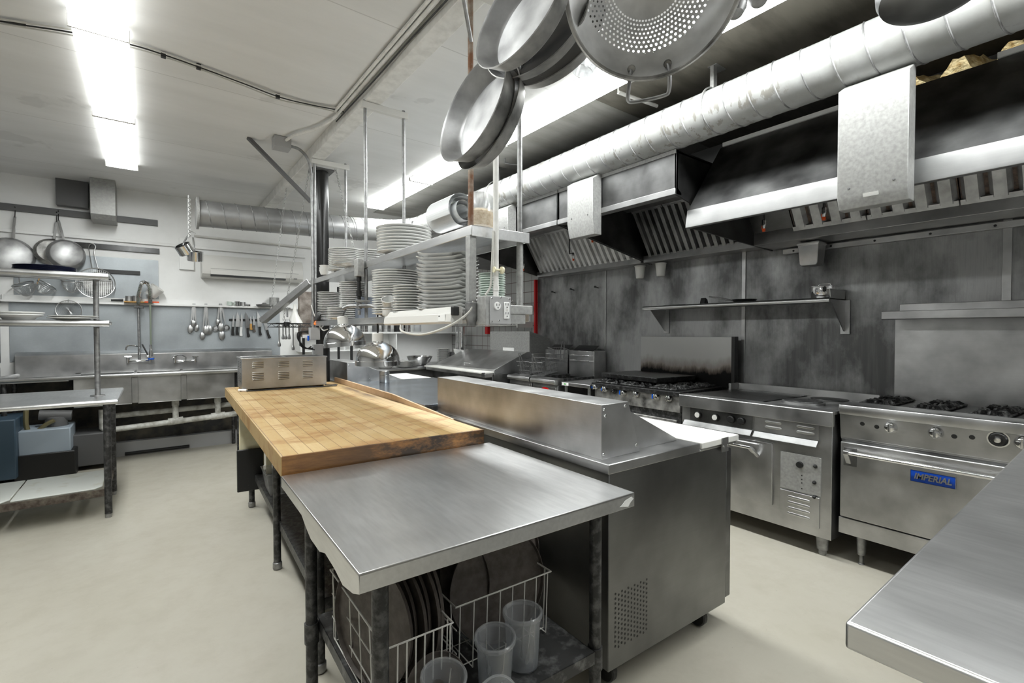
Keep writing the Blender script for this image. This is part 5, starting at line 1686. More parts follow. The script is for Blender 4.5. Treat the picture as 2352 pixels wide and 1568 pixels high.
# garbage disposer and clutter under the left end
t = thing('waste_disposer', 'dark waste trap with brass pipes under the left end of the sink', 'drain trap', (-.7, 6.5, .4), 0)
a = at(100, 960, Y=6.3)
bm = B(); tube(bm, smooth_path([at(60, 940, Y=6.4), at(60, 975, Y=6.4), at(70, 1000, Y=6.4), at(80, 995, Y=6.4), at(105, 975, Y=6.4), at(125, 965, Y=6.4)], 5), .02, 10)
part('trap_pipe', bm, simple('old_brass', (.22, .19, .1), .4, .5), t)
bm = B(); tube(bm, [at(90, 953, Y=6.5), at(165, 953, Y=6.5)], .05, 12); lathe(bm, [(0, -.1), (.07, -.08), (.09, 0), (.08, .1), (0, .12)], Matrix.Translation(at(130, 980, Y=6.5)), 14)
part('body', bm, M['dgray'], t)
def crate(px0, px1, py0, py1, Y_, d, mat, name, label, cat):
    A_ = at(px0, py0, Y=Y_); C_ = at(px1, py1, Y=Y_)
    bm = B(); z0_ = max(0.002, C_.z)
    return solo(name, bx(bm, A_.x, C_.x, Y_, Y_ + d, z0_, A_.z), mat, label, cat, bevel=.01)


crate(30, 175, 1049, 1140, 6.28, .45, M['black'], 'storage_bin', 'long black bin on the floor under the pale blue-white one', 'bin')
o = crate(40, 163, 992, 1048, 6.3, .4, simple('pale_blue_tub', (.36, .42, .48), .4), 'storage_bin', 'pale blue-white storage bin under the left end of the sink', 'bin')
crate(-120, 38, 975, 1100, 6.2, .5, simple('blue_bin', (.05, .085, .12), .4), 'storage_bin', 'blue storage bin under the sink at the left edge of the photo', 'bin')
crate(165, 262, 1000, 1062, 6.5, .4, M['dgray'], 'storage_bin', 'black storage bin under the sink behind the table leg', 'bin')
bm = B(); bx(bm, -.9, 1.3, 6.98, 7.07, .0, .16); solo('floor_curb', bm, M['gray'], 'low gray curb along the wall under the sink', 'curb')
# backing under the sink (dark mottled wall cladding)
bm = B(); bx(bm, -2.6, 1.42, 7.075, 7.099, .16, .92); solo('wall_cladding', bm, simple('mottled_black_cladding', .02, .6, c2=(.08, .07, .05), sc=6), 'mottled black cladding on the wall under the sink', 'cladding')

# taps
def tapset(cx, z, label, spray):
    yw = 6.985
    t = thing('faucet', label, 'faucet', (cx, yw, z), 0)
    bm = B(); tube(bm, [(cx - .10, yw, z), (cx - .10, yw - .05, z), (cx - .07, yw - .06, z), (cx + .07, yw - .06, z), (cx + .10, yw - .05, z), (cx + .10, yw, z)], .014, 10)
    part('body', bm, M['chrome'], t)
    for s in (-1, 1):
        bm = B(); cyl(bm, (cx + s * .10, yw - .05, z - .02), (cx + s * .10, yw - .05, z + .045), .017, 12); tube(bm, [(cx + s * .10 - .03, yw - .055, z + .05), (cx + s * .10 + .03, yw - .055, z + .05)], .007, 8)
        part('valve_handle', bm, M['chrome'], t)
    return t


fa = at(320, 828, Y=6.98)
t = tapset(fa.x, fa.z, 'pre-rinse faucet with tall spring hose over the sink', True)
zf = fa.z
top = at(330, 648, Y=6.93)
bm = B(); tube(bm, [(fa.x, 6.925, zf), (fa.x, 6.925, at(320, 700, Y=6.93).z)], .011, 10); part('riser', bm, M['pipe'], t)
z1 = at(320, 702, Y=6.93).z; z2 = top.z; xr = at(345, 700, Y=6.93).x
core = smooth_path([(fa.x, 6.925, z1), (fa.x + .003, 6.92, z1 + .12), (fa.x + .03, 6.90, z2 - .03), ((fa.x + xr) / 2, 6.88, z2), (xr - .012, 6.86, z2 - .03), (xr, 6.85, z1 + .1), (xr, 6.85, z1 + .03)], 10)
bm = B(); hel = []
for i in range(len(core) - 1):
    for k in range(6):
        p = core[i].lerp(core[i + 1], k / 6); tt_ = (core[i + 1] - core[i]).normalized(); u = Vector((0, 1, 0)); v = tt_.cross(u).normalized(); ph = (i * 6 + k) * 1.05
        hel.append(p + (u * math.cos(ph) + v * math.sin(ph)) * .019)
tube(bm, hel, .0032, 5); part('spring', bm, M['chrome'], t)
bm = B(); tube(bm, core, .011, 8); tube(bm, [(xr, 6.85, z1 + .03), (xr, 6.85, zf + .16)], .009, 8); part('hose', bm, simple('gray_green_hose', (.2, .23, .18), .5), t)
bm = B(); lathe(bm, [(0, .16), (.012, .155), (.015, .1), (.022, .06), (.02, .02), (.03, .01), (.03, 0), (0, 0)], Matrix.Translation((xr, 6.85, zf + .03)), 14); part('spray_valve', bm, M['chrome'], t)
bm = B(); lathe(bm, [(0, 0), (.028, 0), (.032, .012), (.028, .022), (0, .024)], Matrix.Translation((xr, 6.85, zf + .015)), 16); part('spray_ring', bm, M['blue'], t)
bm = B(); tube(bm, smooth_path([(fa.x, 6.92, zf + .06), (fa.x - .0, 6.8, zf + .16), (fa.x - .09, 6.75, zf + .18), (fa.x - .115, 6.74, zf + .13)], 6), .008, 8); part('spout', bm, M['chrome'], t)
bm = B(); tube(bm, [(fa.x + .03, 6.85, zf + .19), (fa.x + .08, 6.84, zf + .07)], .008, 8); part('squeeze_lever', bm, M['black'], t)
bm = B(); bx(bm, fa.x - .04, fa.x + .05, 6.90, 6.95, z1 - .03, z1); part('riser_clamp', bm, M['pipe_dark'], t, .003)
fa = at(425, 828, Y=6.98)
t = tapset(fa.x, fa.z, 'plain low faucet with swing spout over the middle sink bowl', False)
bm = B(); tube(bm, smooth_path([(fa.x, 6.92, fa.z), (fa.x, 6.91, fa.z + .05), (fa.x - .06, 6.80, fa.z + .075), (fa.x - .12, 6.72, fa.z + .06), (fa.x - .125, 6.71, fa.z + .03)], 6), .010, 8); part('spout', bm, M['chrome'], t)

# ------------------------------------------------------------------ things hanging on the far wall
def wall_knife(px, py, L_, lab, hm='black', bl='steel', ang=.0, wd=.022, hl=.4):
    """knife hung blade up on the strip; (px,py) is the blade tip"""
    p = at(px, py, Y=YW - .03)
    t = thing('knife', lab, 'knife', p, 0)
    m = Matrix.Translation(p) @ Matrix.Rotation(ang, 4, 'Y')
    bm = B(); Lb = L_ * (1 - hl)
    pts = [(0, 0), (wd * .55, -Lb * .25), (wd * .95, -Lb * .6), (wd, -Lb), (-wd * .25, -Lb), (-wd * .15, -Lb * .3)]
    A_ = [bm.verts.new(m @ Vector((x, .001, z))) for x, z in pts]; C_ = [bm.verts.new(m @ Vector((x, -.001, z))) for x, z in pts]
    face(bm, A_); face(bm, C_[::-1])
    for i in range(6): face(bm, [A_[i], C_[i], C_[(i + 1) % 6], A_[(i + 1) % 6]])
    part('blade', bm, M[bl], t, sm=False)
    bm = B(); c_ = wd * .3
    prism_pts = [(c_ - .012, -Lb), (c_ + .014, -Lb), (c_ + .012, -Lb - (L_ - Lb) * .5), (c_ + .022, -L_ * .97), (c_ + .012, -L_), (c_ - .012, -L_ * .99), (c_ - .014, -Lb - (L_ - Lb) * .5)]
    A_ = [bm.verts.new(m @ Vector((x, .008, z))) for x, z in prism_pts]; C_ = [bm.verts.new(m @ Vector((x, -.008, z))) for x, z in prism_pts]
    face(bm, A_); face(bm, C_[::-1]); n_ = len(prism_pts)
    for i in range(n_): face(bm, [A_[i], C_[i], C_[(i + 1) % n_], A_[(i + 1) % n_]])
    part('handle', bm, M[hm], t, .003)


for (px, py, L_, lab, hm, bl, ang, wd, hl) in (
        (536, 722, .27, 'slim knife with black handle, leftmost on the magnetic strip', 'black', 'steel', .07, .018, .42),
        (545, 716, .30, 'wide cook knife with black handle, second on the magnetic strip', 'black', 'steel', .07, .04, .36),
        (555, 717, .31, 'knife with a white handle on the magnetic strip', 'white', 'steel', .07, .022, .38),
        (564, 716, .33, 'broad dark-bladed knife with black handle beside the wooden one', 'black', 'steel_dark', -.04, .045, .36),
        (575, 726, .18, 'small knife with a light wooden handle on the magnetic strip', 'woodh', 'steel', .0, .016, .45),
        (582, 724, .22, 'knife with a riveted dark brown handle on the magnetic strip', 'stone', 'steel', .0, .018, .42),
        (591, 715, .32, 'large cook knife with black handle near the wire shelf corner', 'black', 'steel', -.06, .04, .37),
        (601, 722, .33, 'knife with black handle hanging at a slant, rightmost on the strip', 'black', 'steel', -.25, .03, .35)):
    wall_knife(px, py, L_, lab, hm, bl, ang, wd, hl)


def wall_spoon(px, py, L_, ang, lab, r=.033, holes=False, lad=0, dy=0):
    p = at(px, py, Y=YW - .035 - dy)
    t = thing('serving_spoon', lab, 'spoon', p, 0)
    m = Matrix.Translation(p) @ Matrix.Rotation(ang, 4, 'Y')
    bm = B()
    bxw = .0085
    hexa(bm, [m @ Vector(q) for q in ((-.011, .001, -L_ * .3), (.011, .001, -L_ * .3), (.011, -.002, -L_ * .3), (-.011, -.002, -L_ * .3), (-.009, .001, 0), (.009, .001, 0), (.009, -.002, 0), (-.009, -.002, 0))])
    hexa(bm, [m @ Vector(q) for q in ((-.005, .001, -L_ + r * 1.2), (.005, .001, -L_ + r * 1.2), (.005, -.003, -L_ + r * 1.2), (-.005, -.003, -L_ + r * 1.2), (-.009, .001, -L_ * .3), (.009, .001, -L_ * .3), (.009, -.002, -L_ * .3), (-.009, -.002, -L_ * .3))])
    part('handle', bm, M['steel'], t)
    bm = B(); lathe(bm, [(0, .009 + lad), (r * .5, .0075 + lad), (r * .9, .003), (r, 0), (r * .96, -.001), (r * .5, .0055 + lad), (0, .007 + lad)], m @ Matrix.Translation((0, -.004, -L_)) @ Matrix.Rotation(PI / 2, 4, 'X'), 24, sx=.84 if not lad else 1, sy=1.35 if not lad else 1)
    part('bowl', bm, M['steel'], t)


for (px, py, L_, ang, lab, r, lad, dy) in (
        (446, 697, .245, .04, 'serving spoon hung in front in the left cluster', .033, 0, .012),
        (444, 697, .315, .10, 'longer serving spoon hanging lower in the left cluster', .038, 0, 0),
        (447, 697, .30, -.05, 'solid spoon mostly hidden behind the left cluster', .034, 0, -.015),
        (473, 697, .33, .0, 'serving spoon hung in front in the middle cluster', .040, 0, .012),
        (472, 697, .405, .09, 'longest spoon hanging lowest in the middle cluster', .036, 0, 0),
        (474, 697, .33, -.07, 'ladle hung behind the middle cluster spoons', .045, 0, -.012),
        (507, 697, .30, .0, 'slotted spoon hung in front in the right cluster', .04, 0, .014),
        (506, 697, .405, -.03, 'perforated spoon hanging lowest in the right cluster', .042, 0, 0),
        (505, 697, .235, .10, 'small spoon hung at the left of the right cluster', .03, 0, 0),
        (506, 697, .32, .17, 'ladle hung leaning left in the right cluster', .04, .015, -.01),
        (508, 697, .31, -.17, 'ladle hung leaning right in the right cluster', .04, .015, -.01)):
    wall_spoon(px, py, L_, ang, lab, r, False, lad, dy)


def wall_pan(px, py, r, d, hx, hy, lab, yo=.12, face_out=.25, mat='pan'):
    """frying pan hung by its handle, bottom facing the room"""
    c = at(px, py, Y=YW - yo); h = at(hx, hy, Y=YW - .05)
    t = thing('frying_pan', lab, 'frying pan', c, 0)
    zdir = Vector((face_out, -1, .12))
    m = Mx(c, zdir, (1, 0, 0))
    bm = B(); lathe(bm, [(0, 0), (r * .8, 0), (r * .86, -.006), (r, -d), (r * 1.01, -d), (r * .98, -d + .002), (r * .8, -.006), (0, -.005)], m, 40)
    part('body', bm, M[mat], t)
    bm = B()
    dv = (h - c).normalized(); p0 = c + dv * r * .97 + Vector((0, .03, 0)); sd = Vector((.011, 0, 0))
    hexa(bm, [p0 - sd, p0 + sd, p0 + sd + Vector((0, .012, 0)), p0 - sd + Vector((0, .012, 0)), h - sd, h + sd, h + sd + Vector((0, .008, 0)), h - sd + Vector((0, .008, 0))])
    part('handle', bm, M['steel'], t, .002)
    bm = B(); tube(bm, smooth_path([h + Vector((0, .0, -.01)), h + Vector((0, .02, .06)), h + Vector((0, .03, .09)), h + Vector((0, .0, .10))], 4), .004, 6)
    part('hook', bm, M['black'], t)


wall_pan(25, 585, .19, .06, 34, 497, 'large worn frying pan hanging at the left edge of the photo')
wall_pan(154, 582, .16, .05, 134, 505, 'worn frying pan with a pale stained bottom, hanging in front of another', .19)
wall_pan(118, 576, .14, .04, 130, 508, 'darker frying pan mostly hidden behind the pale-bottomed pan', .07, .1, 'pan_out')


def strainer(c, r, depth, zdir, hpath, lab, mat='steel', mesh_n=22, hm='steel'):
    t = thing('strainer', lab, 'strainer', c, 0)
    m = Mx(c, zdir, (1, 0, 0))
    bm = B(); tube(bm, [m @ Vector((r * math.cos(a), r * math.sin(a), 0)) for a in [2 * PI * k / 32 for k in range(32)]], .005, 8, True)
    part('rim', bm, M[mat], t)
    bm = B()
    for i in range(mesh_n):
        a = PI * i / mesh_n
        pts = []
        for k in range(13):
            q = -PI / 2 + PI * k / 12
            pts.append(m @ Vector((r * math.sin(q) * math.cos(a), r * math.sin(q) * math.sin(a), -depth * math.cos(q))))
        tube(bm, pts, .0009, 3)
    for k in range(1, 9):
        q = PI / 2 * k / 9
        tube(bm, [m @ Vector((r * math.sin(q) * math.cos(a), r * math.sin(q) * math.sin(a), -depth * math.cos(q))) for a in [2 * PI * j / 24 for j in range(24)]], .0009, 3, True)
    part('wire_mesh', bm, M[mat], t, kind=None)
    bm = B(); tube(bm, smooth_path(hpath, 4), .0045, 6); part('handle', bm, M[hm], t)


Yh = YW - .12
strainer(at(52, 652, Y=Yh), .085, .13, (-.3, -.3, .9), [at(45, 650, Y=Yh), at(43, 632, Y=Yh), at(42, 612, Y=YW - .04)], 'small mesh strainer hanging at the far left under the overshelf')
strainer(at(108, 655, Y=Yh), .085, .10, (.6, -.2, .8), [at(85, 652, Y=Yh), at(90, 640, Y=Yh), at(104, 615, Y=YW - .04)], 'mesh strainer with a wooden handle, hanging tilted to the right', 'steel', 22, 'woodh')
strainer(at(165, 645, Y=Yh), .085, .13, (.05, -.25, 1), [at(150, 645, Y=Yh), at(140, 638, Y=Yh), at(143, 615, Y=YW - .04)], 'deep mesh strainer hanging beside the big wire skimmer')
strainer(at(158, 712, Y=Yh), .105, .06, (0, -1, .1), [at(158, 692, Y=Yh), at(158, 688, Y=YW - .04)], 'round fine strainer hanging behind the lower overshelf plates')
# big perforated skimmer disc with wire loop handle
c = at(220, 650, Y=YW - .12)
t = thing('skimmer', 'large round wire-grid skimmer with a looped wire handle, behind the overshelf end', 'skimmer', c, 0)
m = Mx(c, (0.1, -1, .1), (1, 0, 0))
bm = B(); tube(bm, [m @ Vector((.165 * math.cos(a), .165 * math.sin(a), 0)) for a in [2 * PI * k / 40 for k in range(40)]], .005, 6, True); part('rim', bm, M['steel'], t)
bm = B()
for i in range(-9, 10):
    s = i * .0165; h = math.sqrt(max(0, .165 ** 2 - s * s))
    tube(bm, [m @ Vector((s, -h, -.02)), m @ Vector((s, 0, -.03)), m @ Vector((s, h, -.02))], .0014, 4); tube(bm, [m @ Vector((-h, s, -.02)), m @ Vector((0, s, -.03)), m @ Vector((h, s, -.02))], .0014, 4)
part('wire_grid', bm, M['steel'], t)
bm = B(); tube(bm, smooth_path([m @ Vector((-.03, .165, 0)), m @ Vector((-.05, .33, 0)), m @ Vector((-.055, .40, 0)), m @ Vector((-.03, .44, 0)), m @ Vector((0, .41, 0)), m @ Vector((-.01, .33, 0)), m @ Vector((.02, .165, 0))], 6), .005, 6); part('handle', bm, M['steel'], t)
bm = B(); lathe(bm, [(0, 0), (.12, 0), (.13, .01), (.13, .014), (.12, .006), (0, .005)], Mx(at(226, 652, Y=YW - .06), (0, -1, 0)), 32)
solo('perforated_plate', bm, M['pan_out'], 'round aluminium tray hanging behind the big wire skimmer', 'tray')
# tin mugs on a wooden board, spatula
a = at(318, 693, Y=YW - .06)
bm = B(); bx(bm, at(285, 690, Y=YW - .06).x, at(352, 690, Y=YW - .06).x, YW - .16, YW - .02, 1.749, 1.762); solo('wooden_board', bm, M['woodh'], 'thin wooden board lying on the ledge under two tin mugs', 'board', bevel=.003)


def mug(px, r, h, lab, Yq=YW - .08, z=1.7625, mat='pan', handle=True, name='mug', cat='mug'):
    x = at(px, 690, Y=Yq).x
    t = thing(name, lab, cat, (x, Yq, z), 0)
    bm = B(); lathe(bm, [(0, 0), (r, 0), (r, h), (r * 1.05, h), (r * .94, h), (r * .93, .004), (0, .004)], Matrix.Translation((x, Yq, z)), 24); part('body', bm, M[mat], t)
    if handle:
        bm = B(); tube(bm, smooth_path([(x + r, Yq - .01, z + h * .8), (x + r + .025, Yq - .02, z + h * .7), (x + r + .025, Yq - .02, z + h * .35), (x + r, Yq - .01, z + h * .2)], 4), .004, 6); part('handle', bm, M[mat], t)


mug(296, .032, .06, 'tin mug at the left on the wooden board'); mug(312, .03, .065, 'tin mug next to the spring faucet on the board')
c = at(345, 670, Y=YW - .10)
bm = B(); lathe(bm, [(0, 0), (.06, 0), (.075, .12), (.072, .12), (.058, .005), (0, .004)], Mx(c + Vector((0, 0, -.04)), (.6, -.2, .75)), 24)
solo('plastic_cup', bm, M['acwhite'], 'white plastic scoop tipped beside the spring faucet', 'scoop')
bm = B(); tube(bm, [at(255, 689, Y=YW - .06), at(283, 689, Y=YW - .06)], [.012, .016], 8); solo('kitchen_tool', bm, M['black'], 'black-handled tool lying on the white ledge', 'tool')
bm = B(); bx(bm, at(332, 690, Y=YW - .05).x, at(365, 690, Y=YW - .05).x, YW - .19, YW - .17, 1.749, 1.765); solo('red_marker', bm, M['redcap'], 'red and black marker on the ledge beside the spring faucet', 'marker')
for (px, r, h, lab, mt) in ((527, .03, .05, 'green-tinted glass on the white ledge, left of two cups', 'china_green'), (545, .035, .055, 'steel cup on the white ledge above the serving spoons', 'chrome'), (558, .03, .05, 'second steel cup on the ledge, right of the first', 'steel'), (570, .026, .022, 'tiny steel dish on the white ledge', 'chrome')):
    mug(px, r, h, lab, YW - .05, 1.7485, mt, mt == 'china_green', 'cup', 'cup')
mug(630, .06, .12, 'dented gray metal can on the ledge behind the chains', YW - .08, 1.7485, 'galv', False, 'metal_can', 'can')
bm = B(); lathe(bm, [(0, 0), (.09, 0), (.1, .02), (.03, .03), (.02, .045), (0, .045)], Matrix.Translation((at(607, 690, Y=YW - .12).x, YW - .12, 1.75)), 24); solo('pan_cover', bm, M['pipe'], 'dark round lid lying on the ledge beside the metal can', 'lid')
# hanging measuring pans by the duct end
for (px, py, hx, hy, tl, lab) in ((424, 572, 432, 540, (-.5, -.3, .8), 'small steel saucepan hanging tilted by the duct end'), (448, 588, 443, 545, (0, -.25, 1), 'small steel saucepan hanging upright by the duct end')):
    c = at(px, py, Y=5.95); t = thing('small_saucepan', lab, 'saucepan', c, 0)
    m = Mx(c, tl, (1, 0, 0))
    bm = B(); lathe(bm, [(0, -.05), (.068, -.05), (.072, -.045), (.072, .045), (.077, .048), (.07, .048), (.068, -.044), (0, -.045)], m, 28); part('body', bm, M['chrome'], t)
    bm = B(); tube(bm, [m @ Vector((.0, .07, .03)), at(hx, hy, Y=5.97)], .008, 6); part('handle', bm, M['steel'], t)
bm = B()
for k in range(9): tube(bm, smooth_path([at(432, 455 + k * 10, Y=5.96), at(438, 459 + k * 10, Y=5.94), at(432, 466 + k * 10, Y=5.96)], 4), .006, 5)
tube(bm, [at(433, 448, Y=5.97), at(433, 545, Y=5.97)], .008, 6); tube(bm, smooth_path([at(434, 538, Y=5.96), at(440, 532, Y=5.96), at(450, 536, Y=5.96)], 5), .004, 6)
solo('hanging_wire_rack', bm, M['galv'], 'twisted wire hanger strip at the left end of the far round duct', 'hanger')
# pipe run along the beadboard line
bm = B(); tube(bm, [at(446, 541, Y=YW - .03), at(720, 570, Y=YW - .03)], .012, 8); solo('wall_conduit', bm, M['acwhite'], 'thin pale conduit along the far wall above the air conditioner', 'conduit')
# appliance at the far left edge
t = thing('dish_machine', 'stainless dish machine cut by the left edge of the photo', 'dish machine', (-1.5, 6.4, 0), 0)
bm = B(); bx(bm, -2.0, -1.19, 6.2, 6.95, 1.10, 1.95); part('hood', bm, M['steel_dark'], t, .008)
bm = B(); bx(bm, -2.0, -1.20, 6.15, 6.98, .86, 1.06); part('base', bm, M['galv'], t, .008)
for xx in (-1.9, -1.28):
    for yy in (6.3, 6.9): part('leg', cyl(B(), (xx, yy, 0), (xx, yy, 1.12), .02, 10), M['pipe_dark'], t)

# ================================================================== column, bracket, conduit, chains in the middle
t = thing('support_column', 'black round steel column rising to the ceiling beam', 'column', (1.325, 4.74, 0), 0)
bm = B(); cyl(bm, (1.325, 4.74, .01), (1.325, 4.74, 2.93), .062, 32); part('shaft', bm, simple('glossy_black_column', .02, .25, .3), t)
bm = B(); bx(bm, 1.23, 1.42, 4.65, 4.83, 2.93, 2.945); bx(bm, 1.23, 1.42, 4.65, 4.83, 0, .012); part('end_plate', bm, M['dgray'], t)
bm = B()
pA = at(567, 317, Z=3.045); pB = at(712, 465, Y=4.6); d_ = (pB - pA).normalized(); s_ = Vector((.0, .02, 0)); u_ = Vector((.012, 0, .022))
hexa(bm, [pA - s_ - u_ * .1, pA - s_ + u_, pA + s_ + u_, pA + s_ - u_ * .1, pB - s_ - u_ * .1, pB - s_ + u_, pB + s_ + u_, pB + s_ - u_ * .1])
solo('diagonal_brace', bm, M['dgray'], 'dark flat diagonal brace from the ceiling to the column', 'brace')
jb = at(648, 342, Z=2.96)
t = thing('junction_box', 'gray square junction box on the ceiling near the column', 'junction box', (jb.x, jb.y, ZC), 0)
bm = B(); bx(bm, jb.x - .07, jb.x + .06, jb.y - .06, jb.y + .06, 2.955, ZC - .002); part('box', bm, M['gray'], t, .004)
t = thing('ceiling_conduit', 'bent metal conduit from the ceiling box down beside the far hanger rod', 'conduit', (jb.x, jb.y, 3.0), 0)
bm = B(); tube(bm, smooth_path([(jb.x + .06, jb.y, 3.0), (jb.x + .15, jb.y + .02, 2.99), (1.13, 4.42, 2.90), (1.165, 4.47, 2.75), (1.168, 4.475, 2.6)], 6) + [Vector((1.168, 4.475, 1.45))], .012, 10); part('drop_run', bm, M['pipe'], t)
bm = B(); tube(bm, smooth_path([(jb.x + .02, jb.y - .06, 3.02), (jb.x + .05, jb.y - .2, 3.02), (1.08, 3.95, 3.02), (1.13, 3.7, 3.02)], 5) + [Vector((1.13, -1.5, 3.02))], .012, 10)
tube(bm, [(1.105, 3.6, 3.03), (1.105, -1.5, 3.03)], .010, 8); part('beam_run', bm, M['beam'], t)
bm = B(); tube(bm, smooth_path([(1.145, 3.7, 3.0), (1.14, 3.0, 2.985), (1.15, 2.4, 3.0), (1.145, 1.8, 2.985), (1.15, 1.2, 3.0)], 8), .005, 6); part('loose_cable', bm, M['cable_d'], t)
# cable bundle across the ceiling
t = thing('cable_bundle', 'sagging bundle of gray cables clipped across the ceiling to the beam', 'cable', at(500, 165, Z=3.03), 0)
zz = 3.035
for k, mt in enumerate(('cable', 'cable_d', 'cable')):
    pa, pb = at(-60, 38, Z=zz), at(0, 46, Z=zz); dr_ = (pa - pb).normalized(); pe = pa + dr_ * ((-2.99 - pa.x) / dr_.x); pe.z = zz - .006 * k
    pts = [pe]
    for (px, py) in ((-60, 38), (0, 46), (60, 56), (165, 72), (300, 100), (378, 124), (452, 150), (560, 190), (645, 222), (720, 240), (780, 252), (800, 262)):
        p = at(px, py + (k - 1) * (2.5 + 1.5 * math.sin(px * .05)), Z=zz); p.z = zz - .006 * k; pts.append(p)
    bm = B(); tube(bm, smooth_path(pts, 5), .0045, 6); part('cable', bm, M[mt], t)
for (px, py) in ((375, 125), (456, 152), (638, 220)):
    p = at(px, py, Z=zz); bm = B(); bx(bm, p.x - .012, p.x + .012, p.y - .012, p.y + .012, zz - .018, zz + .012); part('clip', bm, M['black'], t)


def chain(p0, p1, lab):
    p0 = Vector(p0); p1 = Vector(p1); L_ = (p1 - p0).length; n = int(L_ / .034); d = (p1 - p0).normalized(); u = d.orthogonal().normalized(); v = d.cross(u)
    bm = B()
    for i in range(n):
        c = p0 + d * (L_ * (i + .5) / n); a = u if i % 2 else v
        a = (a + (v if i % 2 else -u) * .35).normalized()
        tube(bm, [c + d * (.021 * math.sin(q)) + a * (.0085 * math.cos(q)) for q in [2 * PI * k / 10 for k in range(10)]], .0022, 4, True)
    return solo('hanging_chain', bm, M['galv'], lab, 'chain')


chain(at(658, 432, Z=2.95), at(620, 722, Y=5.45), 'chain hanging left of the others, down to the sloped steel tray')
chain(at(712, 380, Z=2.95), at(651, 735, Y=5.2), 'chain hanging beside the hanger rod, down to the wire shelf corner')
chain(at(770, 385, Z=2.93), at(812, 566, Y=4.05), 'chain hanging from the channel behind the far plates')
# sloped steel tray
a = at(607, 742, Y=5.25); b = at(716, 652, Y=4.85)
t = thing('sloped_tray', 'long stainless trough sloping up from the wire shelf to the hanging shelf', 'tray', a, 0)
m0 = Vector(a); m1 = Vector(b); dd = (m1 - m0).normalized(); sd = dd.cross(Vector((0, 0, 1))).normalized(); up_ = sd.cross(dd)
bm = B()
for (s0, s1, u0, u1) in ((-.035, .035, 0, .004), (-.035, -.031, 0, .055), (.031, .035, 0, .055)):
    q = [m0 + sd * s0 + up_ * u0, m0 + sd * s1 + up_ * u0, m0 + sd * s1 + up_ * u1, m0 + sd * s0 + up_ * u1]
    r_ = [p + (m1 - m0) for p in q]
    hexa(bm, q + r_)
part('trough', bm, M['steel_top'], t, .001)
bm = B(); tube(bm, [m0 + up_ * .03 - sd * .03, m0 + up_ * .03 + sd * .03], .012, 8); part('end_roller', bm, M['pipe'], t)

# black wire shelving beyond the island
t = thing('wire_shelving', 'black wire shelving rack standing beyond the island', 'shelving', (1.3, 5.4, 0), 0)
wz_ = 1.50
bm = B()
X0, X1, Y0, Y1 = 1.0, 1.75, 5.15, 5.6
for y in (Y0, Y1):
    tube(bm, [(X0, y, wz_), (X1, y, wz_)], .005, 6); tube(bm, [(X0, y, wz_ - .035), (X1, y, wz_ - .035)], .004, 6)
    n = 18
    tube(bm, [(X0 + (X1 - X0) * k / n, y, wz_ if k % 2 else wz_ - .035) for k in range(n + 1)], .003, 5)
for x in (X0, X1):
    tube(bm, [(x, Y0, wz_), (x, Y1, wz_)], .005, 6); tube(bm, [(x, Y0, wz_ - .035), (x, Y1, wz_ - .035)], .004, 6)
for k in range(26):
    x = X0 + (X1 - X0) * k / 25; tube(bm, [(x, Y0, wz_ + .003), (x, Y1, wz_ + .003)], .0022, 4)
part('wire_tier', bm, M['black'], t)
for (xx, yy, zt) in ((1.335, 5.5, 1.93), (1.74, 5.16, 1.95), (1.74, 5.6, 1.93)):
    bm = B(); cyl(bm, (xx, yy, 0), (xx, yy, zt), .014, 12); part('post', bm, M['black'], t)
bm = B(); lathe(bm, [(.02, -.03), (.026, -.03), (.024, .01), (.018, .012)], Matrix.Translation((X0 + .09, Y0, wz_)), 12); part('corner_sleeve', bm, M['black'], t)
# utensils hanging from the wire shelf
for k, (px, L_) in enumerate(((641, .20), (650, .13), (656, .13), (664, .13), (673, .24), (690, .2))):
    p = at(px, 745, Y=5.18)
    bm = B(); tube(bm, [p, p - Vector((0, 0, L_))], .006, 6); lathe(bm, [(0, .0), (.014, .003), (.016, .02), (.008, .05), (0, .055)], Matrix.Translation(p - Vector((0, 0, L_ + .02))), 10, sy=.3)
    solo('kitchen_utensil', bm, M['pipe'] if k % 2 else M['steel'], 'steel utensil hanging under the black wire shelf' if k in (1, 2, 3) else {0: 'long thin rod hanging at the left under the black wire shelf', 4: 'long tongs hanging under the black wire shelf', 5: 'ladle hanging next to the wire shelving post'}[k], 'utensil', group='utensils under the wire shelf' if k in (1, 2, 3) else None)
bm = B(); c = at(677, 728, Y=5.35); lathe(bm, [(.075, 0), (.078, 0), (.02, .12), (.012, .2), (.014, .2), (.016, .12)], Matrix.Translation((c.x, c.y, 1.505)), 28)
solo('funnel', bm, M['acwhite'], 'white funnel standing upside down on the black wire shelf', 'funnel')
c = at(660, 728, Y=5.3)
bm = B(); tube(bm, [c, c + Vector((.0, 0, .10))], .008, 6); tube(bm, [c + Vector((-.03, 0, .09)), c + Vector((.03, 0, .09))], .007, 6); lathe(bm, [(.02, 0), (.03, .01), (.02, .04)], Matrix.Translation((c.x, c.y, 1.505)), 12)
solo('can_opener', bm, M['pipe'], 'small metal gadget beside the funnel on the wire shelf', 'gadget')
bm = B(); c = at(710, 740, Y=5.5); bx(bm, c.x - .10, c.x + .1, 5.48, 5.56, 1.36, 1.85); solo('wooden_box', bm, simple('dark_brown_wood', (.10, .075, .06), .6, c2=(.28, .25, .22), sc=9), 'dark brown wooden box behind the wire shelving post', 'box', bevel=.004)
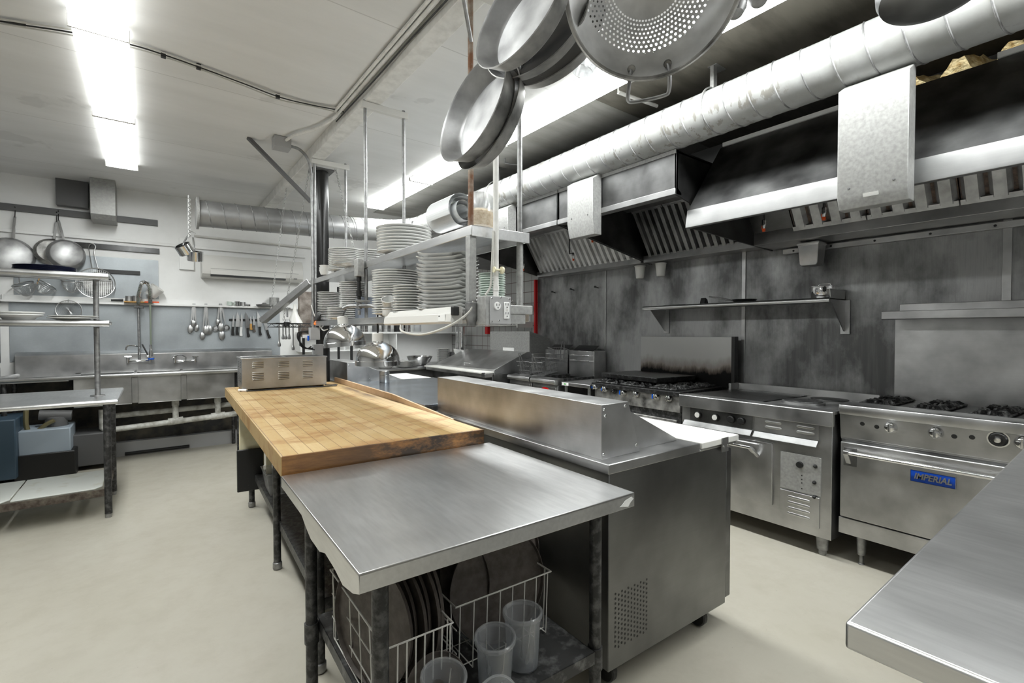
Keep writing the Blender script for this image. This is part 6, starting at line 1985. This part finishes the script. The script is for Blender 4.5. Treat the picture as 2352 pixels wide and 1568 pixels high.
# white extension cord with orange plug, wall box on the rod, black cords
c = at(735, 738, Y=4.45)
t = thing('extension_cord', 'white extension cord with an orange plug looped on the hanging shelf', 'cord', c, 0)
bm = B(); tube(bm, smooth_path([at(715, 700, Y=4.45), at(722, 722, Y=4.45), at(730, 738, Y=4.44), at(738, 742, Y=4.42), at(742, 748, Y=4.4), at(736, 752, Y=4.38), at(733, 746, Y=4.38), at(742, 758, Y=4.3), at(752, 756, Y=4.2)], 6), .005, 7); part('cord', bm, M['white'], t)
bm = B(); p = at(728, 740, Y=4.44); lathe(bm, [(0, -.03), (.014, -.03), (.02, 0), (.016, .03), (0, .03)], Mx(p, (.3, 0, .4)), 12); part('plug', bm, M['orange'], t)
a = at(712, 752, Y=4.45); b = at(734, 780, Y=4.45)
bm = B(); bx(bm, a.x, b.x, 4.43, 4.50, b.z, a.z); solo('outlet_box', bm, M['gray'], 'gray outlet box on the far hanger post, under the orange plug', 'outlet box', bevel=.003)
a = at(712, 795, Y=4.75); b = at(735, 812, Y=4.75)
bm = B(); bx(bm, a.x, b.x, 4.64, 4.675, 1.13, 1.30); solo('outlet_box', bm, M['gray'], 'lower gray outlet box near the foot of the far hanger post', 'outlet box', bevel=.003)
t = thing('power_cord', 'tangle of black power cords beside the black column', 'cord', at(700, 780, Y=4.6), 0)
for k in range(3):
    bm = B(); tube(bm, smooth_path([at(712, 760 + 3 * k, Y=4.5), at(695 - 4 * k, 762, Y=4.52), at(688 - 2 * k, 778, Y=4.55), at(692 + 3 * k, 795, Y=4.58), at(706, 800, Y=4.6), at(715 + 4 * k, 795 + 4 * k, Y=4.6)], 6), .006, 6); part('cord', bm, M['cable_d'], t)
p = at(703, 772, Y=4.5); bm = B(); bx(bm, p.x - .03, p.x + .02, 4.48, 4.5, p.z - .015, p.z + .015); part('adapter', bm, M['white'], t)
p = at(708, 776, Y=4.47); bm = B(); bx(bm, p.x - .006, p.x + .006, 4.465, 4.478, p.z - .025, p.z + .02); part('blue_tag', bm, M['blue'], t)

# ================================================================== far right-hand corner
t = thing('far_prep_table', 'refrigerated prep table with sloped steel lid facing the island at the far end', 'prep table', (3.4, 5.2, 0), 0)
qx, q0, q1 = 3.03, 4.50, 5.95
bm = B(); bx(bm, qx + .1, 3.98, q0, q1, .12, .93); part('cabinet', bm, M['steel_dark'], t, .004)
bm = B(); bx(bm, qx, qx + .12, q0 + .0, q1, .895, .935); part('front_rail', bm, M['steel'], t, .003)
bm = B(); bx(bm, qx - .03, qx + .17, q0 + .03, q1, .937, .953); part('cutting_board', bm, M['board'], t, .003)
bm = B(); bx(bm, qx - .031, qx + .01, q0 + .02, q0 + .028, .905, .95); part('board_clip', bm, M['steel_dark'], t)
bm = B(); prism(bm, [(qx + .14, .965), (qx + .14, .975), (3.66, 1.17), (3.72, 1.17), (3.72, .93), (qx + .14, .93)], 'y', q0 + .02, q1 - .02); ld = part('sloped_lid', bm, M['steel_y'], t, .002)
bm = B(); tube(bm, [(qx + .20, 5.12, .985), (qx + .19, 5.12, 1.02), (qx + .19, 5.26, 1.02), (qx + .20, 5.26, .985)], .005, 8); part('lid_handle', bm, M['chrome'], ld)
bm = B(); bx(bm, 3.73, 4.0, q0, q1, .93, 1.148); part('rear_housing', bm, M['galv'], t, .003)
# far wall counter and white shelves
t = thing('back_counter', 'dark-edged stainless counter along the far wall beyond the island', 'counter', (2.5, 6.5, 0), 0)
bm = B(); bx(bm, 1.9, 3.95, 6.05, 7.09, .90, .92); tube(bm, [(1.9, 6.06, .905), (3.95, 6.06, .905)], .018, 10); part('worktop', bm, M['steel'], t, .003)
bm = B(); bx(bm, 1.95, 3.9, 6.12, 7.0, .1, .89); part('cabinet', bm, M['dgray'], t)
wsh = thing('white_wall_shelf', 'white box shelf unit on the far wall holding tins and a basket', 'shelf', (2.7, 6.9, 1.1), 0)
bm = B(); bx(bm, 1.62, 4.06, 6.82, 7.095, 1.385, 1.412); part('top_board', bm, M['white'], wsh, .003)
bm = B(); bx(bm, 1.62, 3.0, 6.84, 7.095, 1.14, 1.16); part('lower_board', bm, M['white'], wsh, .003)
for xx in (1.62, 2.2, 2.98):
    bm = B(); bx(bm, xx, xx + .02, 6.84, 7.095, 1.16, 1.386); part('divider', bm, M['white'], wsh, .002)
for k, (x, r, h, mt) in enumerate(((1.75, .05, .08, 'steel'), (1.90, .04, .09, 'black'), (2.03, .06, .11, 'clear'), (2.24, .06, .10, 'white'), (2.36, .05, .09, 'steel_dark'), (2.52, .06, .11, 'chrome'), (2.70, .05, .10, 'dgray'), (2.86, .07, .12, 'steel'), (3.05, .06, .11, 'black'), (3.2, .06, .13, 'chrome'), (3.38, .06, .12, 'clear'))):
    bm = B(); lathe(bm, [(0, 0), (r, 0), (r, h * .3), (r * 1.04, h * .32), (r * 1.04, h * .38), (r, h * .4), (r, h), (r * .94, h), (r * .92, .004), (0, .004)], Matrix.Translation((x, 6.93, 1.413)), 20)
    solo('kitchen_tin', bm, M[mt], {0: 'small steel tin at the left end of the white shelf', 1: 'narrow black tin second on the white shelf', 2: 'clear tub third on the white shelf', 3: 'white tub on the white shelf above the first divider', 4: 'dull steel tin fifth along the white shelf', 5: 'shiny tin with ribs in the middle of the white shelf', 6: 'dark gray tin beside the shiny ribbed tin', 7: 'wide steel tin eighth along the white shelf', 8: 'black tin near the right end of the white shelf', 9: 'tall shiny tin near the right end of the white shelf', 10: 'clear tub at the right end of the white shelf'}[k], 'tin')
bm = B(); lathe(bm, [(0, 0), (.15, 0), (.18, .10), (.185, .10), (.155, -.002)], Matrix.Translation((2.62, 6.96, 1.1625)), 24, sy=.6)
solo('basket', bm, M['galv'], 'gray oval basket in the white shelf compartment', 'basket')
bm = B(); bx(bm, 2.4, 2.9, 6.86, 6.95, 1.162, 1.172); solo('paper_stack', bm, M['paper'], 'papers lying in front of the basket in the white shelf', 'papers')
# big bowl, plate stacks
c = at(978, 838, Y=6.45)
bm = B(); lathe(bm, [(0, 0), (.08, .0), (.15, .05), (.19, .13), (.196, .132), (.19, .134), (.145, .055), (.08, .006), (0, .006)], Matrix.Translation((3.18, 6.45, .9215)), 40)
solo('mixing_bowl', bm, M['chrome'], 'wide steel mixing bowl on the far counter', 'bowl')
stack(round_plate('side_plate', .105, .017, '', 'plate', ''), (3.62, 6.52), .9215, 15, .0155, 'white plate in the tall stack on the far counter beside the steel bowl', 'plates on the far counter')
SQ3 = square_plate(.13, .02, '', '')
stack(SQ3, (2.84, 6.22), .9215, 6, .013, 'white square plate in the low stack on the far counter', 'square plates on the far counter', .004, .5)
WD2 = dup(WD, (2.55, 6.20, .9215), None, 'wide white bowl on the far counter, left of the square plates', ''); del WD2['group']
# steel pots stacked and utensil crock
for k in range(5):
    bm = B(); lathe(bm, [(0, 0), (.085, 0), (.088, .004), (.088, .075), (.094, .078), (.094, .082), (.086, .082), (.084, .006), (0, .005)], Matrix.Translation((3.86, 6.4, 1.10 + k * .078)), 24)
    solo('steel_insert', bm, M['chrome'], 'round steel insert in the tall nested stack on the far corner counter', 'insert', group='stacked steel inserts')
bm = B(); bx(bm, 3.72, 4.0, 6.25, 6.6, .921, 1.10); solo('riser_box', bm, M['dgray'], 'dark box under the nested steel inserts on the far counter', 'box', bevel=.004)
bm = B(); lathe(bm, [(0, 0), (.06, 0), (.065, .14), (.06, .14), (.056, .005), (0, .005)], Matrix.Translation((3.74, 6.12, .9215)), 20); solo('utensil_crock', bm, M['steel'], 'steel crock of utensils behind the sloped prep table lid', 'crock')
for k in range(5):
    bm = B(); a_ = k * 1.3; tube(bm, [(3.74 + .02 * math.cos(a_), 6.12 + .02 * math.sin(a_), .95), (3.74 + .09 * math.cos(a_), 6.12 + .07 * math.sin(a_), 1.16)], [.004, .008], 6)
    solo('kitchen_utensil', bm, M['pipe_dark'], 'dark utensil standing in the steel crock', 'utensil', group='utensils in the crock')
bm = B(); hexa(bm, [(3.55, 6.0, 1.02), (3.63, 6.0, 1.02), (3.63, 6.02, 1.02), (3.55, 6.02, 1.02), (3.50, 6.0, 1.17), (3.66, 6.0, 1.15), (3.66, 6.02, 1.15), (3.50, 6.02, 1.17)]); solo('paper_bag', bm, M['paper'], 'white paper bag standing by the utensil crock', 'bag')
# white wire wall shelves in the tiled corner
for z, lab in ((1.72, 'white wire shelf bracketed on the tiled wall, upper one'), (1.50, 'white wire shelf bracketed on the tiled wall, lower one')):
    t = thing('wire_wall_shelf', lab, 'shelf', (3.9, 5.4, z), 0)
    bm = B()
    for k in range(8): tube(bm, [(4.08 - .035 * k, 4.95, z), (4.08 - .035 * k, 5.95, z)], .004, 5)
    for k in range(14): tube(bm, [(4.09, 4.97 + .074 * k, z - .006), (3.83, 4.97 + .074 * k, z - .006), (3.83, 4.97 + .074 * k, z + .03)], .003, 5)
    tube(bm, [(3.83, 4.95, z + .03), (3.83, 5.95, z + .03)], .005, 5)
    part('wire_deck', bm, M['acwhite'], t)
    bm = B(); bx(bm, 3.83, 4.09, 4.935, 4.95, z - .03, z + .045); part('end_bracket', bm, M['acwhite'], t)
bm = B(); bx(bm, 3.86, 4.05, 5.3, 5.8, 1.735, 1.80); solo('storage_tray', bm, M['acwhite'], 'white plastic tray on the upper wire wall shelf', 'tray', bevel=.01)
c = Vector((3.93, 5.15, 1.76)); bm = B()
for k in range(7): tube(bm, smooth_path([c + Vector((.04 * math.cos(k), .05 * math.sin(k), -.03)), c + Vector((.05 * math.sin(k * 2), .04 * math.cos(k * 2), .05)), c + Vector((.06 * math.cos(k * 1.7), .08 * math.sin(k * 1.7), .02 + .01 * k))], 4), .004, 5)
solo('whisk', bm, M['chrome'], 'bundle of steel wire whisks on the upper wire wall shelf', 'whisk')
bm = B(); tube(bm, [(3.6, 5.75, 2.35), (3.6, 5.75, 1.85)], .009, 8); lathe(bm, [(0, 0), (.016, .01), (.016, .04), (0, .05)], Matrix.Translation((3.6, 5.75, 1.81)), 10); solo('drop_nozzle', bm, M['pipe_dark'], 'thin drop pipe with nozzle in front of the tiled corner', 'pipe')
bm = B(); bx(bm, 3.25, 4.08, 4.70, 5.9, 2.33, 2.80); solo('hood_end', bm, M['steel_dark'], 'dull steel box at the far end of the exhaust hoods', 'hood box', bevel=.002)
bm = B(); bx(bm, 4.05, 4.095, 5.95, 6.02, 1.38, 1.52); solo('red_wall_box', bm, M['red'], 'small red box on the tiled wall, seen below the outlet box', 'box', bevel=.003)

# ================================================================== pots hanging over the island
def hung_pan(px, py, w_, r, d, nrm_img, facing, lab, mat_o='pan_out', major=None, dark=False, hlen=.2):
    """pan hung mouth sideways; nrm_img: direction of the mouth in the view (x right, y up), facing: how far it turns to the viewer"""
    c = at(px, py, W=w_)
    vd = (c - CO).normalized()
    rr = vd.cross(Vector((0, 0, 1))).normalized(); uu = rr.cross(vd)
    n = Vector((0, 0, 0)) + rr * nrm_img[0] + uu * nrm_img[1]; n.normalize()
    n = (n * math.sqrt(1 - facing ** 2) - vd * facing).normalized()
    hd = (rr * nrm_img[1] * -1 + uu * nrm_img[0]); hd = hd if hd.z > 0 else -hd
    if nrm_img[1] > .6: hd = uu
    t = thing('saute_pan', lab, 'pan', c, 0, None)
    m = Mx(c, n, hd)
    bm = B(); lathe(bm, [(0, -d), (r * .80, -d), (r * .86, -d + .006), (r * .99, -.004), (r * 1.015, 0), (r * 1.0, .002)], m, 64)
    part('outer_wall', bm, M[mat_o], t)
    bm = B(); lathe(bm, [(r * 1.0, .002), (r * .965, -.003), (r * .84, -d + .012), (r * .79, -d + .005), (0, -d + .004)], m, 64)
    part('cooking_surface', bm, M['blackm'] if dark else M['pan'], t)
    # handle, riveted, rising to the rack
    h = m.to_3x3() @ Vector((1, 0, 0)); h.normalize(); sdv = m.to_3x3() @ Vector((0, 1, 0)); nn = m.to_3x3() @ Vector((0, 0, 1))
    p0 = c + h * r * .93 - nn * .02; p1 = c + h * (r + hlen * .5) + nn * .01; p2 = c + h * (r + hlen) + nn * .005
    bm = B()
    A_ = []
    for p, wv in ((p0, .026), (p0.lerp(p1, .3), .013), (p1, .011), (p2, .014)):
        A_.append([bm.verts.new(p + sdv * wv), bm.verts.new(p - sdv * wv), bm.verts.new(p - sdv * wv - nn * .006), bm.verts.new(p + sdv * wv - nn * .006)])
    for i in range(3):
        for k in range(4): face(bm, [A_[i][k], A_[i][(k + 1) % 4], A_[i + 1][(k + 1) % 4], A_[i + 1][k]])
    face(bm, A_[0]); face(bm, A_[-1][::-1])
    hh = part('handle', bm, M['steel_dark'], t)
    bm = B(); q = c + h * r * .86 - nn * .022; lathe(bm, [(0, .007), (.007, .005), (.009, 0)], Mx(q, nn - h * .4), 12); part('rivet', bm, M['pipe'], hh)
    return t, c, h, n


pans = []
N1 = (-.87, .49)
for (px, py, w_, r, d, N_, fc, lab, dk) in (
        (1081, 249, 1.42, .164, .058, N1, .36, 'sauté pan hanging lowest and farthest left, bright inside', False),
        (1117, 272, 1.47, .164, .045, (-.87, .49), .34, 'sauté pan with a brown-stained rim nested behind the lowest pan', True),
        (1189, 20, 1.15, .150, .05, (-.76, .65), .38, 'sauté pan at the top left of the hanging group, bright inside', False),
        (1228, 60, 1.37, .172, .045, (-.60, .80), .48, 'sauté pan with a dark mouth, middle of the upper nested three', True),
        (1266, 88, 1.47, .178, .045, (-.54, .84), .46, 'sauté pan with a dark mouth, rightmost of the upper nested three', True)):
    pans.append(hung_pan(px, py, w_, r, d, N_, fc, lab, 'pan_out', None, dk))

# colander with real holes
c = at(1500, -38, W=1.15)
vd = (c - CO).normalized(); rr_ = vd.cross(Vector((0, 0, 1))).normalized(); uu_ = rr_.cross(vd)
n_ = (-vd + uu_ * -.12 + rr_ * .10).normalized()
t = thing('colander', 'large aluminium colander with two loop handles, light shining through its holes', 'colander', c, 0)
m = Mx(c, n_, rr_)
Rc = .205; Dc = .15


def bowl_pt(s, th):
    """s 0 centre .. 1 rim"""
    r = Rc * (s * .97 if s < .55 else .97 * s + .0)
    z = -Dc * math.sqrt(max(0, 1 - (s * .985) ** 2.6))
    return m @ Vector((r * math.cos(th), r * math.sin(th), z))


bm = B()
rings_plain = [[0, .2, .36, .465], [.84, .9, .96, 1.0, 1.02]]
NS = 96
for grp in rings_plain:
    prev = None
    for s in grp:
        ring = [bm.verts.new(bowl_pt(min(s, 1.0), 2 * PI * k / NS) if s <= 1 else m @ Vector((Rc * 1.0 * math.cos(2 * PI * k / NS), Rc * 1.0 * math.sin(2 * PI * k / NS), .006))) for k in range(NS)] if s > 0 else [bm.verts.new(bowl_pt(0, 0))]
        if prev:
            for k in range(NS):
                if len(prev) == 1: face(bm, [prev[0], ring[k], ring[(k + 1) % NS]])
                else: face(bm, [prev[k], prev[(k + 1) % NS], ring[(k + 1) % NS], ring[k]])
        prev = ring
rows = 8; cols = 72
s0, s1 = .465, .84
for i in range(rows):
    sa = s0 + (s1 - s0) * i / rows; sb = s0 + (s1 - s0) * (i + 1) / rows; sm_ = (sa + sb) / 2
    off = .5 if i % 2 else 0
    for j in range(cols):
        ta = 2 * PI * (j + off) / cols; tb = 2 * PI * (j + 1 + off) / cols; tm = (ta + tb) / 2
        outer = [(sa, ta), (sa, tm), (sa, tb), (sm_, tb), (sb, tb), (sb, tm), (sb, ta), (sm_, ta)]
        arc = sm_ * Rc * (tb - ta); hr = .0032
        ft = hr / (sm_ * Rc); fs = hr / (Rc * 1.25)
        inner = [(sm_ - fs * .71, tm - ft * .71), (sm_ - fs, tm), (sm_ - fs * .71, tm + ft * .71), (sm_, tm + ft), (sm_ + fs * .71, tm + ft * .71), (sm_ + fs, tm), (sm_ + fs * .71, tm - ft * .71), (sm_, tm - ft)]
        O_ = [bm.verts.new(bowl_pt(*q)) for q in outer]; I_ = [bm.verts.new(bowl_pt(*q)) for q in inner]
        for k in range(8): face(bm, [O_[k], O_[(k + 1) % 8], I_[(k + 1) % 8], I_[k]])
bmesh.ops.remove_doubles(bm, verts=bm.verts, dist=.00002)
cbo = part('bowl', bm, M['colander'], t, ang=60)
bm = B(); tube(bm, [m @ Vector((Rc * 1.01 * math.cos(a), Rc * 1.01 * math.sin(a), .002)) for a in [2 * PI * k / 80 for k in range(80)]], .006, 8, True)
part('rolled_rim', bm, M['pan_out'], t)
for sgn in (-1, 1):
    bm = B(); th0 = -PI / 2 - .02 if sgn < 0 else PI / 2
    def hp(dth, s, z): return m @ Vector((Rc * s * math.cos(th0 + dth), Rc * s * math.sin(th0 + dth), z))
    tube(bm, smooth_path([hp(-.26, .93, -.03), hp(-.26, 1.0, -.016), hp(-.25, 1.16, .0), hp(-.235, 1.26, .004), hp(-.19, 1.29, .004), hp(.0, 1.26, .004), hp(.15, 1.25, .004), hp(.19, 1.22, .004), hp(.22, 1.1, 0), hp(.24, .98, -.016), hp(.24, .92, -.03)], 4), .0052, 8)
    h_ = part('loop_handle', bm, M['pipe'], t)
    for q in (-.26, .24):
        bm = B(); lathe(bm, [(0, .005), (.009, .004), (.011, 0)], Mx(hp(q, .93, -.028), n_), 12); part('rivet_plate', bm, M['pan_out'], h_)
# pot bottom peeking in at the top right
c2 = at(2150, -52, W=1.35)
t = thing('hanging_pot', 'steel pot bottom hanging at the top edge over the round duct', 'pot', c2, 0)
bm = B(); lathe(bm, [(0, -.0), (.10, -.0), (.128, .012), (.135, .03), (.135, .14), (.14, .145)], Mx(c2 - Vector((0, 0, .045)), (.15, .1, 1)), 48); part('body', bm, M['steel_dark'], t)
bm = B(); tube(bm, [c2 + Vector((.0, 0, .09)), c2 + Vector((0, 0, .25))], .006, 6); part('handle', bm, M['pipe'], t)
# two ladles by the light
for (px, py, lab) in ((1688, 15, 'dark ladle end hanging in front of the lit fixture, lower left one'), (1742, -12, 'dark ladle end hanging in front of the lit fixture, upper right one')):
    c3 = at(px, py, W=1.5)
    bm = B(); lathe(bm, [(0, -.035), (.022, -.03), (.034, -.008), (.036, .01), (.03, .01), (.0, .01)], Mx(c3, (.2, .2, 1)), 20); tube(bm, [c3 + Vector((.03, 0, 0)), c3 + Vector((.035, .01, .27))], .005, 6)
    solo('ladle', bm, M['pipe'], lab, 'ladle')
# white cup hung behind the pans
c4 = at(1347, 135, W=1.62)
bm = B(); lathe(bm, [(0, -.05), (.035, -.05), (.048, .03), (.052, .03), (.052, .036), (.045, .036), (.033, -.045), (0, -.045)], Mx(c4, (.3, -.1, 1)), 24); solo('plastic_cup', bm, M['clear'], 'clear plastic cup hanging behind the nested pans', 'cup')
# the overhead rack (above the photo) they hang from
t = thing('pot_rack', 'steel pot rack above the island carrying the hanging pans', 'pot rack', (1.15, .9, 2.6), 0)
zr = 2.66
for k, (A_, C_) in enumerate((((.25, 1.25, zr), (1.45, .25, zr)), ((.55, 1.35, zr), (1.65, .45, zr)))):
    bm = B(); tube(bm, [A_, C_], .014, 10); part('bar', bm, M['pipe'], t)
for p_ in ((.45, 1.25), (1.5, .36)):
    bm = B(); tube(bm, [(p_[0] - .12, p_[1] - .08, zr), (p_[0] + .12, p_[1] + .1, zr)], .012, 8); cyl(bm, (p_[0], p_[1], zr), (p_[0], p_[1], ZC - .002), .010, 8); part('hanger', bm, M['pipe'], t)
# hooks from the bars down to each handle
bm = B()
for (tt_, cc_, hh_, nn_) in pans:
    e = cc_ + hh_ * .45
    if e.z < zr - .01: tube(bm, smooth_path([e, e + Vector((0, 0, .03)), (e.x, e.y, zr)], 3), .004, 6)
for (x_, y_, z_) in ((c.x, c.y, c.z + .2), (c2.x, c2.y, c2.z + .22), (c4.x, c4.y, c4.z)):
    if z_ < zr: tube(bm, [(x_, y_, z_), (x_, y_, zr)], .004, 6)
part('hooks', bm, M['pipe'], t)
# angled rod beside the near hanger pipe
bm = B(); tube(bm, [at(1082, 95, W=2.1), at(1055, -60, W=1.9)], .009, 8); solo('slanted_rod', bm, M['pipe'], 'thin slanted rod beside the rusty hanger pipe at the top', 'rod')
# ceiling hooks near the duct
for (px, py, lab) in ((1160, 374, 'small metal strap bracket on the ceiling, near the shelf pipe'), (1420, 212, 'bent white pipe end on the ceiling beside the right light row')):
    p = at(px, py, Z=3.0)
    bm = B(); tube(bm, [p, p + Vector((.35 if px > 1300 else .12, -.05, -.01))], .012 if px > 1300 else .006, 8); tube(bm, [p, (p.x, p.y, 3.049)], .006, 6)
    solo('ceiling_bracket', bm, M['acwhite'] if px > 1300 else M['pipe'], lab, 'bracket')
for o in bpy.data.objects:
    if '_used' in o: del o['_used']
